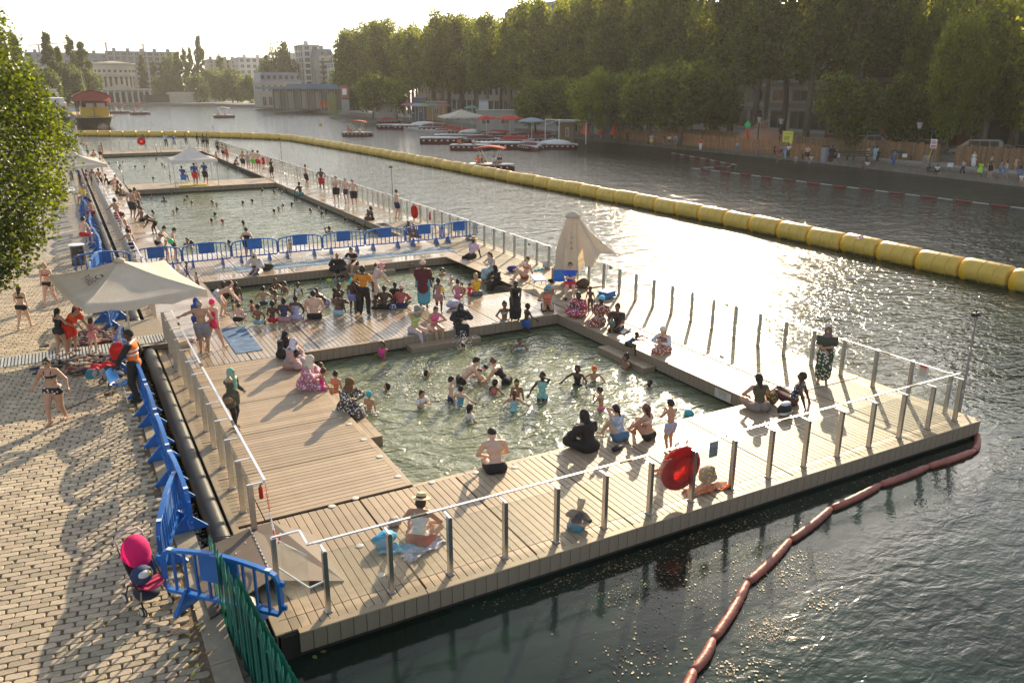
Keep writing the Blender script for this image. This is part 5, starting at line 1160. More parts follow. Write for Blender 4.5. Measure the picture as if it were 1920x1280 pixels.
# ---- right walkway beside the long pool
for a in [
 ('man in black shorts with folded arms, first of three standing together','d',632,380,330,190,'fold','pale','brown','short',[('shorts',BLK)],{}),
 ('slim man in dark trunks in the middle of the three standing together','d',651,381,334,200,'easy','pink','brown','short',[tr(NAVY)],{}),
 ('man in long black shorts, rightmost of the three standing together','d',665,387,336,175,'easy','pale','brown','short',[('shorts',BLK)],{}),
 ('man in dark trunks leaning one arm on the right fence','d',745,410,355,60,'hip1','pale','brown','short',[tr(NAVY)],{}),
 ('slim dark boy in red shorts standing by the right fence','d',604,358,315,350,'hips','dark','black','crop',[('shorts',(.5,.03,.03))],{}),
 ('man with black shorts and orange towel at his hip by the fence','d',575,350,308,60,'hip1','tan','black','short',[('shorts',BLK),('trunks',BLK)],{}),
 ('man in black tee and shorts standing at the end of the footbridge','d',511,334,297,220,'hip1','brown','black','crop',[('tee',BLK),('shorts',BLK)],{}),
 ('man in red shorts beside the red rescue board','d',485,321,281,10,'easy','pale','brown','short',[tr((.45,.03,.03))],{}),
 ('man in neon green shorts between the red shorts and grey swimsuit','d',476,320,280,10,'easy','pink','brown','short',[tr((.10,.62,.08))],{}),
 ('woman in grey swimsuit standing on the right walkway','d',466,319,283,20,'easy','pale','blond','short',[('suit',(.35,.33,.36))],dict(female=True)),
 ('man in black shorts left of the grey swimsuit woman','d',456,317,283,10,'easy','tan','black','short',[('shorts',BLK)],{}),
 ('woman in red swimsuit among the far right bathers','d',426,303,273,30,'easy','tan','brown','bun',[('suit',(.6,.04,.08))],dict(female=True)),
 ('man in dark shorts next to the red swimsuit woman','d',419,298,270,30,'easy','tan','black','short',[tr(BLK)],{}),
 ('dark man standing alone on the walkway before the far corner','d',409,288,262,10,'easy','dark','black','crop',[tr(BLK)],{}),
 ('dark youth at the far corner, rightmost of three','d',389,277,251,20,'easy','dark','black','crop',[tr(BLK)],{}),
 ('dark youth at the far corner, middle of three','d',382,277,250,320,'easy','dark','black','crop',[tr(BLK)],{}),
 ('dark youth at the far corner, leftmost of three','d',371,275,250,40,'easy','dark','black','crop',[('tee',BLK),tr(BLK)],{}),
 ('lifeguard in red vest by the far fence','d',350,272,250,180,'easy','dark','black','crop',[('tank',(.6,.04,.03)),('trousers',BLK)],{}),
 ('man in blue overalls bending at the far fence','d',327,273,252,90,'walk','brown','black','short',[('long',(.02,.10,.45)),('trousers',(.03,.08,.28))],{}),
 ('man in white shirt and black trousers at the far fence','d',312,276,250,0,'fold','brown','black','short',[('tee',(.5,.6,.75)),('trousers',BLK)],{}),
 ('dark youth standing right of the far red lifebuoy','d',272,276,251,200,'easy','dark','black','crop',[tr(BLK)],{}),
 ]: PP(a[0],a[1],*a[2:11],**a[11])
PP('boy in teal shorts sitting on the long pool edge with feet down','s0',563,366,340,300,'edge','dark','black','crop',[('shorts',(.05,.2,.22))])
PP('woman with long dark hair sitting at the long pool edge with a child','s0',697,412,387,250,'edge','dark','black','long',[('suit',BLK)],**F_)
PP('child in bright orange vest on the long pool edge','s0.02',691,410,392,230,'edge','brown','black','short',[('floatvest',(.9,.14,.04))],h=1.0,child=True)
PP('boy sitting behind the barriers under the red lifebuoy','s0',770,437,414,220,'knees','dark','black','short',[tr(BLK)])
PP('wet man crouching behind the second barrier from the right','d',783,452,423,210,'squat','brown','black','short',[tr((.12,.1,.12))],h=1.6)
PP('person sitting at the far pool edge, highest of the row','s0',406,297,285,300,'edge','tan','brown','long',[('suit',(.6,.1,.1))],**F_)
PP('boy sitting on the edge of the far pool with his back to us','s0',440,309,295,60,'slump','brown','black','crop',[tr(BLK)])
for i,(u,v,s,f) in enumerate([(427,317,'brown',200),(447,320,'tan',150),(418,305,'dark',240),(452,324,'pink',300)]):
 PP('bather hanging on the wall of the farthest pool on its right side','w',u,v,v-7,f,'swim',s,'black','short',[],group='bathers at the wall of the farthest pool')
for i,(u,v,s,f) in enumerate([(522,357,'tan',200),(528,363,'tan',150),(536,361,'brown',240),(545,362,'pink',300)]):
 PP('bather in the cluster holding the wall near the footbridge corner','w',u,v,v-8,f,'swim',s,'black','short',[],group='bathers clustered at the footbridge corner')
# swimmers of the long pool
uniq = {(417,419): ('swimmer in a red cap in the long middle pool','tan',[('swimcap',(.6,.02,.03))],'none'),
  (618,436): ('swimmer with both arms lifted near the barriers','brown',[],'short'),
  (514,399): ('swimmer with light skin gliding amid a pale ripple','pink',[],'short'),
  (353,459): ('child looking over the pool edge behind the third barrier','tan',[],'short'),
  (361,464): ('long-haired girl in the pool behind the third barrier','brown',[],'long'),
  (430,459): ('swimmer alone just beyond the fourth barrier','tan',[],'short')}
for k,(u,v) in enumerate([(283,371),(298,361),(308,378),(323,365),(352,372),(360,383),(395,359),(398,382),(407,387),(347,379),(456,383),(473,380),(287,401),(326,401),(333,396),(404,405),(397,417),(417,419),(456,421),(353,459),(361,464),(430,459),(491,359),(514,362),(523,395),(531,389),(548,386),(514,399),(582,398),(597,394),(604,403),(612,399),(618,436),(648,416),(666,417),(674,433)]):
 L_ = uniq.get((u,v)); sk = ['tan','brown','dark','pink'][(k*7) % 4] if not L_ else L_[1]
 pose = 'visor' if u == 618 else ('stand' if u in (283,308,353,361) else 'swim')
 sz = (459-371)
 PP(L_[0] if L_ else 'dark-haired swimmer with only the head above the long middle pool','w',u,v,v-(9+.05*(v-370)),(k*67) % 360,pose,sk,'black' if k % 5 else 'brown',L_[3] if L_ else 'short',L_[2] if L_ else [],group=None if L_ else 'swimmers in the long middle pool',hands=(u == 618))
for k,(u,v) in enumerate([(222,295),(229,294),(234,294),(294,301),(245,287),(231,304),(224,317),(226,313),(254,315),(271,315),(304,310),(309,315),(288,337),(319,333),(199,291),(205,309)]):
 PP('crawl swimmer raising an arm in the farthest pool' if k == 5 else 'swimmer with only the head above the farthest pool','w',u,v,v-6,(k*83) % 360,'crawl' if k == 5 else 'swim',['tan','brown','pink'][k % 3],'black','short',[],group=None if k == 5 else 'swimmers in the farthest pool',hands=False)
# crowd on the far left of the walkway
for k,(u,v,vt,f,ps,sk,w_,lb) in enumerate([
 (142,283,260,120,'easy','brown',[tr(BLK)],'shirtless youth farthest up the left walkway'),(148,284,263,60,'easy','tan',[tr((.2,.1,.1))],'shirtless youth second in the far left crowd'),
 (157,280,260,20,'stand','tan',[tr(NAVY)],'thin boy standing apart in front of the far fence'),(165,293,272,20,'easy','tan',[('shorts',(.03,.25,.15))],'man in green shorts in the far left crowd'),
 (174,296,276,100,'squat','tan',[tr(GRY)],'youth crouching at the far pool edge'),(190,300,273,350,'stand','tan',[tr(BLK)],'man in black trunks standing at the far pool edge'),
 (192,286,267,40,'easy','brown',[tr(GRY)],'boy standing behind at the far pool edge'),(165,330,308,60,'easy','brown',[('bra',(.1,.05,.3))],'girl in purple top near the far parasol'),
 (175,335,307,80,'easy','tan',[tr(GRY)],'man near the far parasol looking right'),(167,352,318,60,'rail','brown',[tr(BLK)],'man leaning on the left rail below the far parasol'),
 (176,350,316,320,'easy','brown',[tr(NAVY)],'youth behind the man leaning on the left rail'),(213,350,329,100,'squat','pink',[tr((.5,.4,.4))],'child climbing out at the pool ladder'),
 (204,345,321,60,'relax','dark',[tr(BLK)],'dark youth stretched out at the pool edge')]):
 PP(lb,'d',u,v,vt,f,ps,sk,'black','short',w_,h=1.6 if ps in ('squat','relax') else None)
# staff under the white gazebo
PP('lifeguard in blue shirt sitting on a blue chair under the gazebo','d',345,341,305,10,'chair','brown','black','crop',[('tee',(.02,.08,.36)),('shorts',(.25,.03,.03))],h=1.75)
PP('lifeguard in blue shirt and red shorts standing under the gazebo','d',367,347,305,10,'stand','brown','black','crop',[('tee',(.02,.08,.40)),('shorts',(.55,.03,.03))])
PP('lifeguard in blue shirt raising an arm under the gazebo','d',386,345,303,20,'hip1','tan','black','crop',[('tee',(.02,.08,.40)),('shorts',BLK)])
PP('woman in white top under the gazebo behind the lifeguards','d',373,338,303,190,'easy','tan','brown','short',[('tee',WHT),('shorts',WHT)],**F_)
# ---- right bank
FQ = [
 (1176,266,245,180,'walk','brown',[('tee',BLK),('trousers',BLK)],'person in dark clothes walking along the orange fence'),
 (1221,274,251,200,'easy','tan',[('tee',(.3,.35,.5)),('shorts',(.65,.42,.04))],'man in yellow shorts on the right quay'),
 (1245,272,252,120,'easy','tan',[('tee',BLK),('shorts',GRY)],'person in black tee left of the one in white'),
 (1254,273,253,200,'walk','tan',[('tee',WHT),('shorts',BLK)],'person in white tee and black shorts on the right quay'),
 (1266,275,252,170,'easy','tan',[('tee',(.25,.3,.4)),('shorts',(.1,.12,.18))],'man in grey blue tee by the tree trunk'),
 (1313,282,259,190,'walk','tan',[('tank',(.65,.03,.05)),('trousers',WHT)],'man in red top and white trousers strolling the right quay'),
 (1381,286,265,30,'walk','tan',[('tee',(.3,.4,.35)),('shorts',(.12,.2,.35))],'walker with backpack and denim shorts on the right quay'),
 (1419,290,269,200,'walk','tan',[('dress',(.25,.16,.14))],'person in brown dress before the playground'),
 (1452,291,271,200,'stand','brown',[('tee',BLK),('trousers',BLK)],'dark figure left of the yellow board'),
 (1457,292,269,220,'easy','tan',[('tank',(.2,.1,.1)),('shorts',(.55,.05,.04))],'woman in red skirt below the yellow board'),
 (1464,292,272,150,'walk','tan',[('tee',(.2,.3,.5)),('shorts',NAVY)],'person in blue tee below the yellow board'),
 (1471,298,272,160,'walk','tan',[('sundress',(.25,.33,.45))],'woman in pale blue dress at the quay edge'),
 (1477,296,269,200,'walk','dark',[('tee',WHT),('trousers',BLK)],'person in white tee and dark vest right of the yellow board'),
 (1504,297,268,180,'stand','tan',[('tee',(.35,.36,.4)),('shorts',GRY)],'man in grey tee standing before the low orange fence'),
 (1512,303,272,190,'walk','tan',[('tee',(.6,.42,.32)),('shorts',BLK)],'woman in beige top and black shorts on the quay'),
 (1557,306,272,10,'easy','tan',[('dress',BLK)],'woman in black dress by the bin'),
 (1565,305,277,340,'easy','tan',[('tee',(.05,.10,.05)),('shorts',BLK)],'man in dark green tee beside the black dress'),
 (1626,298,274,20,'easy','tan',[('tank',(.6,.3,.3)),('shorts',WHT)],'person in white cap and shorts near the big trunk'),
 (1640,302,273,20,'easy','tan',[('dress',(.3,.45,.5))],'woman in pale blue near the big trunk'),
 (1645,304,280,340,'easy','dark',[('tee',BLK),('trousers',BLK)],'man in black near the big trunk'),
 (1674,312,282,190,'walk','tan',[('tee',(.18,.18,.26)),('trousers',(.06,.11,.28))],'man in blue jeans walking on the right quay'),
 (1804,327,299,260,'stride','tan',[('tee',(.45,.44,.46)),('trousers',(.05,.05,.07))],'striding man in grey tee and dark trousers'),
 (1836,333,301,265,'stride','brown',[('bigtee',(.40,.75,.05)),('shorts',(.40,.75,.05))],'walker dressed all in neon green'),
 (1854,332,293,150,'easy','pale',[('tee',(.09,.10,.07)),('shorts',BLK),('cap',(.6,.3,.25))],'man in pink cap and black shorts on the right quay'),
 (1808,303,284,20,'easy','tan',[('tee',(.35,.02,.04)),('trousers',(.1,.2,.4))],'man in dark red tee at the brown fence'),
 (1824,314,284,210,'easy','pale',[('sundress',(.62,.62,.60))],'blond woman in short white dress by the fence'),
 (1840,308,285,340,'easy','brown',[('tee',WHT),('shorts',WHT)],'man in white tee by the fence'),
 (1873,331,299,100,'easy','tan',[('sundress',(.16,.26,.40))],'woman in denim dress on the right quay'),
 (1884,335,300,320,'walk','tan',[('tank',(.6,.5,.38)),('shorts',(.15,.25,.4))],'woman in beige tank and denim shorts'),
 (1867,314,287,60,'easy','tan',[('tee',WHT),('shorts',GRY),('hat',WHT)],'man with white sun hat further back on the steps'),
 (1902,321,294,150,'phone','tan',[('tee',(.6,.45,.3)),('shorts',(.4,.3,.2))],'woman in tan tee photographing on the quay'),
 (1914,312,290,200,'easy','tan',[('tee',(.5,.35,.6)),('shorts',WHT)],'person in lilac tee at the right picture edge'),
 (1911,338,303,240,'easy','brown',[('tank',(.05,.04,.05)),('shorts',(.1,.2,.38))],'long-haired woman in dark top and denim shorts')]
for u,v,vt,f,ps,sk,w_,lb in FQ:
 PP(lb,'f',u,v,vt,f,ps,sk,'black' if sk != 'pale' else 'blond','short' if 'woman' not in lb else 'long',w_,female='woman' in lb)
for u,v,vt,f,sk,w_,lb in [(1492,302,291,200,'tan',[('tee',(.35,.35,.5)),('trunks',GRY)],'person in grey blue sitting on the quay rim with legs down'),(1521,302,290,230,'brown',[('tee',WHT),('trousers',(.3,.3,.33))],'person in white tee sitting on the quay rim'),
   (1618,314,304,220,'dark',[('tee',(.5,.1,.1)),('trunks',BLK)],'child in red on the quay rim beside an adult'),(1626,313,300,220,'dark',[('tee',WHT),('trousers',GRY)],'adult in white tee on the quay rim with a child'),
   (1740,322,309,190,'dark',[('tee',BLK),('shorts',(.15,.08,.08))],'person in black sitting with dangling legs below the sign'),(1748,322,311,200,'dark',[('tank',(.2,.2,.1)),('shorts',GRY)],'middle one of three sitting below the no swimming sign'),
   (1757,322,308,230,'dark',[('tee',WHT),('shorts',BLK)],'person in white tee sitting below the sign'),(1915,340,325,200,'tan',[('tee',WHT)],'person in white tee sitting at the quay rim by the picture edge'),
   (1463,300,287,250,'brown',[('tee',(.2,.17,.12))],'crouched person at the quay rim by the yellow board')]:
 PP(lb,"s0.5",u,v,vt,f,'edge',sk,'black','short',w_)
# small strollers and drinkers further down the right bank
rgb_ = [(WHT,'white'),(BLK,'black'),((.5,.05,.05),'red'),((.05,.12,.4),'blue'),(GRY,'grey'),((.6,.45,.1),'yellow'),((.3,.4,.3),'green'),((.6,.3,.3),'pink')]
rgp = random.Random(3)
for k in range(34):
 v = [214.5,216,218,220,222,225,228,231][k % 8]+rgp.uniform(-.6,.6);
 u = 640+(v-213)*13.5+rgp.uniform(6,120)
 c,cn = rgb_[rgp.randrange(8)]
 PP('distant stroller in %s on the quay by the cafe parasols' % cn,'f',u,v,v-11,rgp.uniform(0,360),rgp.choice(['easy','walk','stand']),rgp.choice(['tan','brown','pale']),'black','short',[('tee',c),('shorts',GRY)],h=rgp.uniform(1.6,1.85),hands=False,group='strollers in %s by the cafe parasols' % cn)
# =================================================================== THINGS ROUND THE POOLS
def text_mesh(s,size,m,name='lettering',ext=.0,align='CENTER'):
 cu = bpy.data.curves.new(name,'FONT'); cu.body = s; cu.size = size; cu.align_x = align; cu.align_y = 'CENTER'; cu.extrude = ext; cu.resolution_u = 2
 ob = bpy.data.objects.new(name,cu); COL.objects.link(ob)
 dg = bpy.context.evaluated_depsgraph_get(); me = bpy.data.meshes.new_from_object(ob.evaluated_get(dg)); me.name = name
 me.materials.clear(); me.materials.append(m)
 bpy.data.objects.remove(ob); return me
def cloth_mat(name,col,tcol,tw=.35):
 m = mat(name,col,.85,var=.08,scale=3,bump=.3,bscale=14); t = m.node_tree; b = t.nodes['Principled BSDF']
 tr = t.nodes.new('ShaderNodeBsdfTranslucent'); tr.inputs[0].default_value = (*tcol,1); mx = t.nodes.new('ShaderNodeMixShader'); mx.inputs[0].default_value = tw
 t.links.new(b.outputs[0],mx.inputs[1]); t.links.new(tr.outputs[0],mx.inputs[2]); t.links.new(mx.outputs[0],t.nodes['Material Output'].inputs[0]); return m
M_cream = cloth_mat('cream_canvas',(.68,.63,.53),(.72,.58,.38),.3)
M_white = cloth_mat('white_canvas',(.74,.73,.70),(.7,.66,.58),.3)
M_ink = mat('ink',(.03,.03,.035),.7); M_pole = mat('cream_pole',(.62,.58,.50),.5); M_wp = mat('white_paint',(.78,.77,.74),.4)
def emblem(size,m):      # two-stroke boat and wave mark
 mb = MB()
 for (a0,a1,r,cx_,cy_) in ((3.4,5.9,.5,0,0),(.3,2.6,.34,.1,-.05),(3.6,5.4,.3,.35,.28)):
  p = [Vector(((cx_+r*math.cos(t))*size,(cy_+r*.55*math.sin(t))*size,0)) for t in np.linspace(a0,a1,9)]
  for i in range(8):
   d = (p[i+1]-p[i]).normalized(); n = Vector((-d.y,d.x,0))*size*.045
   mb.add([p[i]-n,p[i+1]-n,p[i+1]+n,p[i]+n],[(0,1,2,3)])
 return mb.mesh('emblem',m)
def parasol(loc,corners,ztop,zc,val,label,text=None,lean=(0,0)):
 """four sagging cloth quarters, a valance, ribs, mast"""
 o = empty('parasol',loc,label=label,cat='parasol')
 apex = Vector((lean[0],lean[1],ztop)); C_ = [Vector((c[0]-loc[0],c[1]-loc[1],zc[i]-loc[2])) for i,c in enumerate(corners)]
 apex.z -= loc[2]; n = 10; vs = []; fs = []
 mb = MB()
 for q_ in range(4):
  A,B = C_[q_],C_[(q_+1) % 4]; g = {}
  vv = []; ff = []
  for i in range(n+1):
   for j in range(n+1):
    t = i/n; s_ = j/n; e = A.lerp(B,s_); p = apex.lerp(e,t)
    sag = .10*math.sin(math.pi*s_)*t + .09*math.sin(math.pi*t)*(1 if True else 0)
    p = p+Vector((0,0,-sag+.02*math.sin(9*s_+7*t+q_*2)*t)); vv.append(p)
  for i in range(n):
   for j in range(n):
    a = i*(n+1)+j; ff.append((a,a+n+1,a+n+2,a+1))
  base = len(vv)
  for j in range(n+1):      # valance
   e = vv[n*(n+1)+j]; vv.append(e+Vector((0,0,-val*(.75+.25*math.sin(j*1.9+q_)))))
  for j in range(n): ff.append((n*(n+1)+j,base+j,base+j+1,n*(n+1)+j+1))
  mb.add(vv,ff)
 mb.build('canopy',M_cream,o,smooth=True)
 cp = MB(); cp.lathe([(.16,-.04),(.14,.02),(.05,.06),(.02,.07)],12,apex); cp.build('cap',M_cream,o,smooth=True)
 mst = MB(); mst.cyl((0,0,0),(apex.x*.9,apex.y*.9,apex.z-.05),.032,n=12); mst.build('mast',M_pole,o,smooth=True)
 for c in C_:
  r_ = MB(); r_.bar(apex+Vector((0,0,-.14)),c+Vector((0,0,-.05)),.022,.03); r_.build('rib',M_pole,o)
 bs = MB(); bs.box(-.45,.45,-.45,.45,0,.05); bs.box(-.3,.3,-.3,.3,.05,.09); bs.build('base',mat('concrete_base',(.3,.29,.27),.85),o)
 return o,apex,C_
cs = [(-.80,27.5),(.0,23.55),(3.15,23.8),(2.5,27.9)]
po,ap,pc = parasol((1.09,25.45,QZ),cs,2.70,[2.05,1.90,1.95,2.1],.22,'big cream parasol with PARIS lettering open over the shoes on the left quay')
# lettering lies on the left quarter of the cloth
A = ap; B = (pc[0]+pc[1])/2; dr = (B-A); nrm = (pc[0]-A).cross(pc[1]-A).normalized()
if nrm.z < 0: nrm = -nrm
xd = (pc[1]-pc[0]).normalized(); yd = nrm.cross(xd)
def stick_on(me,name,P_,xd,yd,nrm,par,k=1):
 M = Matrix((xd,yd,nrm)).transposed().to_4x4(); M.translation = P_+nrm*.015
 o2 = bpy.data.objects.new(name,me); COL.objects.link(o2); o2.parent = par; o2.matrix_local = M; return o2
pos = A.lerp(B,.60)+xd*.15-Vector((0,0,.075))
stick_on(text_mesh('PARIS',.36,M_ink),'lettering',pos+Vector((0,0,.02)),xd,yd,nrm,po); stick_on(emblem(.42,M_ink),'emblem',A.lerp(B,.42)+xd*.30-Vector((0,0,.055)),xd,yd,nrm,po)
parasol((.95,66.0,QZ),[(-1.0,68.2),(-.6,64.2),(2.9,64.6),(2.4,68.4)],2.95,[2.35,2.2,2.25,2.4],.25,'second cream parasol further along the left quay above the staff table')
# closed parasol, tied cloth flaring to the right
o = empty('closed_parasol',(16.95,25.95,0),label='closed cream parasol with hanging folds and dark letters beside the right fence',cat='parasol')
MB().cyl((0,0,0),(0,0,2.75),.035,n=10).build('mast',M_pole,o)
MB().lathe([(.42,0),(.42,.06),(.1,.09)],14).build('base',mat('concrete_base',(.3,.29,.27),.85),o)
mb = MB(); nu,nv = 48,20; vs = []
rx = Vector((math.cos(CYW),-math.sin(CYW),0)); ry = Vector((math.sin(CYW),math.cos(CYW),0))
for i in range(nv+1):
 t = i/nv
 for j in range(nu):
  a = 2*math.pi*j/nu; w_ = .22+.16*min(1,t*1.6)+.16*t; fold = 1+.34*math.sin(a*9+t*1.5)*min(1,t*3); r_ = w_*fold*(.35 if i == 0 else 1)
  x = math.cos(a)*r_; y = math.sin(a)*r_*.7
  bottom = .50+.18*math.sin(a*3+1)+.12*math.sin(a*7)
  if math.cos(a) > .7: x += (math.cos(a)-.7)*3.4*t*t; bottom = 1.3 if math.cos(a) > .85 else .85
  z = 2.78*(1-t)+bottom*t
  if i == 0: z = 2.86
  vs.append(rx*x+ry*y+Vector((0,0,z)))
fs = [(i*nu+j,i*nu+(j+1) % nu,(i+1)*nu+(j+1) % nu,(i+1)*nu+j) for i in range(nv) for j in range(nu) if not (i > nv*.62 and (j % 16) in (9,))]
mb.add(vs,fs); mb.build('canopy',M_cream,o,smooth=True)
cp = MB(); cp.lathe([(.30,-.10),(.27,.0),(.14,.10),(.03,.14)],10,(0,0,2.80)); cp.build('vent',M_cream,o,smooth=True)
for k,ch_ in enumerate(['<','C','A']):
 me = text_mesh(ch_,.16,M_ink); M = Matrix((rx,Vector((0,0,1)),-ry)).transposed().to_4x4(); M.translation = -ry*.46+rx*(-.06)+Vector((0,0,1.98-k*.2)); q2 = bpy.data.objects.new('letter',me); COL.objects.link(q2); q2.parent = o; q2.matrix_local = M
# white gazebo on the footbridge
o = empty('gazebo',(9.2,69.5,0),label='white pop-up gazebo standing on the footbridge between the far pools',cat='gazebo')
for sx in (-1,1):
 for sy in (-1,1): MB().cyl((sx*1.6,sy*1.5,0),(sx*1.6,sy*1.5,2.0),.025,n=6).build('leg',M_alu,o)
mb = MB(); n = 12;
for q_ in range(4):
 cs_ = [(-1.7,-1.6),(1.7,-1.6),(1.7,1.6),(-1.7,1.6)]; a = Vector((*cs_[q_],2.0)); b = Vector((*cs_[(q_+1) % 4],2.0)); ap_ = Vector((0,0,3.05)); vv = []; ff = []
 for i in range(n+1):
  for j in range(n+1):
   t = i/n; e = a.lerp(b,j/n); p = ap_.lerp(e,t); p.z -= .22*math.sin(math.pi*t)*(1-.3*abs(j/n-.5)); vv.append(p)
 for i in range(n):
  for j in range(n): k = i*(n+1)+j; ff.append((k,k+n+1,k+n+2,k+1))
 m_ = len(vv); vv += [vv[n*(n+1)+j]+Vector((0,0,-.22)) for j in range(n+1)]; ff += [(n*(n+1)+j,m_+j,m_+j+1,n*(n+1)+j+1) for j in range(n)]
 mb.add(vv,ff)
mb.build('canopy',M_white,o,smooth=True)
# things under the gazebo
def chair(loc,rz,label,col=(.01,.16,.50)):
 o = empty('plastic_chair',loc,rz,label=label,cat='chair'); m = mat('chair_blue',col,.35)
 mb = MB(); n = 8; vs = [];
 for i in range(n+1):
  t = i/n
  if t < .55: y = .22-.42*t/.55; z = .44+.015*math.cos(t*6)
  else: y = -.20-.10*(t-.55)/.45; z = .44+.36*((t-.55)/.45)
  wdt = .22 if t < .55 else .22-.03*(t-.55)/.45
  for x in (-1,-.5,0,.5,1): vs.append((x*wdt,y+(.03*(abs(x)) if t > .55 else 0),z+(.02*abs(x) if t < .55 else 0)))
 fs = [(i*5+j,i*5+j+1,(i+1)*5+j+1,(i+1)*5+j) for i in range(n) for j in range(4)]
 mb.add(vs,fs); mb.add([(x,y,z-.012) for x,y,z in vs],[f[::-1] for f in fs]); mb.build('seat_shell',m,o,smooth=True)
 for sx in (-1,1):
  for y0,y1 in ((.14,.24),(-.14,-.26)): MB().cyl((sx*.17,y0,.43),(sx*.24,y1,0),.011,n=6).build('leg',M_alu,o)
 return o
chair((8.35,68.95,0),R(170),'blue chair under the white gazebo')
chair((.55,20.75,QZ),R(-125),'blue plastic shell chair with a pale rag standing beside the security man')
chair((16.0,25.35,0),R(150),'low blue chair of the man with folded arms')
MB().box(-1.0,1.0,-.25,.25,.01,.09).build('rescue_board',mat('board_yellow',(.75,.62,.05),.5),loc=(8.9,68.4,0),label='yellow rescue board lying on the footbridge under the gazebo',cat='board')
rag = MB(); rag.ell((0,0,.04),(.12,.09,.06),9,6); rag.build('rag',M_white,loc=(.50,20.80,QZ+.44),label='crumpled pale cloth lying on the blue chair',cat='cloth',smooth=True)
# folding sunbed, leaning blue chairs
o = empty('sunbed',(15.55,26.0,0),R(-20),label='blue sunbed on thin legs with a man lying on it',cat='sunbed'); MB().box(-.25,.25,-.1,1.0,.36,.39).build('bed',mat('chair_blue',(.01,.16,.50),.35),o)
for x in (-.22,.22):
 for y in (0,.9): MB().cyl((x,y,.36),(x*1.1,y+.06,0),.012,n=6).build('leg',M_alu,o)
mb = MB(); mb.box(-.28,.28,-.22,.22,.04,.10); mb.box(-.26,.26,-.20,.20,.10,.24); mb.box(-.30,.30,-.24,.24,.24,.27); mb.build('storage_box',mat('box_blue',(.02,.19,.52),.4),loc=(17.1,23.75,0),rot=(0,0,.3),label='square blue plastic crate standing by the right fence',cat='crate')
# ------------------------------------------------ red lifebuoys hung in covers on the fences
M_redp = cloth_mat('red_vinyl',(.62,.015,.012),(.85,.03,.02),.35)
def lifebuoy(loc,rz,r,label,tilt=0):
 o = empty('lifebuoy',loc,rz,label=label,cat='lifebuoy'); o.rotation_euler[0] = tilt
 mb = MB(); path = [(math.cos(t)*r*.68,0,math.sin(t)*r*.72) for t in np.linspace(0,2*math.pi,28,endpoint=False)]
 mb.tube(path,r*.27,10,closed=True); mb.build('ring',M_redp,o,smooth=True)
 mb = MB(); mb.lathe([(r*1.0,-.02),(r*.98,-.06),(r*.6,-.10),(r*.2,-.105)],28,axis='y',caps=False); mb.lathe([(r*1.0,-.02),(r*.98,.03),(r*.6,.06),(r*.2,.065)],28,axis='y',caps=False)
 mb.build('cover',M_redp,o,smooth=True)
 for s in (-1,1): MB().tube([(s*.12,.02,r*.9),(s*.14,.05,r*1.1),(s*.1,.0,r*1.22)],.02,6).build('strap',M_white,o)
 return o
p = AT(1275,877,10.48); lifebuoy(p,0,.45,'large red lifebuoy in a shiny red cover hanging inside the front glass fence',R(4))
p = ATX(777,397,17.6); lifebuoy(p,R(90),.40,'red lifebuoy on the right fence beside the long middle pool')
p = ATX(493,302,17.5); lifebuoy(p,R(90),.42,'red lifebuoy on the right fence past the footbridge')
p = AT(265,265,111.4); lifebuoy(p,0,.48,'round red lifebuoy on the far end fence')
p = ATX(806,405,17.6); o = empty('fire_extinguisher',p,label='small red fire extinguisher hooked on a right fence post',cat='extinguisher'); mb = MB(); mb.lathe([(.05,-.22),(.06,-.2),(.06,.1),(.03,.15),(.015,.2)],10); mb.build('cylinder',mat('ext_red',(.55,.02,.015),.3),o,smooth=True); MB().box(-.02,.06,-.01,.01,.18,.24).build('lever',M_blk,o)
p = AT(475,893,13.0); o = empty('fire_extinguisher',(2.25,13.2,.72),label='red extinguisher with green tag at the end of the left fence',cat='extinguisher'); o.scale = (.65,.65,.65); mb = MB(); mb.lathe([(.05,-.22),(.06,-.2),(.06,.1),(.03,.15),(.015,.2)],10); mb.build('cylinder',mat('ext_red',(.55,.02,.015),.3),o,smooth=True); MB().box(-.02,.06,-.012,.012,.18,.25).build('tag',mat('tag_green',(.1,.5,.15),.5),o)
# notices on the glass
M_paper = mat('paper',(.68,.67,.64),.7,var=.03); M_greyp = mat('notice_back',(.28,.28,.30),.7); M_rtxt = mat('red_print',(.55,.06,.05),.6); M_gtxt = mat('green_print',(.08,.45,.2),.6)
p = AT(1338,842,10.40); mb = MB(); mb.box(-.105,.105,-.004,.004,-.16,.16); mb.build('notice',M_greyp,loc=p,label='grey notice seen from behind on the front glass fence',cat='notice')
o = empty('notice',ATX(1731,696,17.72),R(90),label='framed notice with small red and green print on the right fence near the corner',cat='notice'); MB().box(-.13,.13,-.006,.006,-.2,.2).build('sheet',M_paper,o)
mb = MB(); mb.box(-.09,.09,.0065,.008,.09,.15,0)
for k in range(6): mb.box(-.09,.09,.0065,.008,.05-k*.035,.065-k*.035,k % 2)
mb.build('print',[M_rtxt,M_gtxt],o)
for (u,v,l) in [(1145,502,'small green sticker near the closed parasol'),(1362,572,'small green sticker on the glass in the sun glare'),(992,458,'small green sticker above the sunbather')]:
 MB().box(-.09,.09,-.003,.003,-.05,.05).build('sticker',M_gtxt,loc=ATX(u,v,17.73),rot=(0,0,R(90)),label=l,cat='sticker')
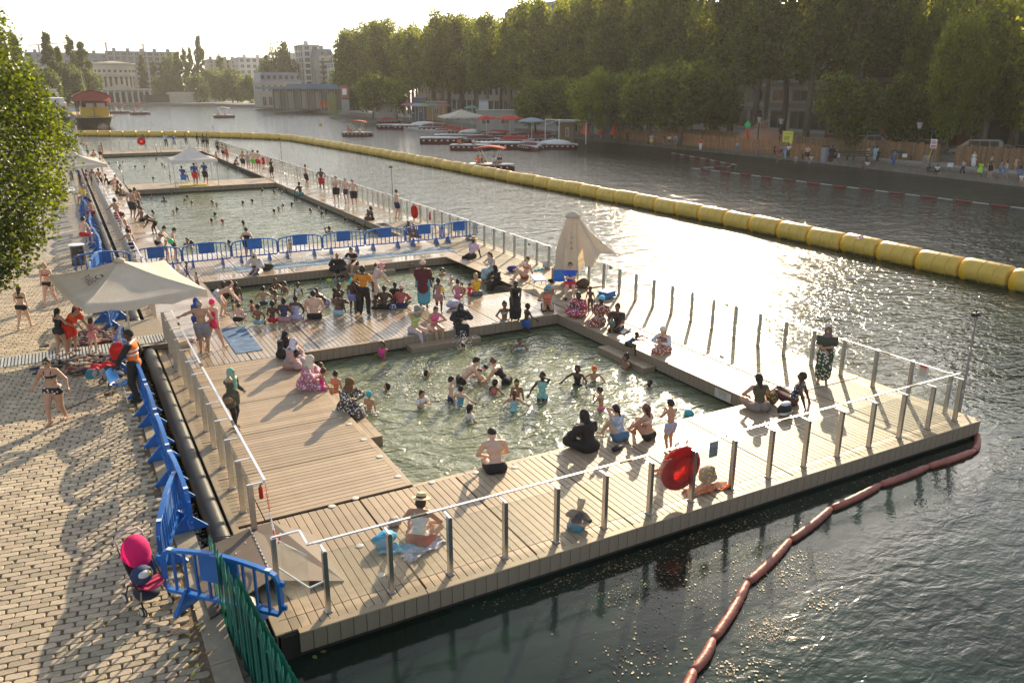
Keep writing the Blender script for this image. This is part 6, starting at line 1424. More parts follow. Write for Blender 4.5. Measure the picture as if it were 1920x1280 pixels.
# enamel plates on the pool fascias
for (pt,rz,l) in [(ATX(1357,725,14.275),R(-90),'pale notice plate screwed to the right wall of the near pool'),(ATX(975,530,15.675),R(-90),'pale notice plate on the right wall of the shallow pool')]:
 o = empty('notice_plate',(pt[0],pt[1],-.19),rz,label=l,cat='notice')
 MB().box(-.30,.30,-.012,-.002,-.12,.12).build('plate',mat('plate_white',(.55,.52,.46),.6),o)
 for k,(w_,z) in enumerate([(.24,.075),(.17,.02),(.25,-.05)]):
  s_ = ['ATTENTION','BAIGNADE','EAU 1,20m'][k]; me = text_mesh(s_,.055,M_ink); q2 = inst('lettering',me,o,(0,-.0135,z),(R(90),0,0))
# lamp and speaker poles outside the fences
def lpole(loc,h,label):
 o = empty('speaker_pole',loc,label=label,cat='pole',group='thin grey poles outside the right fence')
 MB().cyl((0,0,0),(0,0,h),.035,.022,n=8).build('shaft',mat('pole_grey',(.28,.26,.24),.5),o); mb = MB(); mb.box(-.16,.05,-.05,.05,h-.06,h+.03); mb.cyl((-.05,0,h+.03),(-.05,0,h+.1),.02,n=6); mb.build('head',M_blk,o)
 for z in (h*.35,h*.7): MB().cyl((0,0,z-.04),(0,0,z+.04),.045,n=8).build('clamp',M_alu,o)
lpole((18.45,10.75,WZ-.2),3.0,'thin grey pole standing outside the right front corner of the fence')
lpole((18.5,49.6,WZ-.2),3.2,'thin grey pole with lamp head halfway along the right fence')
lpole((18.5,79.0,WZ-.2),3.4,'thin grey pole with lamp head near the footbridge')
lpole((17.9,112.2,WZ-.2),3.2,'thin dark pole at the far right corner')
# steps and ladders in the pools
def step(x0,x1,y0,y1,z,label):
 o = empty('pool_step',((x0+x1)/2,(y0+y1)/2,z),label=label,cat='step'); w,d = x1-x0,y1-y0
 mb = MB(); mb.box(-w/2,w/2,-d/2,d/2,-.4,-.03); mb.build('riser',M_fasc,o)
 k = max(2,int(min(w,d)/.14));
 for i in range(k):
  mb = MB()
  if w > d: mb.box(-w/2,w/2,-d/2+d*i/k+.004,-d/2+d*(i+1)/k-.004,-.028,0)
  else: mb.box(-w/2+w*i/k+.004,-w/2+w*(i+1)/k-.004,-d/2,d/2,-.028,0)
  mb.build('tread',M_deck,o)
step(8.7,11.1,22.22,22.68,-.24,'wooden step below the three seated women on the middle deck')
step(13.84,14.26,17.3,19.6,-.24,'wooden step on the right wall of the near pool')
step(5.2,5.58,16.3,19.4,-.16,'low wooden step on the left edge of the near pool')
step(15.15,15.66,27.4,29.9,-.22,'wooden step where the woman in black sits on the right')
step(10.2,12.3,33.02,33.46,-.24,'wooden step below the two women in black on the cross deck')
def ladder(loc,rz,label):
 o = empty('pool_ladder',loc,rz,label=label,cat='ladder')
 for s in (-.24,.24): MB().tube([(s,.45,0),(s,.45,.7),(s,.30,.95),(s,.08,.95),(s,-.04,.75),(s,-.06,-.6)],.02,8).build('rail',M_alu,o,smooth=True)
 for z in (-.35,-.1): MB().box(-.24,.24,-.09,-.02,z,z+.03).build('rung',M_alu,o)
ladder((15.2,65.8,0),R(-90),'steel pool ladder by the right end of the footbridge'); ladder((4.3,74.0,0),R(90),'steel pool ladder at the left edge of the farthest pool'); ladder((10.5,106,0),R(0),'steel pool ladder at the far end of the farthest pool')
ladder((15.3,72.8,0),R(-90),'steel pool ladder just beyond the footbridge on the right')
# mats
M_matb = mat('blue_mat',(.055,.13,.25),.85,var=.25,scale=3,dirt=((.09,.18,.30),3,.5),bump=.3,bscale=50)
MB().box(3.71,4.48,23.5,26.3,.004,.016).build('bath_mat',M_matb,label='plain blue mat on the wet deck beside the man in grey shorts',cat='mat')
def slat_mat(x0,x1,y0,y1,z,label,name='roll_mat',m=None,st=.085):
 o = empty(name,(x0,y0,z),label=label,cat='mat'); J = MB(); n = int((x1-x0)/st)
 for i in range(n): J.box(i*st,i*st+st*.62,0,y1-y0,.002,.016)
 J.build('slats',m,o,kind='stuff')
 MB().box(0,x1-x0,.04,y1-y0-.04,0,.006).build('webbing',mat('mat_dark',(.035,.06,.09),.8),o)
M_slat = mat('slat_blue',(.25,.36,.44),.6,var=.15,isl_var=.15)
slat_mat(5.9,16.0,34.55,35.55,0,'long light blue slatted mat along the edge of the cross deck',m=M_slat)
slat_mat(-4.2,1.0,24.95,25.95,QZ+.002,'pale slatted mat across the quay to the deck entrance',m=mat('slat_grey',(.36,.39,.40),.6,var=.15,isl_var=.15))
slat_mat(1.05,2.3,25.2,26.1,.17,'pale slatted mat continuing over the entrance bridge',m=mat('slat_grey',(.36,.39,.40),.6))
MB().box(.95,2.1,25.0,28.1,.02,.165).build('entrance_bridge',mat('bridge_board',(.22,.19,.15),.8),label='low entrance bridge between quay and walkway at the mat',cat='bridge')
MB().box(2.1,2.6,24.6,25.3,.0,.16).build('entrance_sill',M_kerb,label='worn sill block where the left fence begins',cat='sill')
# heap of shoes left by the bathers
shoe_m = [mat('shoe_%d' % i,c,.7) for i,c in enumerate([(.02,.02,.02),(.28,.2,.14),(.03,.04,.10),(.4,.38,.35),(.22,.04,.035),(.14,.08,.05),(.04,.06,.08),(.32,.18,.16)])]
mb = MB()
def shoe(mb,x,y,z,a,m):
 c,s = math.cos(a),math.sin(a); prof = [(-.12,.035),(-.05,.038),(.04,.045),(.11,.04),(.14,.015)]; top = [.07,.06,.045,.04,.02]
 vs = []
 for (l,w_),t_ in zip(prof,top):
  for sx,zz in ((-1,0),(1,0),(1,t_),(-1,t_)): vs.append((x+l*c-sx*w_*s,y+l*s+sx*w_*c,z+zz))
 mb.add(vs,[(i*4+j,i*4+(j+1) % 4,(i+1)*4+(j+1) % 4,(i+1)*4+j) for i in range(4) for j in range(4)]+[(3,2,1,0),(16,17,18,19)],m)
rs = random.Random(11)
for i in range(330):
 if rs.random() < .55: x = rs.gauss(.35,.45); y = rs.uniform(26.05,27.6)
 else: x = rs.gauss(.1,.55); y = rs.uniform(23.3,24.85)
 if x > .95 or x < -1.6: continue
 shoe(mb,x,y,QZ+rs.uniform(0,.05),rs.uniform(0,6.28),rs.randrange(8))
mb.build('shoes',shoe_m,kind='stuff',label='jumble of shoes and sandals left on both sides of the slatted mat')
for i,(u,v,l) in enumerate([(205,745,'lone brown sandal on the setts left of the blue chair'),(147,710,'brown shoe nearest the woman in the black bikini'),(253,789,'small dark shoe left by the kerb')][:2]):
 mb = MB(); p = G(u,v-6,QZ+.01); shoe(mb,0,0,0,.3,0); mb.build('shoe',shoe_m[5],loc=p,label=l,cat='shoe')
# painted pillar on the quay
o = empty('mooring_pillar',(.10,39.0,QZ),label='squat round pillar covered with dark graffiti, white top',cat='pillar')
M_graf = mat('graffiti_iron',(.06,.05,.05),.6,var=.5,scale=8,dirt=((.35,.25,.28),5,.55)); MB().lathe([(.30,0),(.28,.1),(.26,.8),(.30,.84)],16).build('shaft',M_graf,o,smooth=True); MB().lathe([(.31,.84),(.31,.88),(.05,.885)],16).build('cap',M_wp,o)
# ------------------------------------------------ bags and towels
def lump(name,loc,size,m,label,cat,seed=0,rz=0,extra=None):
 rg = random.Random(seed); mb = MB(); mb.ell((0,0,size[2]*.95),size,16,10)
 vs = []
 for (x,y,z) in mb.v:
  f = 1+.13*math.sin(x*23/max(size[0]*3,.1)+seed)+.12*math.sin(y*29+seed*2+z*17)+.06*math.sin(x*60+y*50)
  vs.append((x*f,y*f,max(0.002,z*(.86+.14*f))))
 mb.v = vs; o = mb.build(name,m,loc=loc,rot=(0,0,rz),label=label,cat=cat,smooth=True); return o
def towel(loc,w,d,m,label,rz=0,seed=0,name='towel'):
 n = 14; vs = []
 for i in range(n+1):
  for j in range(n+1):
   x = (i/n-.5)*w; y = (j/n-.5)*d; z = .025+.03*math.sin(x*21+seed+y*9)+.022*math.sin(y*25+seed*2)+.012*math.sin(x*55+y*40); e = .9+.1*math.sin(i*1.7+j*2.3+seed)
   vs.append((x*e+.03*math.sin(y*14+seed),y*e+.03*math.sin(x*12+seed),max(.004,z)))
 mb = MB(); mb.add(vs,[(i*(n+1)+j,(i+1)*(n+1)+j,(i+1)*(n+1)+j+1,i*(n+1)+j+1) for i in range(n) for j in range(n)]); return mb.build(name,m,loc=loc,rot=(0,0,rz),label=label,cat='towel',smooth=True)
def gp(u,v,z=0): return G(u,v,z)
lump('beach_bag',gp(722,1022),(.22,.14,.13),cloth((.05,.38,.62)),'bright blue crumpled bag left of the woman in the straw boater','bag',1,.4)
towel(gp(748,1032),.75,.30,cloth((.10,.45,.66)),'blue cloth spread from the bag beside the boater woman',-.5,2,'cloth')
towel(gp(795,1030),.95,.34,cloth((.45,.45,.58),'white'),'grey and white striped towel under the woman in the boater',.35,3)
lump('handbag',gp(740,985),(.13,.10,.09),cloth((.42,.38,.34)),'grey beige handbag in front of the woman in the boater','bag',4)
lump('bag',gp(1325,905),(.20,.16,.19),cloth((.16,.14,.11),'gold'),'dark straw-like bundle lying right of the front lifebuoy','bag',5,.2)
towel(gp(1325,918),1.1,.32,cloth((.75,.10,.04),'gold'),'red orange cloth under the bundle by the lifebuoy',-.1,6,'cloth')
towel(gp(1244,883),.4,.2,cloth((.75,.10,.04),'gold'),'small red cloth left of the front lifebuoy',.4,16,'cloth')
lump('shoulder_bag',gp(1157,843),(.16,.08,.05),cloth((.02,.018,.018)),'flat black bag behind the woman in the black robe','bag',7,.3)
o = empty('backpack',gp(1470,778),R(12),label='black and white sports rucksack with a pale towel stuffed on top',cat='bag')
mb = MB(); mb.ell((0,0,.15),(.23,.15,.16),16,10); mb.build('body',cloth((.02,.02,.022)),o,smooth=True); mb = MB(); mb.ell((0,-.03,.09),(.235,.135,.075),16,8); mb.build('white_panel',mat('bag_white',(.66,.64,.6),.6),o,smooth=True)
lt = text_mesh('adidas',.13,mat('ink2',(.02,.02,.02),.7)); inst('lettering',lt,o,(0,-.169,.10),(R(78),0,0))
mb = MB(); mb.ell((.02,.0,.29),(.17,.10,.05),12,8); mb.build('towel',cloth((.5,.56,.66)),o,smooth=True)
mb = MB(); mb.tube([(.18,.05,.25),(.30,.1,.34),(.33,.1,.18),(.26,.08,.02)],.012,6); mb.build('strap',M_blk,o)
lump('patterned_bag',gp(1447,757),(.14,.13,.17),cloth((.12,.10,.05),'gold'),'dark bag with yellow leaf pattern beside the olive tank top','bag',8)
o = empty('water_bottle',gp(1479,752),label='clear plastic water bottle standing by the rucksack',cat='bottle'); mb = MB(); mb.lathe([(.035,0),(.038,.05),(.034,.1),(.038,.16),(.015,.22)],10); mb.build('bottle',glass_mat('bottle_plastic',(.75,.85,.92),haze=.3),o,smooth=True); MB().lathe([(.017,.22),(.017,.245)],8).build('cap',M_blue,o)
towel(gp(1170,622),.62,.34,cloth((.50,.52,.62),'white'),'striped white and grey towel left on the right pool edge',.5,9)
lump('red_bag',gp(1162,610),(.16,.12,.12),cloth((.42,.02,.03)),'dark red bag beside the seated mother in dark top','bag',10)
lump('purple_bag',gp(962,509),(.30,.18,.13),cloth((.03,.03,.22)),'dark purple sack lying by the sunbathing woman','bag',11)
lump('white_bag',gp(1026,503),(.24,.16,.17),cloth((.55,.53,.56)),'white bag by the right fence above the sunbather','bag',12)
towel(gp(1010,507),.6,.25,cloth((.10,.45,.50)),'turquoise towel next to the white bag',.3,13)
o = lump('wheeled_bag',gp(1093,540),(.26,.20,.20),cloth((.10,.055,.03)),'brown travel bag with a red handle behind the man with folded arms','bag',14)
mb = MB(); mb.bar((0,0,.02),(.75,-.1,.03),.07,.03); mb.build('paddle',mat('paddle_red',(.65,.08,.04),.5),loc=gp(1098,541),rot=(0,0,.1),label='red paddle lying beside the brown travel bag',cat='paddle')
lump('black_bag',gp(499,506),(.34,.18,.14),cloth((.018,.018,.02)),'black bag on the mat beside the woman in white','bag',15)
lump('towel_heap',gp(850,577),(.26,.16,.15),cloth((.50,.50,.62),'blue'),'crumpled white towel with blue pattern on the middle deck','towel',16)
lump('blue_bundle',gp(737,580),(.15,.1,.09),cloth((.05,.1,.3),'white'),'blue patterned bundle between the seated dark man and the salmon top','bag',17)
towel(gp(575,601),.25,.12,cloth((.55,.03,.03)),'small red cloth under the hand of the broad man',.3,18,'cloth')
lump('red_buoy',gp(358,640),(.12,.10,.06),cloth((.5,.55,.7),'pink'),'small pale bundle by the inner side of the left rail','bag',19)
MB().ell((0,0,0),(.13,.13,.13),14,9).build('green_ball',mat('ball_green',(.05,.60,.18),.4),loc=AT(320,452,38.0),label='green ball held by the small blond child',cat='ball',smooth=True)
MB().ell((0,0,0),(.13,.13,.13),14,9).build('blue_ball',mat('ball_blue',(.05,.38,.50),.4),loc=(G(1292,779,WZ)[0],G(1292,779,WZ)[1],WZ+.05),label='light blue ball floating by the near pool edge',cat='ball',smooth=True)
MB().ell((0,0,0),(.14,.14,.1),12,7).build('toy_float',mat('toy_lime',(.35,.55,.03),.4),loc=G(617,526,WZ),label='lime green toy floating near the cross deck wall',cat='toy',smooth=True)
# handbag of the woman with the green scarf
J_ = PJ['scarf']; p = carry(J_,J_['pel']+V3(.13,.05,.02)); lump('shoulder_bag',(p[0],p[1],p[2]-.12),(.10,.07,.08),cloth((.30,.19,.09)),'tan shoulder bag on the hip of the woman with the green scarf','bag',20)
# ------------------------------------------------ pushchairs
def wheel(o,c,r=.075,w=.035,name='wheel'):
 mb = MB(); mb.tube([(c[0],c[1]+math.cos(t)*r*.86,c[2]+math.sin(t)*r*.86) for t in np.linspace(0,2*math.pi,16,endpoint=False)],r*.16,6,closed=True); wo_ = mb.build(name,M_blk,o,smooth=True)
 mb = MB(); mb.lathe([(r*.72,-w*.4),(r*.72,w*.4),(r*.2,w*.5)],14,c,axis='x'); mb.build('rim',mat('rim_cream',(.62,.58,.50),.4),wo_)
def pushchair(loc,rz,label,hood_c,seat_c,laid=False,bag=True):
 o = empty('pushchair',loc,rz,label=label,cat='pushchair'); Mf = mat('frame_black',(.015,.015,.016),.4); mh = cloth_mat('hood_%d' % int(hood_c[0]*100),hood_c,hood_c,.3)
 for s in (-1,1):
  mb = MB(); mb.tube([(s*.20,.24,.12),(s*.20,.16,.34),(s*.20,-.10,.62),(s*.20,-.30,.90)],.013,8); mb.tube([(s*.21,-.28,.10),(s*.21,-.12,.36),(s*.21,.14,.46)],.012,8); mb.build('side_frame',Mf,o,smooth=True)
  MB().tube([(s*.20,.20,.2),(s*.20,.245,.40)],.014,8).build('front_leg',M_alu,o)
  wheel(o,(s*.20,.27,.075)); wheel(o,(s*.225,.235,.075)); wheel(o,(s*.22,-.28,.085),.085)
 MB().tube([(-.2,-.30,.9),(-.2,-.36,1.0),(-.14,-.38,1.07),(.14,-.38,1.07),(.2,-.36,1.0),(.2,-.30,.9)],.017,8).build('handle',mat('handle_pale',(.55,.48,.44),.6),o,smooth=True)
 # seat: reclined back, base, foot flap
 mb = MB(); mb.obox((0,-.14,.60),(.36,.04,.46),Matrix.Rotation(R(32),3,'X')); mb.build('seat_back',cloth((.03,.03,.035)),o)
 mb = MB(); mb.obox((0,.04,.40),(.37,.30,.04),Matrix.Rotation(R(8),3,'X')); mb.build('seat_base',cloth(seat_c),o)
 mb = MB(); mb.lathe([(.17,-.01),(.17,.012)],18); q2 = MB(); q2.add([(x,y*.62+.20,z+.43-abs(y)*.2) for x,y,z in mb.v],mb.f); q2.build('leg_rest',cloth(seat_c),o)
 mb = MB(); mb.ell((0,-.02,.20),(.19,.22,.10),14,8); mb.build('basket',cloth((.02,.025,.05)),o,smooth=True)
 # hood: ribbed quarter dome
 mb = MB(); n = 14; k = 9; vs = []
 for i in range(k+1):
  ph = R(-18+i*118/k)
  for j in range(n+1):
   th = math.pi*j/n; r_ = .225*(1+.02*math.cos(i*math.pi)); x = -.205*math.cos(th); rr = math.sin(th)*r_
   vs.append((x,-.24+rr*math.cos(ph)*1.1+.02,.80+rr*math.sin(ph)*1.05+.02))
 mb.add(vs,[(i*(n+1)+j,(i+1)*(n+1)+j,(i+1)*(n+1)+j+1,i*(n+1)+j+1) for i in range(k) for j in range(n)]); mb.build('hood',mh,o,smooth=True)
 mb = MB(); vs = []
 for i in range(4):
  ph = R(-18-i*8)
  for j in range(n+1):
   th = math.pi*j/n; x = -.205*math.cos(th)*(1+.03*i); rr = math.sin(th)*(.235+.02*i); vs.append((x,-.24+rr*math.cos(ph)*1.12,.80+rr*math.sin(ph)*1.05+.02))
 mb.add(vs,[(i*(n+1)+j,(i+1)*(n+1)+j,(i+1)*(n+1)+j+1,i*(n+1)+j+1) for i in range(3) for j in range(n)]); mb.build('visor',mh,o,smooth=True)
 return o
o = pushchair((.22,11.62,QZ),R(180+32-10),'pushchair with bright pink hood parked on the setts beside the blue barriers',(.72,.015,.16),(.42,.02,.09))
o = empty('carrier_bag',(0.165,11.50,QZ+.46),R(180+22),label='dark blue shopping bag with printed patch lying in the pushchair',cat='bag')
mb = MB(); mb.ell((0,.02,.12),(.16,.15,.14),14,9); mb.build('bag_body',cloth((.02,.045,.12)),o,smooth=True)
mb = MB(); mb.ell((.0,.10,.17),(.10,.085,.06),14,8); mb.build('printed_patch',mat('patch',(.6,.58,.6),.6),o,smooth=True); mb = MB(); mb.ell((-.05,.155,.18),(.035,.03,.03),8,6); mb.build('print',mat('patch_y',(.7,.5,.03),.6),o,smooth=True)
o = pushchair((.45,22.2,QZ),R(120),'dark pushchair with red hood and bags hanging near the security man',(.60,.02,.02),(.03,.03,.035))
o = empty('shopping_bag',(.02,21.95,QZ),R(20),label='grey shopping bag with dark 3 and teal disc hanging from the pushchair',cat='bag')
mb = MB(); mb.ell((0,0,.42),(.24,.07,.17),16,9); mb.build('bag_body',cloth((.38,.37,.40)),o,smooth=True)
mb = MB(); mb.lathe([(.12,-.004),(.12,.004)],18,(-.16,-.055,.43),axis='y'); mb.build('disc',mat('teal_print',(.03,.22,.25),.6),o)
inst('lettering',text_mesh('3',.24,mat('ink3',(.01,.02,.04),.7)),o,(.02,-.078,.44),(R(90),0,0))
J_ = PJ['guard']; p = carry(J_,V3(-.12,.24,.58)); towel((p[0]-.2,p[1]-.05,p[2]-.05),.5,.35,cloth((.5,.01,.02)),'red garment held by the security man',.5,21,'garment')
o = bpy.context.scene.objects[-1]
# thin ropes / cords on the paving and by the palings
MB().tube([(-.9,20.6,QZ+.01),(-.3,21.1,QZ+.01),(.3,21.7,QZ+.012),(.9,22.2,QZ+.015)],.012,5).build('cord',M_blk,label='thin dark cord lying across the setts near the bikini woman',cat='cord')
MB().tube([(1.25,12.9,.12),(1.38,12.95,.19),(1.55,12.93,.17),(1.7,12.95,.12)],.012,5).build('rope',M_blk,label='short black mooring rope looped over the fender pipe',cat='rope')
# =================================================================== BOOMS
M_yel = mat('boom_yellow',(.66,.44,.075),.42,var=.12,scale=1.5,dirt=((.50,.33,.06),1.2,.58));
t_ = M_yel.node_tree; b_ = t_.nodes['Principled BSDF']; s0 = b_.inputs['Base Color'].links[0].from_socket; c1 = t_.nodes.new('ShaderNodeTexCoord'); s1 = t_.nodes.new('ShaderNodeSeparateXYZ'); t_.links.new(c1.outputs['Object'],s1.inputs[0])
n1 = t_.nodes.new('ShaderNodeTexNoise'); n1.inputs['Scale'].default_value = 4; n1.inputs['Detail'].default_value = 6; a1 = t_.nodes.new('ShaderNodeMath'); a1.operation = 'MULTIPLY_ADD'; a1.inputs[1].default_value = .35; t_.links.new(n1.outputs[0],a1.inputs[0]); t_.links.new(s1.outputs[2],a1.inputs[2])
r1 = t_.nodes.new('ShaderNodeMapRange'); r1.inputs[1].default_value = -.02; r1.inputs[2].default_value = -.14; t_.links.new(a1.outputs[0],r1.inputs[0]); x1 = t_.nodes.new('ShaderNodeMix'); x1.data_type = 'RGBA'; t_.links.new(s0,x1.inputs[6]); x1.inputs[7].default_value = (.16,.14,.03,1); t_.links.new(r1.outputs[0],x1.inputs[0]); t_.links.new(x1.outputs[2],b_.inputs['Base Color'])   # algae along the waterline
M_yel2 = mat('boom_yellow_end',(.80,.46,.01),.4)
BL = 2.10
mb = MB(); mb.lathe([(.10,-BL/2-.02),(.40,-BL/2),(.49,-BL/2+.05),(.52,-BL/2+.12),(.52,BL/2-.34)],22,axis='x',caps=False,m=0); mb.lathe([(.52,BL/2-.34),(.52,BL/2-.12),(.49,BL/2-.05),(.40,BL/2),(.10,BL/2+.02)],22,axis='x',caps=False,m=1)
boom_m = mb.mesh('float_body',[M_yel,M_yel2],True)
mb = MB(); mb.tube([(.53*math.cos(t)*0,.53*math.cos(t),.53*math.sin(t)) for t in np.linspace(0,2*math.pi,24,endpoint=False)],.012,4,closed=True); seam_m = mb.mesh('seam',mat('seam_yellow',(.55,.36,.06),.6))
mb = MB(); mb.cyl((-.10,0,0),(.10,0,0),.05,n=6); link_m = mb.mesh('link',M_blk)
path = [(33.4,9.5),(33.6,18.5),(34.2,26.5),(34.6,35.1),(34.7,45),(34.5,56),(34.1,73.4),(33.4,95),(32.2,116),(31.4,127),(28.5,133.5),(20.0,145.0),(9.7,151.5),(1.9,157.0)]
def walk(path,step):
 P_ = [Vector((x,y,0)) for x,y in path]; out = []; i = 0; pos = P_[0].copy(); rem = step/2; cur = P_[0].copy()
 segi = 0; d0 = 0; tot = 0; L = [(P_[k+1]-P_[k]).length for k in range(len(P_)-1)]; T = sum(L); s = step/2
 while s < T:
  k = 0; a = s
  while a > L[k]: a -= L[k]; k += 1
  p = P_[k].lerp(P_[k+1],a/L[k]); d = (P_[k+1]-P_[k]).normalized()
  out.append((p,math.atan2(d.y,d.x))); s += step
 return out
M_nored = mat('sign_red',(.6,.04,.05),.5)
def nosign(par,r,ang,x=0):
 c = MB(); c.lathe([(r,0),(r,.004)],20); me = c.mesh('sign_disc',M_wp)
 M = Matrix.Rotation(ang,4,'X'); M.translation = Vector((x,-math.sin(ang)*.535,math.cos(ang)*.535))
 a = bpy.data.objects.new('sign_disc',me); COL.objects.link(a); a.parent = par; a.matrix_local = M
 k = MB(); k.tube([(r*.85*math.cos(t),r*.85*math.sin(t),.008) for t in np.linspace(0,2*math.pi,20,endpoint=False)],r*.10,4,closed=True); k.bar((-r*.6,r*.6,.008),(r*.6,-r*.6,.008),r*.18,.01); b_ = inst('ring_and_slash',k.mesh('ring_and_slash',M_nored),a)
 k = MB(); k.ell((.0,r*.15,.006),(r*.12,r*.12,.004),8,5); k.box(-r*.35,r*.35,-r*.15,r*.0,.004,.009); k.box(-r*.45,r*.45,-r*.42,-r*.30,.004,.009); inst('swimmer_mark',k.mesh('swimmer_mark',M_ink),a)
bl = walk(path,2.22)
print('booms',len(bl))
PL = []
for i,(p,a) in enumerate(bl):
 o = empty('boom_float',(p.x,p.y,WZ+.36+.03*math.sin(i*2.1)),a+R(math.sin(i*1.7)*1.2),cat='float',group='yellow cylindrical floats of the boom')
 q = np.array([p.x,p.y,WZ+.4])-CAM; zz = q@_fwd; u = 960+CF*(q@_r2)/zz if zz > 0 else 3000; PL.append((u,o))
 bo = inst('float_body',boom_m,o);
 for x in (-.55,.1): inst('seam',seam_m,o,(x,0,0))
 inst('link',link_m,o,(BL/2+.06,0,0))
 w_ = 'yellow float of the boom'
 o['label'] = w_+(' between the right picture edge and the glitter' if u > 1393 else ' in the glitter behind the closed parasol' if u > 1026 else ' passing below the nearest canopied boat' if u > 856 else ' in the far run towards the bend' if u > 545 else ' right at the bend' if u > 362 else ' in the row behind the far fence')
 if i in (7,24,30,40,52,60): nosign(o,.17 if i < 20 else .2,R(-38) if i != 7 else R(-30))
 if u < 362:
  ink = MB(); rgx = random.Random(i)
  for k in range(6): ink.bar((-.7+k*.24,-.535,.05),(-.62+k*.24,-.535,.05+rgx.uniform(-.12,.14)),.01,.07);
  ink.bar((-.75,-.52,-.06),(.75,-.52,-.04),.01,.05); ink.build('faded_marking',mat('faded_ink',(.10,.08,.02),.8),o)
for uu,lab in [(1692,'yellow float carrying the round no swimming sign near the right edge'),(1358,'yellow float at the open gap in the sun glitter, on its left'),(1420,'yellow float at the open gap in the sun glitter, on its right')]:
 c_ = min(PL,key=lambda t: abs(t[0]-uu))[1]; c_['label'] = lab
c_ = min(PL,key=lambda t: abs(t[0]-1692))[1]
if not [k for k in c_.children if k.name.startswith('sign_disc')]: nosign(c_,.19,R(34) if math.cos(c_.rotation_euler.z) > 0 else R(-34))
# red containment boom by the near corner
M_rb = mat('red_boom',(.30,.085,.062),.5,var=.25,scale=3,bump=.6,bscale=12,dirt=((.22,.06,.045),2.5,.55))
rbp = [(1262,1330),(1300,1262),(1336,1204),(1400,1097),(1480,1017),(1557,957),(1649,912),(1738,878),(1826,848),(1832,822),(1819,808)]
pts = [Vector(G(u,v,WZ)) for u,v in rbp]
o = empty('containment_boom',pts[0],label='sagging faded red floating boom pinched into sausages at the near right corner',cat='boom')
for i in range(len(pts)-1):
 a,b = pts[i]-pts[0],pts[i+1]-pts[0]; n = 14; pa = []; ra = []
 for k in range(n+1):
  t = k/n; p = a.lerp(b,t); sd = (b-a).cross(Vector((0,0,1))).normalized(); p = p+sd*(.03*math.sin(math.pi*t))+Vector((0,0,.045)); pa.append(p)
  ra.append(.030+.046*min(1,(math.sin(math.pi*min(max(t,.001),.999)))**.16)+.004*math.sin(k*2.7+i))
 MB().tube(pa,ra,12).build('float_tube',M_rb,o,smooth=True)
 MB().cyl(b-Vector((0,0,-.04))-(b-a).normalized()*.03,b-Vector((0,0,-.04))+(b-a).normalized()*.03,.035,n=8).build('tie',M_blk,o)
# red and white line towards the right bank
rw = [(67.2,80.8),(66.2,77.5),(65.0,72.5),(63.6,68.2),(62.5,64.6),(60.0,63.2),(57.5,64.0),(55.9,63.7),(56.2,59),(56.3,50),(56.6,40),(56.9,31),(57.2,22),(57.4,10)]
o = empty('marker_line',(56.5,40,WZ),label='floating line of red and white tubes looping off the right bank',cat='float line')
mbr = MB(); mbr.tube([(-.6,0,0),(-.5,0,0),(.5,0,0),(.6,0,0)],[.025,.055,.055,.025],8); mr_ = mbr.mesh('red_tube',mat('tube_red',(.26,.04,.045),.6),True)
mw_ = mbr.mesh('white_tube',mat('tube_white',(.36,.34,.32),.6),True)
for i,(p,a) in enumerate(walk(rw,1.32)): inst('red_tube' if i % 2 else 'white_tube',mr_ if i % 2 else mw_,o,(p.x-56.5,p.y-40,.04),(0,0,a))
# floating leaves and scum near the front deck
M_fl = mat('floating_leaf',(.22,.16,.07),.5,isl_var=.6,hue=.06)
mb = MB(); rs = random.Random(5)
def leafpoly(mb,x,y,s,a,z):
 mb.poly([(x+s*w_*math.cos(a+t),y+s*w_*math.sin(a+t),z+rs.uniform(0,.006)) for t,w_ in ((0,1.15),(1.0,.75),(2.2,.75),(3.14,.9),(4.1,.75),(5.3,.75))])
cl = [(1180,1050,60),(1250,1120,70),(1340,1010,60),(1420,960,50),(1240,1010,90),(1440,1090,45),(1500,1060,35),(1120,1060,60),(1550,900,50),(1640,870,50),(1300,960,70),(1380,1250,40),(1210,1230,50),(1540,1130,18),(900,1110,40),(1020,1080,60),(1450,1180,30)]
for (cu_,cv_,sd) in cl:
 for i in range(int(105 if sd > 30 else 40)):
  u = rs.gauss(cu_,sd); v = rs.gauss(cv_,sd*.45); p = G(u,v,WZ)
  if p[1] > 9.9: continue
  leafpoly(mb,p[0],p[1],rs.uniform(.008,.024),rs.uniform(0,6.28),WZ+.012)
for (u,v) in [(600,1212),(607,1222),(590,1232),(697,1010)][:3]: p = G(u,v,WZ); leafpoly(mb,p[0],p[1],.05,rs.uniform(0,6),WZ+.012)
for i in range(4200):
 k = rs.choice(cl[:8]+cl[15:]); u = rs.gauss(k[0],k[2]*1.1); v = rs.gauss(k[1],k[2]*.6); p = G(u,v,WZ)
 if p[1] > 9.9: continue
 s = rs.uniform(.004,.012); a = rs.uniform(0,6.28); mb.poly([(p[0]+s*math.cos(a+t),p[1]+s*math.sin(a+t),WZ+.010) for t in (0,2,4)])
mb.build('floating_leaves',M_fl,kind='stuff',label='fallen leaves and specks drifting on the dark water along the front deck')
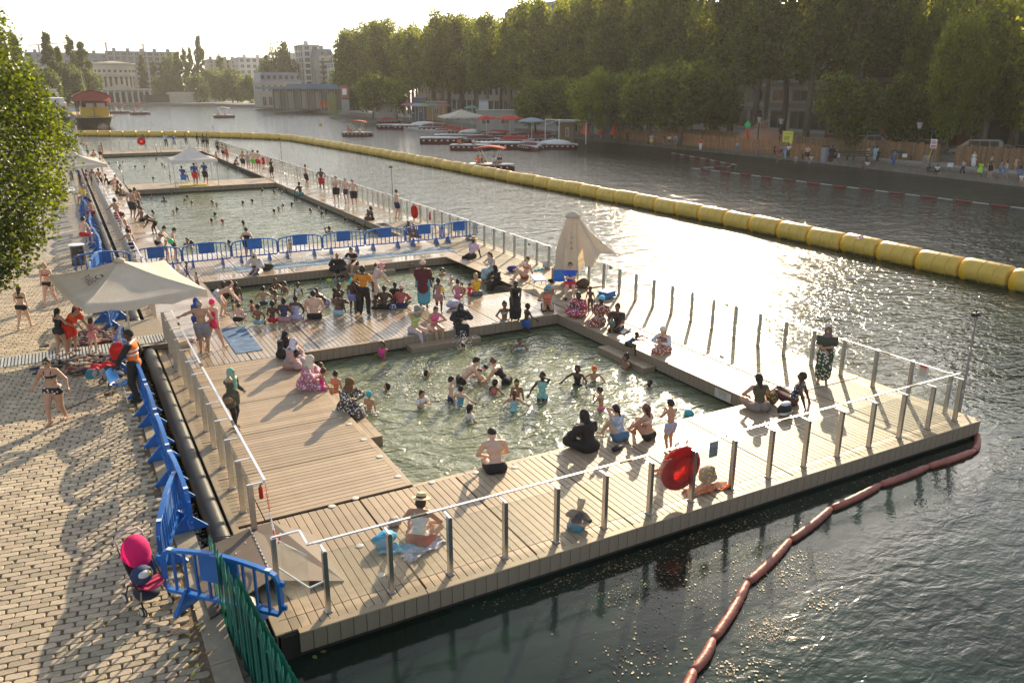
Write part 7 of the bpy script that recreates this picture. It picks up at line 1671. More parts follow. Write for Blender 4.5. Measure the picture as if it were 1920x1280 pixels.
# splashes thrown up by the swimmers
mb = MB(); rs = random.Random(9)
for (u,v,n,sp,hh) in [(790,700,230,.8,.55),(760,732,130,.7,.2),(868,652,160,.45,.6),(820,745,90,.9,.12),(905,705,110,.5,.3),(965,760,70,.6,.15),(700,775,60,.4,.15),(1010,745,80,.7,.15),(533,545,90,.5,.3),(630,525,90,.7,.3),(231,305,60,.9,.4),(620,440,40,.5,.3),(1100,720,60,.6,.15),(880,765,60,.5,.2)]:
 c = G(u,v,WZ)
 for i in range(n):
  a = rs.uniform(0,6.28); r = abs(rs.gauss(0,sp*.55)); x = c[0]+r*math.cos(a); y = c[1]+r*math.sin(a); z = WZ+.012+(rs.random()**2.5)*hh*math.exp(-r*1.2); s = rs.uniform(.008,.022) if z > WZ+.04 else rs.uniform(.015,.045); f = 1 if z > WZ+.04 else .25
  mb.add([(x+s,y,z),(x,y+s,z),(x-s,y,z),(x,y-s,z),(x,y,z+s*f),(x,y,z-s*f)],[(0,1,4),(1,2,4),(2,3,4),(3,0,4),(1,0,5),(2,1,5),(3,2,5),(0,3,5)])
mb.build('splashes',mat('foam',(.80,.80,.76),.3),kind='stuff',smooth=True,label='white splashes and foam flecks thrown up by the bathers')
# =================================================================== FAR BANKS
M_gr = mat('park_ground',(.15,.125,.09),.95,var=.25,scale=.8); M_prom = mat('promenade',(.36,.33,.29),.85,var=.15,scale=1.2,dirt=((.2,.18,.15),.5,.55)); M_rim = mat('rim_stone',(.24,.215,.18),.8,var=.2,scale=2)
edge = [(68.6,-30),(69.0,20),(69.5,38),(71.6,55),(72.4,70),(71.6,108),(74.4,240),(71,325),(60,372),(34,398),(12,402),(-20,402)]
mb = MB(); n = len(edge)
mb.add([(x,y,FQZ) for x,y in edge]+[(700,-30,FQZ),(700,900,FQZ),(-400,900,FQZ),(-400,402,FQZ)],[tuple(range(n))+tuple(range(n,n+4))][:1])
mb.m = [0]; mb.f = [tuple([*range(n),n+3,n+2,n+1,n])]
mb.build('far_bank',M_prom,kind='structure',label='paved far bank with promenade')
mb = MB()
for (a,b) in zip(edge[:-1],edge[1:]):
 d = (Vector((*b,0))-Vector((*a,0))).normalized(); nn = Vector((-d.y,d.x,0)); A_ = Vector((*a,0)); B_ = Vector((*b,0))
 for o0,o1,z0,z1 in ((-.02,.7,FQZ-.22,FQZ+.03),(.12,.7,-1.2,FQZ-.22)):
  q_ = [A_-nn*-0+nn*-o0*1,B_+nn*-o0,B_+nn*-o1,A_+nn*-o1]; mb.add([(p.x,p.y,z0) for p in q_]+[(p.x,p.y,z1) for p in q_],[(0,3,2,1),(4,5,6,7),(0,1,5,4),(1,2,6,5),(2,3,7,6),(3,0,4,7)])
mb.build('quay_rim',M_rim,kind='structure',label='stone rim and wall of the right and far quays')
mb = MB(); mb.add([(-400,-60,-.7),(-13.5,-60,-.7),(-13.5,402,-.7),(-400,402,-.7)],[(0,1,2,3)]); mb.add([(-400,150,.1),(-12,150,.1),(-12,402,.1),(-400,402,.1)],[(0,1,2,3)]); mb.build('left_ground',M_gr,kind='structure',label='ground behind the left quay')
# low terrace steps on the right
for i,(dx,z,y0,y1) in enumerate([(5.6,.68,40,63),(6.5,.86,40,62.5),(7.4,1.02,40,62)]):
 mb = MB(); mb.box(70.2+dx,71.1+dx if i < 2 else 82,30,y1,FQZ-.1,z); mb.build('terrace_step',M_rim,kind='structure',label='broad stone step behind the right quay')
# ------------------------------------------------ trees
M_lr = leaf_mat('leaf_backlit',(.055,.085,.020),(.30,.34,.016),.48,.5); M_lf = leaf_mat('leaf_far',(.050,.085,.022),(.16,.21,.022),.42,.4); M_ln = leaf_mat('leaf_near',(.048,.088,.006),(.24,.30,.008),.42,.6,.42)
M_ly = leaf_mat('leaf_young',(.065,.11,.018),(.42,.44,.03),.55,.4); M_bark = mat('bark',(.13,.105,.08),.9,var=.3,scale=4,bump=.5,bscale=12)
def crown(seed,H,Rw,z0,n,ls,m,prof=None,nb=34):
 rg = np.random.default_rng(seed); prof = prof or (lambda t: math.sin(math.pi*(.12+.78*t))**.5)
 C_,R_ = [],[]
 for i in range(nb):
  t = (i+.5)/nb; w_ = Rw*prof(t); a = rg.uniform(0,6.28); r_ = w_*math.sqrt(rg.uniform(.05,.8))
  C_.append((r_*math.cos(a),r_*math.sin(a),z0+t*(H-z0))); s = Rw*rg.uniform(.17,.40)*(.65+.5*prof(t)); R_.append((s,s,s*rg.uniform(.9,1.7)))
 C_ = np.array(C_); R_ = np.array(R_); w_ = R_.prod(1)**(2/3); w_ /= w_.sum(); k = rg.choice(nb,n,p=w_)
 d = rg.normal(size=(n,3)); d /= np.linalg.norm(d,axis=1)[:,None]; rad = rg.uniform(.35,1.05,n)**.5
 P_ = C_[k]+d*R_[k]*rad[:,None]+rg.normal(size=(n,3))*.05*Rw
 u = rg.normal(size=(n,3)); u /= np.linalg.norm(u,axis=1)[:,None]; v = np.cross(u,rg.normal(size=(n,3))); v /= np.linalg.norm(v,axis=1)[:,None]
 s = ls*rg.uniform(.6,1.3,n)[:,None]
 V = np.stack([P_-u*s,P_+v*s*.6,P_+u*s,P_-v*s*.6],1).reshape(-1,3)
 return np_mesh('crown',V,np.arange(4*n).reshape(-1,4),m,smooth=False)
def trunk(seed,H,r,z_split,spread,nl=6):
 rg = random.Random(seed); mb = MB(); px = [(rg.uniform(-.25,.25)*i*.4,rg.uniform(-.25,.25)*i*.4,H*i/5) for i in range(6)]; px[0] = (0,0,-.1)
 mb.tube(px,[r*1.25,r,r*.8,r*.6,r*.4,r*.15],9)
 for i in range(nl):
  a = rg.uniform(0,6.28); z = z_split+(H*.75-z_split)*i/nl; l = spread*rg.uniform(.5,1)
  mb.tube([(0,0,z),(l*.45*math.cos(a),l*.45*math.sin(a),z+l*.7),(l*math.cos(a),l*math.sin(a),z+l*1.7)],[r*.45,r*.28,r*.1],6)
 return mb.mesh('trunk',M_bark,True)
TALL = [(crown(10+i,21,4.0+.4*(i%2),6.4+.5*i,7600,.27,M_lr,nb=46),trunk(i,19,.36,5.5,3.4)) for i in range(5)]
SMALL = [(crown(30+i,7.2,3.0,2.3,3600,.24,M_lr),trunk(20+i,6,.16,2.0,1.6)) for i in range(3)]
YNG = [(crown(40,12,4.6,3.2,9000,.22,M_ly),trunk(31,10,.25,3,3))]
POP = [(crown(50+i,27,3.3,2.5,4200,.55,M_lf,lambda t: math.sin(math.pi*(.14+.80*t))**.7,60),trunk(40+i,22,.4,3,1.5)) for i in range(3)]
RND = [(crown(60+i,12,6.2,2.2,4200,.50,M_lf,nb=30),trunk(50+i,9,.3,2,3)) for i in range(3)]
def tree(kind,i,loc,h,label,base_h,group,sx=1.0,name='tree'):
 cm,tm = kind[i % len(kind)]; o = empty(name,loc,random.uniform(0,6.28),label=label,cat='tree',group=group); s = h/base_h; o.scale = (s*sx,s*sx,s)
 inst('trunk',tm,o); inst('crown',cm,o); return o
def proj(p): d = np.array(p,float)-CAM; z = d@_fwd; return 960+CF*(d@_r2)/z,640-CF*(d@_u2)/z
OUT = [(500,150),(600,100),(640,62),(665,48),(700,46),(760,55),(800,50),(840,32),(880,36),(905,26),(940,34),(985,12),(1010,6),(1080,-8),(1150,-28),(1300,-80),(1500,-120),(1720,-160),(1980,-200),(2500,-260)]
def out_v(u):
 for (a,b),(c,d) in zip(OUT[:-1],OUT[1:]):
  if a <= u <= c: return b+(d-b)*(u-a)/(c-a)
 return -100
sec = lambda u: 'at its far left' if u < 720 else 'behind the coloured cafe parasols' if u < 860 else 'behind the grey kiosk' if u < 1000 else 'behind the striped tents' if u < 1200 else 'behind the orange fence' if u < 1420 else 'behind the yellow board' if u < 1640 else 'near the no swimming sign'
rt = random.Random(21); ti = 0; ordn = ['first','second','third','fourth','fifth','sixth','seventh','eighth','ninth','tenth','eleventh','twelfth']; cnt_ = {}
for row,(x,y,st) in enumerate([(83,252,7.6),(91,250,9.5)]):
 while y > 42:
  xx = x+rt.uniform(-1.2,1.2); u,v = proj((xx,y,FQZ));
  if u < 1700 and u > 630:
   lo,hi = 5,45; tv = out_v(u)+rt.uniform(-4,16)
   for _ in range(20):
    m_ = (lo+hi)/2
    if proj((xx,y,FQZ+m_))[1] > tv: lo = m_
    else: hi = m_
   h = min(lo,27)*(.97 if row else 1.0); k = (row,sec(u)); cnt_[k] = cnt_.get(k,0)+1
   tree(TALL,ti,(xx,y,FQZ),h,'%s tall tree of the %s row, %s' % (ordn[min(11,cnt_[k]-1)],'front' if row == 0 else 'rear',sec(u)),21,'tall trees along the right quay',sx=rt.uniform(.88,1.08),name='tall_tree'); ti += 1
  y -= st*rt.uniform(.85,1.15)
for k,(u,v,h,lb) in enumerate([(700,222,9,'low dark tree beside the white and red square sign'),(745,224,8,'low dark tree over the cafe drinkers'),(1004,250,7.4,'small round tree behind the red boat covers'),(1058,252,7.6,'small dark tree left of the flare-green one'),(1160,262,8.0,'small dark tree right of the flare-green one'),
   (1216,268,8.6,'rounded small tree over the orange fence'),(1273,272,9.0,'broad small tree over the orange fence beside the brick building'),(1330,268,8.2,'small tree before the white balcony building'),(1578,292,7.6,'small dark round tree in front of the red brick wall'),(1688,292,7.4,'small dark tree before the garage entrance'),(1726,270,6.6,'small yellowish tree lit by the sun')]):
 p = G(u,v,FQZ); tree(SMALL if 'yellowish' not in lb else YNG,k,p,h,lb,7.2 if 'yellowish' not in lb else 12,'small trees on the right quay',sx=1.0 if 'yellow' not in lb else .8,name='small_tree')
p = G(1110,262,FQZ); tree(YNG,0,p,8.4,'small tree beside the tents, green lens flare put into its leaf colour',12,'small trees on the right quay',sx=.9,name='small_tree')  # brighter leaf colour stands in for a green lens flare over this tree
for (u,v,h,lb,s) in [(1892,288,17,'tall leafy tree with dark trunk at the right picture edge',.85),(1832,290,15,'airy young tree in front of the white wall',.95),(1772,300,12.5,'slender young tree beside the van',.6),(1990,320,19,'leafy tree just outside the right picture edge',.9),(1720,283,15,'thin tree before the tall dark building',.55)]:
 p = G(u,v,FQZ); tree(YNG,0,p,h,lb,12,'young leafy trees at the right',sx=s,name='leafy_tree')
# far end and left bank
def fartree(kind,i,u,vt,Y,wpx,bh,lb,cat='far'):
 x,y,z = AT(u,192,Y); z = FQZ; lo,hi = 2,60
 for _ in range(22):
  m_ = (lo+hi)/2
  if proj((x,y,z+m_))[1] > vt: lo = m_
  else: hi = m_
 kw = proj((x+1,y,z))[0]-proj((x,y,z))[0]; rad = wpx/2/kw; br = 3.7 if kind is POP else 6.6; s = lo/bh
 return tree(kind,i,(x,y,z),lo,lb,bh,'trees round the far end of the basin',sx=rad/(br*s),name='poplar' if kind is POP else 'round_tree')
for i,(u,vt,Y,w_,lb) in enumerate([(22,66,260,30,'poplar at the far left, behind the near foliage'),(45,62,262,34,'second poplar from the left, broad and dark'),(105,65,300,36,'ragged poplar left of the crane jib'),(122,90,306,26,'lower poplar touching the ragged one'),(146,70,330,26,'narrow poplar behind the barges'),(166,82,326,38,'broad dark poplar left of the rotunda'),
   (275,104,425,20,'light poplar right of the rotunda'),(296,116,430,16,'short poplar second right of the rotunda'),(310,122,432,12,'smallest poplar right of the rotunda'),(341,100,425,24,'dense poplar in the middle group'),(354,93,430,18,'slim poplar in the middle group'),(366,92,426,18,'slim poplar just left of the tallest one'),(383,71,424,22,'tallest poplar at the far end'),(420,105,432,20,'single poplar right of the tallest one')]):
 fartree(POP,i,u,vt,Y,w_,27,lb)
for i,(u,vt,Y,w_,lb) in enumerate([(95,140,290,60,'spreading tree above the white cruise boats'),(60,130,240,70,'spreading tree at the left behind the near foliage'),(140,132,300,50,'round tree behind the red canopy barge'),(172,140,320,52,'dark round tree left of the rotunda portico'),(325,108,440,30,'light tree behind the middle poplars'),(325,142,412,34,'dark tree at the foot of the middle poplars'),
   (376,146,405,46,'brownish round tree at the water end'),(405,135,415,50,'green round tree below the single poplar'),(437,138,395,60,'broad dark round tree on the right of the far end'),(470,148,380,44,'dark round tree next to the stone pavilion'),(300,150,420,24,'low dark tree at the far end wall'),(535,96,345,52,'sunlit round tree behind the stone pavilion'),(505,118,350,46,'second round tree behind the stone pavilion'),(8,150,200,60,'dark tree low on the left bank'),
   (650,140,262,70,'big tree at the start of the right bank row'),(672,165,250,60,'lower tree beside the cinema hall'),(665,75,256,60,'tall full tree at the left end of the right bank row')]):
 fartree(RND,i,u,vt,Y,w_,12,lb)
# ------------------------------------------------ near tree, upper left: real leaves
def near_tree():
 o = empty('plane_tree',(-4.6,25.5,QZ),label='leafy plane tree reaching in at the left picture edge',cat='tree')
 B = Vector(o.location); rg = random.Random(4)
 mb = MB(); mb.tube([(0,0,-.1),(.1,0,1.5),(.2,-.2,3.2),(.3,-.3,5.5),(.2,-.2,8.5)],[.34,.28,.24,.18,.08],12);
 mb.build('trunk',M_bark,o,smooth=True)
 blobs = []
 for (u,v,dep,r) in [(0,130,24,1.3),(30,200,23.5,1.5),(20,290,22.5,1.7),(70,255,23.5,1.1),(105,235,24.5,.75),(115,285,24.5,.8),(95,345,23.5,.75),(60,330,22.5,1.1),(25,390,21.5,1.4),(95,370,23.2,.65),(60,410,22,.95),(15,470,21.2,1.05),(45,450,21.8,.7),(12,525,21,.5),(-10,30,25,.55),(-5,60,25,.6),(45,160,24,.85),(75,190,24,.6),(-60,250,24,2.6),(-70,420,22,2.2),(38,500,21.3,.35),(118,372,24,.35),(125,262,24.6,.4),(-80,120,25,1.8),(88,225,24,.7)]:
  r_ = ray(u-7,v); r_ = r_/(r_@_fwd); p = CAM+r_*dep; blobs.append((Vector(p)-B,r*.86))
 for k,(c,r) in enumerate(blobs):
  if k % 2 == 0:
   s = Vector((.25,-.25,max(2.2,min(c.z-1.2,7)))); mb = MB(); mb.tube([s,s.lerp(c,.5)+Vector((0,0,-.25)),c],[.10,.055,.02],6); mb.build('limb',M_bark,o,smooth=True)
 lobes = []
 for i in range(5):
  a = R(-80+i*40+90); L_ = (1,.92,1.15,.92,1)[i] if True else 1; L_ = (.75,1.0,1.2,1.0,.75)[i]; lobes.append((a,L_))
 pts = [(0,-.45)]
 for i,(a,L_) in enumerate(lobes[::1]):
  pts.append((math.cos(a)*L_*.62,math.sin(a)*L_*.62))
  if i < 4: am = a+R(20); pts.append((math.cos(am)*.30,math.sin(am)*.30))
 V = [(x,y,.10*abs(x)) for x,y in pts]; nV = len(V); me = MB(); me.add(V+[(0,.05,-.03)],[(nV,i,(i+1) % nV) for i in range(nV)]); lm = me.mesh('leaf',M_ln)
 base = np.array(V+[(0,.05,-.03)]); F0 = np.array([(nV,i,(i+1) % nV) for i in range(nV)])
 N_ = 23000; wts = [r**2 for c,r in blobs]; Ps = []; allV = []; allF = []; cnt = 0; cand = []
 for i in range(N_):
  c,r = rg.choices(blobs,wts)[0]; d = Vector((rg.gauss(0,1),rg.gauss(0,1),rg.gauss(0,1))).normalized(); p = c+d*r*(rg.uniform(.12,1.05)**.6)+Vector((rg.gauss(0,.07),rg.gauss(0,.07),rg.gauss(0,.07)))
  s = rg.uniform(.075,.135); M = Euler((rg.gauss(.3,.7),rg.gauss(0,.7),rg.uniform(0,6.28))).to_matrix()
  cand.append((p,s,M))
 pr = [proj(np.array(p+B)) for p,s,M in cand]; front = sorted(range(N_),key=lambda i: (np.array(cand[i][0]+B)-CAM)@_fwd-(0 if 0 < pr[i][0] < 150 and 0 < pr[i][1] < 560 else -50)-cand[i][1]*20)
 fs_ = set(front[:280])
 for i,(p,s,M) in enumerate(cand):
  if i in fs_: l = bpy.data.objects.new('leaf',lm); COL.objects.link(l); l.parent = o; l.matrix_local = Matrix.Translation(p) @ M.to_4x4() @ Matrix.Scale(s*1.1,4)
  else: allV.append((base*s) @ np.array(M).T+np.array(p)); allF.append(F0+cnt); cnt += nV+1
 inst('foliage',np_mesh('foliage',np.concatenate(allV),np.concatenate(allF),M_ln,smooth=False),o,kind='stuff')
near_tree()
# ------------------------------------------------ buildings
M_gl = mat('window_glass',(.05,.055,.06),.12,var=.1,spec=.8); M_fr = mat('window_frame',(.55,.53,.50),.6); M_dark = mat('dark_opening',(.03,.028,.026),.8)
M_zinc = mat('zinc',(.19,.21,.24),.5,.3,var=.15,scale=1); _wm = {}
def win_meshes(w,h,fr=M_fr):
 k = (round(w,2),round(h,2),fr.name)
 if k not in _wm:
  a = MB(); t = .07
  a.box(-w/2,-w/2+t,-.03,.03,0,h); a.box(w/2-t,w/2,-.03,.03,0,h); a.box(-w/2+t,w/2-t,-.03,.03,0,t); a.box(-w/2+t,w/2-t,-.03,.03,h-t,h); a.box(-t*.4,t*.4,-.025,.025,t,h-t)
  b = MB(); b.add([(-w/2,.0,0),(w/2,0,0),(w/2,0,h),(-w/2,0,h)],[(0,1,2,3)]); _wm[k] = (a.mesh('window',fr),b.mesh('pane',M_gl))
 return _wm[k]
def building(label,o_,rz,L,D,floors,m,bay=2.6,w=1.25,wh=1.7,fh=3.1,g=4.0,roof=None,sills=False,name='building',fr=M_fr,chim=0,side=True,band=None):
 """o_: left front corner on the ground; front runs along local +x, faces local -y"""
 o = empty(name,o_,rz,label=label,cat='building'); H = g+floors*fh; nb_ = max(1,int(L/bay)); bw = L/nb_; W_ = MB()
 W_.box(0,L,.3,D,0,H);
 z = 0; rows = [(0,g,g*.12,g*.72,w*1.5)]+[(g+i*fh,fh,fh*.26,wh,w) for i in range(floors)]
 for (z0,hh,so,wh_,ww) in rows:
  ww = min(ww,bw*.8); W_.box(0,L,0,.3,z0,z0+so); W_.box(0,L,0,.3,z0+so+wh_,z0+hh)
  for b in range(nb_+1):
   x0 = max(0,b*bw-(bw-ww)/2); x1 = min(L,b*bw+(bw-ww)/2); W_.box(x0,x1,.001,.3,z0+so,z0+so+wh_)
  fm,pm = win_meshes(ww,wh_,fr)
  for b in range(nb_):
   wd = inst('window',fm,o,((b+.5)*bw,.14,z0+so)); inst('pane',pm,wd,(0,.02,0))
 W_.build('wall',m,o)
 C_ = MB(); C_.box(-.15,L+.15,-.25,.0,H-.35,H); C_.box(-.1,L+.1,-.12,.0,g-.2,g+.05)
 if band:
  for i in range(floors): C_.box(-.02,L+.02,-.06,.0,g+i*fh-.1,g+i*fh+.5)
 C_.build('cornice',band or m,o)
 if side:
  fm,pm = win_meshes(w,wh,fr)
  for i in range(floors):
   for b in range(int(D/4)):
    wd = inst('window',fm,o,(-.02,2.2+b*4,g+i*fh+fh*.26),(0,0,-math.pi/2)); inst('pane',pm,wd,(0,.02,0))
 if roof == 'mansard':
  Rf = MB(); h = 3.2; Rf.add([(0,0,H),(L,0,H),(L,D,H),(0,D,H),(.9,.9,H+h),(L-.9,.9,H+h),(L-.9,D-.9,H+h),(.9,D-.9,H+h)],[(0,1,5,4),(1,2,6,5),(2,3,7,6),(3,0,4,7),(4,5,6,7)]); rf = Rf.build('roof',M_zinc,o)
  fm,pm = win_meshes(1.1,1.5,M_fr)
  for b in range(0,nb_):
   x = (b+.5)*bw; dm = MB(); dm.box(x-.75,x+.75,.25,1.1,H+.5,H+2.4); d_ = dm.build('dormer',M_zinc,o); inst('pane',pm,d_,(x,.24,H+.7))
 elif roof: MB().box(-.3,L+.3,-.4,D+.2,H,H+.4).build('roof',roof,o)
 for c in range(chim):
  x = L*(c+.6)/(chim+.3); MB().box(x-.8,x+.8,D*.4,D*.4+.9,H,H+(4.6 if roof == 'mansard' else 2)).build('chimney',m,o)
 return o
M_beige = mat('stone_beige',(.36,.33,.28),.85,var=.12,scale=.6); M_wht = mat('render_white',(.52,.52,.50),.8,var=.08,scale=.5); M_brick = mat('brick_dark',(.17,.065,.045),.85,var=.2,scale=1.5); M_brick2 = mat('brick_red',(.24,.10,.06),.85,var=.2,scale=1.5)
M_grn = mat('green_slats',(.06,.075,.07),.7,var=.2); M_or = mat('orange_render',(.45,.15,.05),.8,var=.1); M_conc = mat('concrete_pale',(.36,.34,.31),.85,var=.1,scale=.8); M_gg = mat('blue_grey',(.24,.27,.30),.7,var=.1)
# right bank, fronts face the water (-x): local x runs towards -y
RB = [(252,24,5,M_beige,'beige apartment house glimpsed at the left end of the tree row',dict(roof='mansard')),(226,30,4,M_wht,'pale low building with tall windows behind the coloured parasols',dict(bay=3.2,w=1.8)),
      (194,34,6,M_beige,'big grey building whose curved zinc roof shows above the trees',dict(roof='mansard',chim=3)),(158,30,6,M_wht,'white banded apartment block behind the grey kiosk',dict(bay=3.6,w=2.4,band=M_conc)),
      (126,24,5,M_beige,'pale balcony building behind the tents',dict(bay=3.2,w=2.0,band=M_wht)),(101,17,5,M_wht,'white block with long windows left of the brick building',dict(bay=4,w=3.0,band=M_conc))]
for y,L,fl,m,lb,kw in RB: building(lb,(104,y,FQZ),-math.pi/2,L,16,fl,m,side=False,**kw)
building('red brick and pale stone building with large garage openings',(97,83,FQZ),-math.pi/2,19,16,5,M_brick2,bay=4.6,w=2.6,wh=1.9,g=4.6,band=M_conc,side=False)
building('dark red brick building behind the sandy playground',(98,63.5,FQZ),-math.pi/2,17,16,5,M_brick,bay=5.2,w=1.6,side=False)
building('brick building with orange upper floors and white columns',(99,46,FQZ),-math.pi/2,7,16,7,M_or,bay=3.4,w=1.5,band=M_wht,side=False)
building('tall dark green slatted building topped by white windows',(97,38.6,FQZ),-math.pi/2,8,16,7,M_grn,bay=2.6,w=1.8,side=False)
building('plain white walled house at the right picture edge',(93,48.5,FQZ),-math.pi/2,3.5,6,1,M_wht,bay=3.4,w=1.2,side=False)
building('white house with dark doorway at the right picture edge',(92,42,FQZ),-math.pi/2,20,8,1,M_wht,bay=6,w=1.6,side=False)
# arched entrance in the dark red brick
o = empty('arched_portal',(97.5,60.2,FQZ),-math.pi/2,label='grey arched stone portal in front of the dark red brick building',cat='portal')
mb = MB(); mb.box(0,.6,0,.5,0,5.6); mb.box(3.4,4.0,0,.5,0,5.6); mb.box(0,4,0,.5,5.6,6.4); mb.build('frame',M_conc,o)
mb = MB(); mb.tube([(2+1.25*math.cos(t),.2,3.4+1.6*math.sin(t)) for t in np.linspace(0,math.pi,14)],.22,6); mb.build('arch',M_conc,o); MB().box(.6,3.4,.3,.45,0,5.5).build('door',M_dark,o)
# far end: long mansard buildings, rotunda, pavilion, glass hall
def fb(u0,u1,vt,Y,floors,m,lb,D=14,**k):
 x0,_,_ = AT(u0,190,Y); x1,_,_ = AT(u1,190,Y); H = AT((u0+u1)/2,vt,Y)[2]-FQZ; g = 4.2; rf = 3.2 if k.get('roof') == 'mansard' else .4
 return building(lb,(x0,Y,FQZ),0,x1-x0,D,floors,m,fh=(H-g-rf)/floors,g=g,**k)
fb(58,215,99,480,6,M_gg,'long grey mansard building behind the left poplars',bay=4,w=1.8,wh=1.8,roof='mansard',chim=4)
fb(213,345,97,474,8,M_gg,'blue grey office block with gridded front behind the rotunda',bay=3.0,w=2.3,wh=1.9,roof=M_zinc,chim=5)
fb(398,470,112,470,7,M_beige,'pale stone apartment row right of the tallest poplar',bay=2.6,w=1.3,wh=1.8,roof=M_zinc,chim=5)
fb(455,512,108,452,6,M_wht,'white stepped apartment house above the far round trees',bay=3,w=1.8,roof=M_wht,chim=2)
fb(560,640,118,352,6,M_wht,'white corner building with dark strip windows left of the tree row',bay=3.2,w=2.4,wh=2.0,roof=M_wht)
fb(575,604,84,344,8,M_wht,'tall white and glass tower block beside the tree row',bay=2.6,w=2.0,roof=M_wht,chim=1)
fb(603,632,92,332,7,M_beige,'beige apartment house with tall shuttered windows',bay=2.3,w=1.1,wh=2.0,roof='mansard',chim=1)
fb(630,690,118,322,5,M_wht,'white apartment house with round balconies',bay=3.4,w=1.8,roof=M_wht)
fb(544,578,98,362,6,M_wht,'plain white gabled house behind the pavilion',bay=6,w=.8)
fb(491,568,136,302,1,M_beige,'stone pavilion with slate mansard roof at the far quay',bay=1.9,w=.9,wh=2.2,roof='mansard',D=12)
# rotunda
cxr,cyr = AT(222,190,420)[0],424; o = empty('rotunda',(cxr,cyr,FQZ),label='round stone rotunda with arcade and columned portico at the basin end',cat='building')
Rr = 9.2; M_st = mat('rotunda_stone',(.46,.41,.33),.85,var=.1,scale=.5)
mb = MB(); mb.lathe([(Rr-.6,6),(Rr-.6,11.6),(Rr,11.6),(Rr,15.8),(Rr+.5,16.2),(Rr+.5,16.9),(Rr-.5,17.0),(1,17.6)],56); mb.build('drum',M_st,o)
cmn = MB(); cmn.cyl((0,0,6.6),(0,0,10.3),.33,n=8); cm_ = cmn.mesh('column',M_st); am = MB(); am.tube([(0,1.15*math.cos(t),10.3+1.0*math.sin(t)) for t in np.linspace(0,math.pi,9)],.28,5); am_ = am.mesh('arch',M_st); ow = MB(); ow.box(-.05,.1,-1.0,1.0,6.6,11.1); ow_ = ow.mesh('opening',M_dark); sq = MB(); sq.box(-.05,.06,-.5,.5,12.9,13.9); sq_ = sq.mesh('attic_window',M_dark)
for i in range(14):
 a = R(172+i*14)
 for da,m_,nm in ((-5.2,cm_,'column'),(5.2,cm_,'column')):
  t = a+R(da); inst(nm,m_,o,(Rr*.985*math.cos(t),Rr*.985*math.sin(t),0))
 inst('arch',am_,o,(Rr*.985*math.cos(a),Rr*.985*math.sin(a),0),(0,0,a)); inst('opening',ow_,o,((Rr-.58)*math.cos(a),(Rr-.58)*math.sin(a),0),(0,0,a)); inst('attic_window',sq_,o,(Rr*math.cos(a),Rr*math.sin(a),0),(0,0,a))
kx = AT(285,190,412)[0]-cxr; kx0 = AT(190,190,412)[0]-cxr
MB().box(kx0,kx,-12,6,0,5.2).build('base_block',M_st,o); mb = MB(); mb.box(kx0-.4,kx+.4,-14.6,-12,5.2,6.0); mb.add([(kx0+2,-14.6,6.0),(kx*.55,-14.6,6.0),((kx0+2+kx*.55)/2,-14.6,8.0),(kx0+2,-12,6.0),(kx*.55,-12,6.0),((kx0+2+kx*.55)/2,-12,8.0)],[(0,1,2),(5,4,3),(1,4,5,2),(0,2,5,3)]); mb.build('pediment',M_st,o)
cc = MB(); cc.cyl((0,0,0),(0,0,5.2),.42,n=8); cc_ = cc.mesh('portico_column',M_st); op = MB(); op.box(-.8,.8,-.05,.1,0,4.2); op_ = op.mesh('opening',M_dark)
nn_ = 9
for i in range(nn_): x = kx0+.6+(kx-kx0-1.2)*i/(nn_-1); inst('portico_column',cc_,o,(x,-14.2,0));
for i in range(nn_-1): x = kx0+.6+(kx-kx0-1.2)*(i+.5)/(nn_-1); inst('opening',op_,o,(x,-12.06,0))
# far end low wall, hedge and terraces
MB().box(AT(315,190,404)[0],AT(378,190,404)[0],404,408,FQZ,5.0).build('stone_wall',M_st,label='sunlit block wall at the basin end beside the dark trees',cat='wall')
MB().box(AT(272,190,403)[0],AT(318,190,403)[0],403,406,FQZ,3.9).build('dark_kiosk',M_dark,label='low dark pavilion with posters at the basin end',cat='kiosk')
# cinema hall
x0,x1 = AT(512,190,262)[0],AT(662,190,240)[0]
o = empty('glass_hall',(x0+1.5,268,FQZ),R(-38),label='dark glass cinema hall with a wide flat blue grey roof',cat='building'); L = 34
MB().box(0,L,0,14,0,6.2).build('wall',mat('hall_glass',(.07,.07,.07),.2),o); MB().box(-4,L+3,-3.5,16,6.2,6.9).build('roof',mat('hall_roof',(.12,.18,.24),.5),o); MB().box(4,L,2,12,6.9,7.7).build('upper_roof',mat('hall_roof',(.12,.18,.24),.5),o)
pc_ = MB(); pc_.box(-.12,.12,-.12,.12,0,6.2); pcm = pc_.mesh('mullion',M_conc); gm_ = MB(); gm_.box(-.7,.7,-.04,.0,.4,5.4); gmm = gm_.mesh('pane',mat('pale_glass',(.22,.20,.16),.25))  # alternate panes in a paler glass tone than the hall wall
for i in range(16): inst('mullion',pcm,o,(i*L/15,-.2,0));
for i in range(0,15,2): inst('pane',gmm,o,((i+.5)*L/15,-.05,0))
M_oc = mat('orange_cloth',(.72,.13,.04),.8)
for k,(u,v) in enumerate([(582,205),(586,206),(594,206),(602,207),(609,208),(616,208),(559,203),(565,204)]):
 p = G(u,v,FQZ); o = empty('closed_parasol',p,label='closed orange parasol on the cinema terrace',cat='parasol',group='closed orange parasols on the cinema terrace'); mb = MB(); mb.lathe([(.45,.9),(.38,1.2),(.1,3.0),(.03,3.3)],8); mb.build('canopy',M_oc,o); MB().cyl((0,0,0),(0,0,.9),.05,n=6).build('mast',M_pole,o)
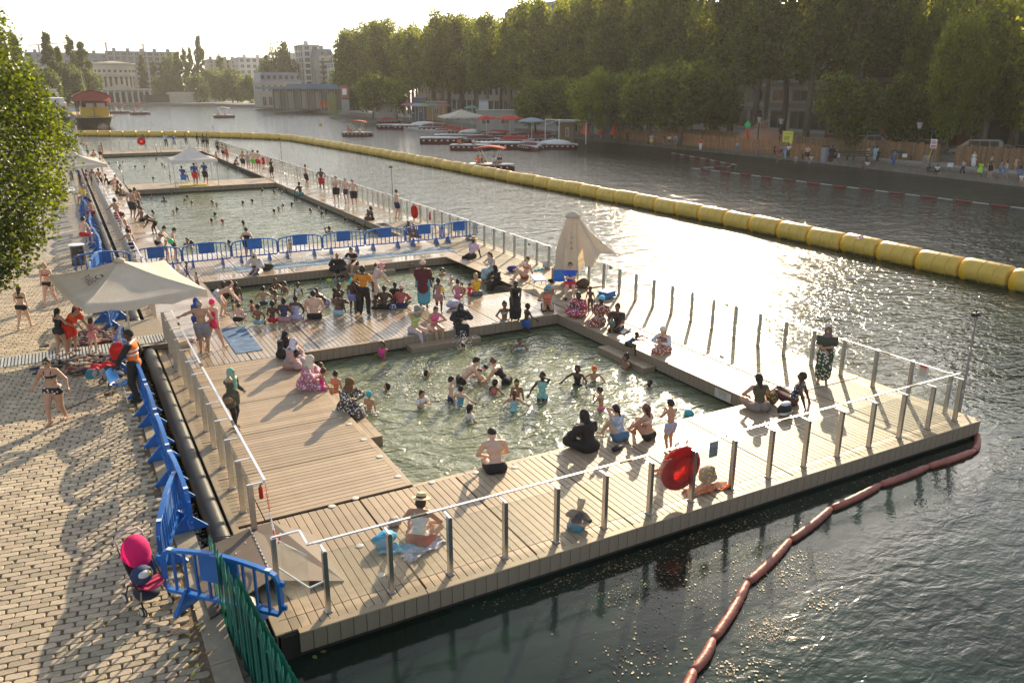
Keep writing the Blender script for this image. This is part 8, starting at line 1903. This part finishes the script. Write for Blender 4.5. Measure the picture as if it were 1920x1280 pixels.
# open parasols on the right bank
def op(u,v,w,h,col,lb,grp=None,z=FQZ,zt=2.6):
 p = G(u,v,z); o = empty('open_parasol',p,label=lb,cat='parasol',group=grp); m = cloth_mat('cl_%d_%d_%d' % tuple(int(c*99) for c in col),col,col,.3); mb = MB(); mb.lathe([(w,zt-.5),(w*.97,zt-.36),(w*.5,zt-.08),(.05,zt+.06)],8,caps=False); mb.build('canopy',m,o); MB().cyl((0,0,0),(0,0,zt),.04,n=6).build('mast',M_pole,o)
for u,v,w,c,lb in [(754,224,2.0,(.35,.5,.6),'pale blue cafe parasol, leftmost'),(768,225,2.0,(.6,.2,.3),'pink parasol beside the pale blue one'),(779,225,1.8,(.65,.2,.12),'red orange parasol among the cafe tables'),(785,228,2.0,(.35,.5,.65),'light blue cafe parasol beside the green one'),(795,228,2.0,(.4,.5,.12),'lime green parasol among the cafe tables'),(811,228,2.0,(.12,.4,.4),'turquoise parasol among the cafe tables'),(832,229,1.9,(.45,.15,.25),'dull pink cafe parasol standing apart'),(885,236,1.6,(.15,.35,.32),'small green parasol by the kiosk'),
 (912,255,1.5,(.62,.05,.05),'bright red half-closed parasol on the boat dock'),(956,255,2.1,(.65,.06,.04),'wide red parasol on the boat dock'),(997,262,1.9,(.35,.42,.48),'faded blue grey parasol on the boat dock'),(1041,250,2.0,(.5,.5,.08),'left yellow green parasol by the tents'),(1052,250,2.0,(.55,.55,.1),'right yellow green parasol by the tents'),(1078,250,1.9,(.35,.45,.55),'light blue parasol by the tents'),(1102,251,1.6,(.45,.55,.5),'pale mint parasol by the tents')]:
 op(u,v,w,2.6,c,lb,'open parasols on the right bank',zt=2.9 if v > 240 else 3.6)
p = G(866,250,FQZ); parasol(p,[(p[0]-3,p[1]-2.5),(p[0]+3,p[1]-2.5),(p[0]+3,p[1]+2.5),(p[0]-3,p[1]+2.5)],4.1,[3.1]*4,.3,'wide white square parasol at the boat rental')
# kiosk, tents, containers
def bx(nm,u0,u1,v,h,d,m,lb,cat,z=FQZ):
 a = G(u0,v,z); b = G(u1,v,z); A_ = Vector(a); B_ = Vector(b); dr_ = (B_-A_); L = dr_.length; rz = math.atan2(dr_.y,dr_.x); o = empty(nm,a,rz,label=lb,cat=cat); MB().box(0,L,0,d,0,h).build('body',m,o); MB().box(-.15,L+.15,-.2,d+.15,h,h+.15).build('roof',M_conc,o)
 fm,pm = win_meshes(min(1.4,L*.25),min(1.2,h*.5))
 for i in range(max(1,int(L/2.4))): wd = inst('window',fm,o,((i+.5)*L/max(1,int(L/2.4)),-.04,h*.35)); inst('pane',pm,wd,(0,-.01,0))
 return o
bx('kiosk',893,965,246,3.2,3,M_conc,'grey boat rental kiosk with shuttered windows','kiosk'); bx('kiosk',898,916,238,4.6,2,M_wht,'small white box rising behind the rental kiosk','kiosk')
bx('stall',700,742,222,3.4,3,M_conc,'pale mural wall behind the cafe drinkers','wall'); bx('stall',776,800,224,4.6,3,mat('slate_b',(.10,.14,.19),.7),'dark blue tent roof above the cafe parasols','stall'); bx('stall',800,838,226,3.8,3,mat('wood_stall',(.36,.22,.10),.8),'wooden bar hut behind the turquoise parasol','stall'); bx('container',1050,1082,248,2.8,3,mat('cont_blue',(.05,.09,.16),.6),'dark blue container behind the yellow green parasols','container')
bx('wood_hut',1050,1076,270,3.0,3,mat('wood_hut',(.20,.13,.07),.8),'brown wooden hut standing in the water at the end of the dock','hut',z=WZ); bx('shelter',700,738,206,1,1,M_conc,'low wall behind the trees','wall')
o = empty('tent',G(1162,258,FQZ),R(-60),label='blue grey tent with sloping sides behind the orange fence',cat='tent'); mt_ = mat('tent_blue',(.14,.15,.22),.8); mb = MB(); mb.add([(-3.6,-2,0),(3.6,-2,0),(3.6,2,0),(-3.6,2,0),(-2.2,-.9,3.2),(2.2,-.9,3.2),(2.2,.9,3.2),(-2.2,.9,3.2)],[(0,1,5,4),(1,2,6,5),(2,3,7,6),(3,0,4,7),(4,5,6,7)]); mb.build('canvas',mt_,o); MB().box(-.6,.6,-1.98,-1.6,0,1.9).build('entrance',M_dark,o)
for u,v,c,lb in [(1098,258,(.6,.10,.06),'small red closed sunshade left of the blue grey tent'),(1120,258,(.10,.35,.28),'small green closed sunshade by the tents'),(1126,259,(.55,.06,.08),'small dark red sunshade by the tents'),(1152,260,(.6,.12,.05),'small red closed sunshade before the blue grey tent')]:
 o = empty('closed_parasol',G(u,v,FQZ),label=lb,cat='parasol'); mb = MB(); mb.lathe([(.7,.5),(.5,1.2),(.04,2.8)],8); mb.build('canopy',mat('sh_%d_%d' % (u,v),c,.8),o); MB().cyl((0,0,0),(0,0,.6),.05,n=6).build('mast',M_pole,o)
# paling fences
M_or_w = mat('orange_wood',(.33,.165,.07),.8,var=.2,scale=2,isl_var=.25); M_br_w = mat('brown_wood',(.22,.13,.065),.85,var=.2,isl_var=.25)
def paling(pts,h,m,lb,st=.16,w=.10,n3=300):
 P_ = [Vector(G(u,v,FQZ)) for u,v in pts]; o = empty('paling_fence',P_[0],label=lb,cat='fence'); J = MB(); K_ = MB(); rg = random.Random(len(lb))
 pm_ = MB(); pm_.box(-w/2,w/2,-.012,.012,0,h-.08); pm_.add([(-w/2,-.012,h-.08),(w/2,-.012,h-.08),(w/2,.012,h-.08),(-w/2,.012,h-.08),(0,-.012,h),(0,.012,h)],[(0,1,4),(2,3,5),(1,2,5,4),(3,0,4,5)])
 for a,b in zip(P_[:-1],P_[1:]):
  d = b-a; L = d.length; d.normalize(); n_ = Vector((-d.y,d.x,0))
  for k in range(int(L/st)):
   p = a+d*st*k-P_[0]; hh = rg.uniform(.93,1.05); J.add([p+d*x+n_*y+Vector((0,0,z*hh)) for x,y,z in pm_.v],pm_.f)
  K_.bar(a-P_[0]+Vector((0,0,h*.25))+n_*.03,b-P_[0]+Vector((0,0,h*.25))+n_*.03,.03,.09); K_.bar(a-P_[0]+Vector((0,0,h*.8))+n_*.03,b-P_[0]+Vector((0,0,h*.8))+n_*.03,.03,.09)
 J.build('pales',m,o,kind='stuff'); K_.build('rails',m,o)
paling([(1082,253),(1180,262),(1290,273),(1400,285),(1478,292)],1.5,M_or_w,'long low orange wooden paling fence along the promenade')
paling([(1480,296),(1545,302)],1.5,M_or_w,'short low orange paling fence right of the yellow board'); paling([(1475,284),(1560,292),(1640,295),(1765,306)],1.8,M_br_w,'taller brown paling fence with wavy top behind the benches',st=.2,w=.17)
paling([(1790,310),(1860,315),(1935,322)],1.9,M_br_w,'brown board fence at the right behind the standing people',st=.2,w=.18); paling([(1240,262),(1420,276)],1.7,M_br_w,'low brown screen in the playground',st=.2,w=.17)
# playground: sandy mound, railed ramp, orange frame with green diamond
o = empty('play_mound',G(1425,273.5,FQZ),label='sandy pink play mound with a little hut and a railed ramp',cat='playground'); o.scale = (1.15,1.15,1.35); mb = MB(); mb.ell((0,0,-.3),(3.4,2.6,1.9),20,10); mb.build('mound',mat('mound',(.42,.22,.14),.9),o,smooth=True); MB().box(-.5,.5,-.4,.4,1.4,2.1).build('hut',M_or_w,o)
for k in range(12): MB().bar((-4.4+k*.40,-1,.2+k*.12),(-4.4+k*.40,-1,1.1+k*.12),.05,.05).build('rail_bar',M_conc,o)
MB().bar((-4.4,-1,1.1),(.0,-1,2.45),.06,.06).build('top_rail',M_conc,o)
o = empty('climbing_tower',G(1398,280,FQZ),label='orange climbing frame with a green diamond on top',cat='playground'); o.scale = (.68,.68,.68)
for dx in (-1.0,1.0): MB().bar((dx,0,0),(0,0,3.4),.25,.2).build('leg',M_oc,o)
MB().prism([(0,-.1),(.55,0),(0,.1),(-.55,0)],3.5,3.6).build('cap',M_oc,o); mb = MB(); mb.add([(0,-.05,3.4),(.6,-.05,4.1),(0,-.05,4.8),(-.6,-.05,4.1),(0,.05,3.4),(.6,.05,4.1),(0,.05,4.8),(-.6,.05,4.1)],[(0,1,2,3),(7,6,5,4),(0,4,5,1),(1,5,6,2),(2,6,7,3),(3,7,4,0)]); d_ = mb.build('diamond',mat('green_sign',(.03,.45,.12),.5),o,rot=(0,0,R(-60)))
# signs
def board(u,v,w,h,z0,m,lb,name='sign_board',face=R(-62)):
 o = empty(name,G(u,v,FQZ),face,label=lb,cat='sign'); MB().box(-w/2,w/2,-.12,.12,z0,z0+h).build('board',m,o); return o
M_ys = mat('yellow_board',(.62,.60,.08),.6); o = board(1474,291,2.0,4.6,.2,M_ys,'tall yellow information board in a wooden frame on the promenade')
for s in (-1.1,1.1): MB().box(s-.1,s+.1,-.15,.15,0,4.9).build('frame_post',M_or_w,o)
o.scale = (.52,.7,.52); inst('lettering',text_mesh('Quai Loisirs',.30,M_ink),o,(0,-.135,4.3),(R(90),0,0))
mb = MB();
for k in range(4): mb.box(-.7,.5-k*.1,-.13,-.121,3.7-k*.22,3.78-k*.22)
mb.build('text_lines',M_ink,o); mb = MB();
for z in (1.2,2.2): mb.box(-.5,.6,-.13,-.121,z,z+.35)
mb.build('blue_shapes',mat('cyan_print',(.1,.5,.55),.6),o)
board(625,213,3.0,5.0,0,mat('green_board',(.15,.165,.04),.6),'tall yellow green panel at the edge of the cinema terrace'); o = board(649,212,3.0,3.2,4,mat('rust_board',(.35,.10,.05),.6),'rust red square sign with white symbol among the trees'); MB().box(-.8,.8,-.2,-.13,4.8,6.4).build('white_symbol',M_wp,o); MB().box(-1.4,1.4,-.1,.1,0,3.6).build('lower_panel',M_conc,o)
o = empty('no_swimming_sign',G(1743,320,FQZ),R(-58),label='white and red no swimming sign on a leaning yellow panel',cat='sign'); o.scale = (.55,.55,.47); MB().box(-.45,.45,-.06,.06,4.05,5.7).build('plate',M_wp,o)
mb = MB(); mb.tube([(.30*math.cos(t),-.075,5.15+.30*math.sin(t)) for t in np.linspace(0,2*math.pi,22,endpoint=False)],.05,4,closed=True); mb.bar((-.2,-.08,5.35),(.2,-.08,4.95),.03,.07,up=(0,1,0)); mb.build('ring_and_slash',M_nored,o); mb = MB(); mb.ell((0,-.07,5.22),(.08,.01,.08),8,5); mb.box(-.2,.2,-.075,-.061,5.02,5.1); mb.build('swimmer_mark',M_ink,o)
inst('lettering',text_mesh('DANGER',.20,mat('white_print',(.8,.8,.78),.6)),inst('red_band',MB().box(-.38,.38,-.075,-.061,4.15,4.6).mesh('red_band',M_nored),o),(0,-.08,4.38),(R(90),0,0))
mb = MB(); mb.bar((-.5,0,2.1),(-.1,0,4.0),.1,.55,up=(0,1,0)); mb.build('yellow_panel',mat('yellow_panel',(.66,.50,.08),.6),o); MB().bar((-.2,.1,0),(0,.1,4.2),.12,.12).build('post',M_blk,o)
o = empty('stone_bollard',G(1737,316,FQZ),label='squat grey stone block below the no swimming sign',cat='bollard'); o.scale = (.7,.7,.6); mb = MB(); mb.lathe([(.6,0),(.62,1.6),(.5,1.9),(.1,1.95)],12); mb.build('block',M_rim,o)
for u,v,lb in [(1569,302,'small white notice on the promenade by the black dress'),(1695,302,'small white notice beside the bench near the blue jeans man'),(1780,321,'small white notice on the lowest step'),(1812,308,'small white notice behind the striding man'),(1888,300,'white notice on the brown fence')]:
 o = empty('notice',G(u,v,FQZ),R(-60),label=lb,cat='notice'); MB().box(-.22,.22,-.02,.02,.35,.7).build('sheet',M_paper,o); MB().box(-.03,.03,.02,.05,0,.6).build('stake',M_br_w,o)
for u,v,lb in [(1522,299,'dark bench before the low orange fence'),(1582,300,'slatted bench behind the man in dark green'),(1606,301,'second dark bench near the big trunk'),(1690,300,'dark bench right of the big trunk')]:
 o = empty('bench',G(u,v,FQZ),R(-60),label=lb,cat='bench'); m_ = mat('bench_green',(.03,.045,.03),.6)
 for k in range(3): MB().box(-1.1,1.1,-.25+k*.16,-.13+k*.16,.44,.48).build('seat_slat',m_,o)
 for k in range(2): MB().box(-1.1,1.1,.26,.30,.6+k*.17,.73+k*.17).build('back_slat',m_,o)
 for s in (-.9,.9): MB().box(s-.04,s+.04,-.25,.3,0,.44).build('leg',M_blk,o)
o = empty('litter_bin',G(1545,304,FQZ),label='grey cylindrical litter bin right of the low orange fence',cat='bin'); MB().lathe([(.35,0),(.36,1.3),(.3,1.45)],12).build('drum',M_gg,o); MB().lathe([(.4,1.45),(.4,1.52)],12).build('lid',M_blk,o)
# street lamps
def lamp(u,v,vt,lb):
 p = G(u,v,FQZ); h = topz(u,v,vt,FQZ); o = empty('street_lamp',p,label=lb,cat='lamp'); MB().lathe([(.16,0),(.14,.6),(.07,.8),(.05,h-1.1),(.04,h-.9)],8).build('post',M_blk,o); MB().lathe([(.16,h-.95),(.30,h-.35)],6).build('glass',mat('lamp_glass',(.42,.40,.36),.3),o); MB().lathe([(.36,h-.35),(.2,h-.12),(.03,h)],6).build('hood',M_blk,o)
lamp(1459,286,195,'old street lamp at the trunk left of the yellow board'); lamp(1419,280,199,'old street lamp above the play mound'); lamp(1757,300,203,'old street lamp with round lantern behind the van'); lamp(1715,300,200,'thin lamp before the red brick wall')
# cars and van behind the fence
def car(u,v,L,H,col,lb,van=False,z=FQZ,rz=R(-88)):
 o = empty('van' if van else 'parked_car',G(u,v,z),rz,label=lb,cat='van' if van else 'car'); m = mat('paint_%d' % u,col,.25,.6,var=.03); W = 1.8
 pr = [(0,.35),(0,.75),(.35,.95),(.30*L/4+.5,1.0),(.36*L+.2,H-.05),(L*.92,H),(L,H-.25),(L,.35)] if van else [(0,.35),(0,.7),(.9,.9),(1.5,H-.05),(L-1.4,H),(L-.6,.95),(L,.85),(L,.35)]
 n = len(pr); mb = MB(); mb.add([(x,0,z_) for x,z_ in pr]+[(x,W,z_) for x,z_ in pr],[tuple(range(n)),tuple(range(2*n-1,n-1,-1))]+[(i,n+i,n+(i+1) % n,(i+1) % n) for i in range(n)]); mb.build('body',m,o)
 for (a,b) in ([(.40,.58),(.60,.76),(.78,.93)] if van else [(.36,.53),(.55,.72)]): MB().box(a*L,b*L,-.012,.0,H*.58,H-.16).build('window',M_gl,o)
 MB().box(L-.0,L+.012,.2,W-.2,H*.58,H-.2).build('rear_window',M_gl,o)
 for x in (.8,L-.8):
  for y in (.0,W-.0): mb = MB(); mb.cyl((x,y-.1,.33),(x,y+.1,.33),.33,n=14); w_ = mb.build('wheel',M_blk,o); MB().cyl((x,y-.12,.33),(x,y+.12,.33),.18,n=10).build('rim',M_alu,w_)
 return o
car(1770,297,5.0,2.0,(.32,.32,.31),'silver grey van parked behind the gap in the fence',True,rz=R(-62)); car(1668,284,4.2,1.5,(.2,.22,.24),'dark car roof showing behind the brown fence',rz=R(-62)); car(1830,298,4.2,1.5,(.24,.25,.25),'grey car behind the right board fence',rz=R(-62)); car(1600,276,4.2,1.5,(.4,.4,.4),'pale car behind the play mound',rz=R(-62))
# cranes
for u,vt,Y,jib,lb in [(72,86,560,15,'red and white crane jib above the left roofs'),(198,82,600,-4,'thin crane mast above the mansard building'),(268,85,620,4,'short crane head above the office block')]:
 x,y,z = AT(u,vt,Y); o = empty('tower_crane',(x,y,FQZ),label=lb,cat='crane'); m_ = mat('crane_red',(.45,.34,.30),.7)
 MB().bar((0,0,0),(0,0,z),1.0,1.0).build('mast',m_,o); MB().bar((-jib*.35,0,z-.5),(jib,0,z+1.5),.4,.5).build('jib',m_,o)
# ------------------------------------------------ boats
M_hull = mat('hull_red',(.11,.015,.018),.35); M_bw = mat('boat_white',(.62,.62,.60),.45); M_can = cloth_mat('canopy_red',(.45,.06,.04),(.6,.08,.05),.3)
def hull_mesh(L,W,H,m,name='hull',nose=.35):
 mb = MB(); n = 9; vs = []
 for i in range(n):
  t = i/(n-1); x = -L/2+L*t; w = W/2*(1 if t < 1-nose else math.sqrt(max(0,1-((t-1+nose)/nose)**2))*.97+.03)*(.85+.15*min(1,t*5)); zz = H*(1+.25*max(0,t-.6))
  vs += [(x,-w*.75,-.15),(x,w*.75,-.15),(x,w,zz),(x,-w,zz)]
 mb.add(vs,[(i*4+j,i*4+(j+1) % 4,(i+1)*4+(j+1) % 4,(i+1)*4+j) for i in range(n-1) for j in range(4)]+[(3,2,1,0),(n*4-4,n*4-3,n*4-2,n*4-1)]); return mb.mesh(name,m)
HM = hull_mesh(4.6,1.9,.48,M_hull); DM = hull_mesh(4.65,1.98,.10,M_bw,'deck_rim')
def boat(x,y,rz,lb,canopy=True,cover=None,s=1.0,z=WZ,can=None):
 o = empty('small_boat',(x,y,z),rz,label=lb,cat='boat'); o.scale = (s,s,s); inst('hull',HM,o); inst('deck_rim',DM,o,(0,0,.50))
 mb = MB();
 for k in range(7): mb.box(-2.0+k*.6,-1.8+k*.6,-.99,-.94,.28,.40); mb.box(-2.0+k*.6,-1.8+k*.6,.94,.99,.28,.40)
 mb.build('fenders',M_bw,o); MB().box(-1.7,.6,-.65,.65,.50,.64).build('seats',M_bw if not cover else M_hull,o)
 if cover: mb = MB(); mb.ell((-.3,0,.6),(1.9,.8,.45),12,6); mb.build('cover',cover,o,smooth=True)
 if canopy:
  for sx in (-1.3,.9):
   for sy in (-.75,.75): MB().bar((sx*.4,sy,.6),(sx,sy*.95,2.15),.03,.03).build('canopy_pole',M_alu,o)
  mb = MB(); vs = []
  for i in range(7):
   for j in (-1,1): t = i/6; vs.append((-1.6+2.9*t,j*.95,2.12+.22*math.sin(math.pi*t)))
  vs2 = [(a,b,c-.12) for a,b,c in vs]; mb.add(vs+vs2,[(i*2,i*2+1,i*2+3,i*2+2) for i in range(6)]+[(14+i*2+2,14+i*2+3,14+i*2+1,14+i*2) for i in range(6)]+[(i*2,i*2+2,14+i*2+2,14+i*2) for i in range(6)]+[(i*2+3,i*2+1,14+i*2+1,14+i*2+3) for i in range(6)]); mb.build('canopy',can or M_can,o)
 return o
def crew(x,y,rz,n,lb,s=1.0):
 for k in range(n):
  dx = (-1.3,-1.1,.3,.7)[k]*s; dy = (-.45,.45,-.4,.45)[k]*s; c,sn = math.cos(rz),math.sin(rz)
  person('%s passenger, %s' % (('first','second','third','fourth')[k],lb),(x+dx*c-dy*sn,y+dx*sn+dy*c,WZ+.62*s),60*k+40,1.65,'row',['tan','brown','tan','pale'][k],'black',['long','short','short','long'][k],[('tee',[(.7,.12,.03),BLK,WHT,NAVY][k]),('shorts',GRY)],hands=False,res=.045,face=False)
bt = [(37.6,72.5,R(-38),'red hulled boat with a red canopy just behind the yellow boom',4,1.0),(44.2,133.5,R(-32),'small boat with a red canopy and orange-vested passengers in open water',3,1.1),(47.5,97.5,R(-34),'open red boat with passengers leaving the rental dock',3,1.15),
      (18.3,281,R(-10),'leftmost small boat far down the basin',3,1.2),(22.6,267,R(-5),'second small boat far down the basin',3,1.2),(39.8,230,R(-15),'lone small boat with a pale canopy far off in mid basin',3,1.15)]
for x,y,rz,lb,n,s in bt: boat(x,y,rz,lb,canopy='open red' not in lb,s=s,can=M_white if 'pale' in lb else None); crew(x,y,rz,n,'on the '+' '.join(lb.split()[:7]),s)
for k,(u,v,r,cov,cn,lb) in enumerate([(832,269,-30,None,False,'long moored boat with people lining its rail, leftmost of the dock group'),(855,263,-30,None,False,'moored boat behind the long one at the left of the dock'),(905,268,-28,M_hull,False,'moored boat under a dark red cover below the red parasol'),(925,276,-32,None,False,'moored white decked boat in the middle of the dock group'),(950,279,-30,None,False,'moored boat with long white deck, front of the group'),
      (930,262,-30,M_hull,False,'moored boat with dark red cover behind the white decks'),(968,270,-25,M_can,False,'moored boat with bright red cover by the wide parasol'),(992,281,-95,M_hull,False,'moored white boat seen bow-on with folded red hood'),(1022,277,-30,None,False,'moored boat next to the wooden hut'),(1010,268,-30,M_hull,False,'moored boat half hidden behind the blue grey parasol'),
      (740,242,-28,None,False,'moored boat at the left end of the long jetty'),(770,243,-28,None,False,'second moored boat at the long jetty'),(800,243,-28,M_bw,False,'third moored boat at the long jetty, white covered'),(730,231,-28,M_can,False,'small boat with crimson cover by the quay rim'),(870,252,-28,M_can,False,'crimson covered boat below the white square parasol'),(846,249,-28,M_can,False,'crimson covered boat left of the white square parasol'),
 (890,256,-28,M_bw,False,'white decked boat between the white and bright red parasols'),(940,258,-30,M_can,False,'crimson covered boat right of the bright red parasol'),(978,262,-30,M_hull,False,'dark covered boat behind the blue grey parasol'),(1012,260,-28,M_can,False,'crimson covered boat behind the white tubular frame'),(1046,279,-30,M_bw,False,'rightmost moored boat in front of the wooden hut'),(820,246,-28,M_hull,False,'dark covered boat at the right end of the long jetty')]):
 p = G(u,v,WZ); boat(p[0],p[1],R(r),lb,canopy=cn,cover=cov,s=1.45 if 'long' in lb else 1.15)
def dock(u0,v0,u1,v1,w,lb):
 a = Vector(G(u0,v0,WZ)); b = Vector(G(u1,v1,WZ)); o = empty('jetty',a,math.atan2((b-a).y,(b-a).x),label=lb,cat='jetty'); L = (b-a).length; MB().box(0,L,-w/2,w/2,-.1,.42).build('platform',M_conc,o)
 for k in range(int(L/4)): MB().cyl((k*4+1,w/2,0),(k*4+1,w/2,1.4),.06,n=6).build('post',M_conc,o)
dock(765,243,835,251,2.4,'long pale jetty at the boat rental'); dock(895,265,1045,274,2.6,'main jetty between the moored boats')
o = empty('dock_frame',G(1022,272,WZ),R(-60),label='white tubular frame standing on the dock beside the wooden hut',cat='frame')
for x in (0,2.2,6.4): MB().bar((x,0,.3),(x,0,3.6),.09,.09).build('post',M_wp,o)
MB().bar((0,0,3.5),(6.4,0,3.5),.1,.1).build('beam',M_wp,o); MB().bar((0,0,2.8),(2.2,0,3.5),.07,.07).build('brace',M_wp,o)
# barge with red canopy, white cruise boats
o = empty('barge',(7.4,184,WZ),label='black hulled barge with yellow deckhouse and red canopy on the left',cat='barge'); s_ = 1.0
hm_ = hull_mesh(38,6.6,2.0,mat('hull_black',(.014,.013,.013),.8,spec=.2),nose=.12); inst('hull',hm_,o,(0,19,0),(0,0,-math.pi/2)); MB().box(-3.4,3.4,-.2,38,1.95,2.15).build('gunwale',mat('gunwale',(.42,.28,.12),.6),o)
MB().box(-2.2,2.6,2.0,14,2.15,3.9).build('deckhouse',mat('deckhouse_yellow',(.55,.38,.03),.5),o)
for x in (-1.3,.6): MB().box(x,x+1.5,1.97,2.0,3.9,4.7).build('window',M_fr,o)
MB().box(-2.0,2.6,4,13,3.9,5.2).build('upper_cabin',mat('cabin_dark',(.10,.05,.04),.6),o)
for x in (-2.8,0,2.8):
 for y in (1,9,17): MB().bar((x,y,2.1),(x,y,6.0),.1,.1).build('canopy_pole',M_blk,o)
mb = MB(); vs = []
for i in range(9):
 for y in (-.4,18): t = i/8; vs.append((-3.3+6.4*t,y,5.9+1.0*math.sin(math.pi*t)))
mb.add(vs,[(i*2,i*2+1,i*2+3,i*2+2) for i in range(8)]); mb.add([vs[i*2] for i in range(9)]+[(v[0]*1.0,v[1],5.0+.25*math.sin(math.pi*i/8)) for i,v in enumerate(vs[::2])],[(i,i+1,i+10,i+9) for i in range(8)]); mb.build('canopy',cloth_mat('canopy_pink',(.36,.10,.09),(.5,.15,.12),.25),o)
mb = MB(); mb.add([vs[i*2] for i in range(9)]+[(v[0],v[1]-.05,v[2]+.25) for v in vs[::2]],[(i,i+1,i+10,i+9) for i in range(8)]); mb.build('canopy_trim',mat('trim_red',(.25,.04,.04),.7),o); MB().bar((-1,3,6),(-1.3,3,11.5),.1,.1).build('flagpole',M_pole,o)
for k,(u0,Yb,w_,zt,lb) in enumerate([(107,205,5.4,4.4,'white glazed cruise boat left of the black barge'),(96,240,6,6.2,'taller white cruise boat further behind on the left')]):
 x = AT(u0,220,Yb)[0]; o = empty('cruise_boat',(x,Yb,WZ),label=lb,cat='cruise boat'); inst('hull',hull_mesh(30,w_,1.4,M_bw,nose=.12),o,(0,15,0),(0,0,-math.pi/2)); MB().box(-w_*.42,w_*.42,1,26,1.4,zt).build('cabin',M_bw,o)
 for i in range(4): MB().box(-w_*.38+i*w_*.19,-w_*.38+i*w_*.19+w_*.16,.97,1,1.9,zt-.7).build('window',M_gl,o)
 MB().box(-w_*.36,w_*.36,4,20,zt,zt+1.0).build('upper_deck',M_fr,o); MB().bar((-w_*.42,1,zt+1),(w_*.42,1,zt+1),.08,.08).build('rail',M_wp,o)
o = empty('mooring_buoy',G(601,236,WZ),label='small round yellow buoy alone in open water',cat='buoy'); mb = MB(); mb.ell((0,0,.2),(.35,.35,.4),10,7); mb.build('ball',M_yel,o,smooth=True)
# things at the far quay table: banner and rails of clothes
MB().box(-.04,.04,-.9,.9,0,3.0).build('banner',M_white,loc=(2.2,108,QZ),label='narrow white feather banner at the far left corner',cat='banner')
o = empty('staff_table',(.1,62.5,QZ),label='white table with printed leaflets under the far parasol',cat='table'); MB().box(-.5,.5,-1.2,1.2,.72,.76).build('top',M_wp,o)
for sx in (-.4,.4):
 for sy in (-1.1,1.1): MB().box(sx-.02,sx+.02,sy-.02,sy+.02,0,.72).build('leg',M_alu,o)
# =================================================================== HAZE
mh = bpy.data.materials.new('haze'); mh.use_nodes = True; t = mh.node_tree; t.nodes.clear()
pv = t.nodes.new('ShaderNodeVolumePrincipled'); pv.inputs['Color'].default_value = (.98,.95,.90,1); pv.inputs['Density'].default_value = .00022; pv.inputs['Anisotropy'].default_value = .35
t.links.new(pv.outputs[0],t.nodes.new('ShaderNodeOutputMaterial').inputs['Volume'])
hz_ = MB().box(-450,750,-90,950,-2.6,62).build('haze',mh,kind='stuff',label='thin warm evening haze over the basin')
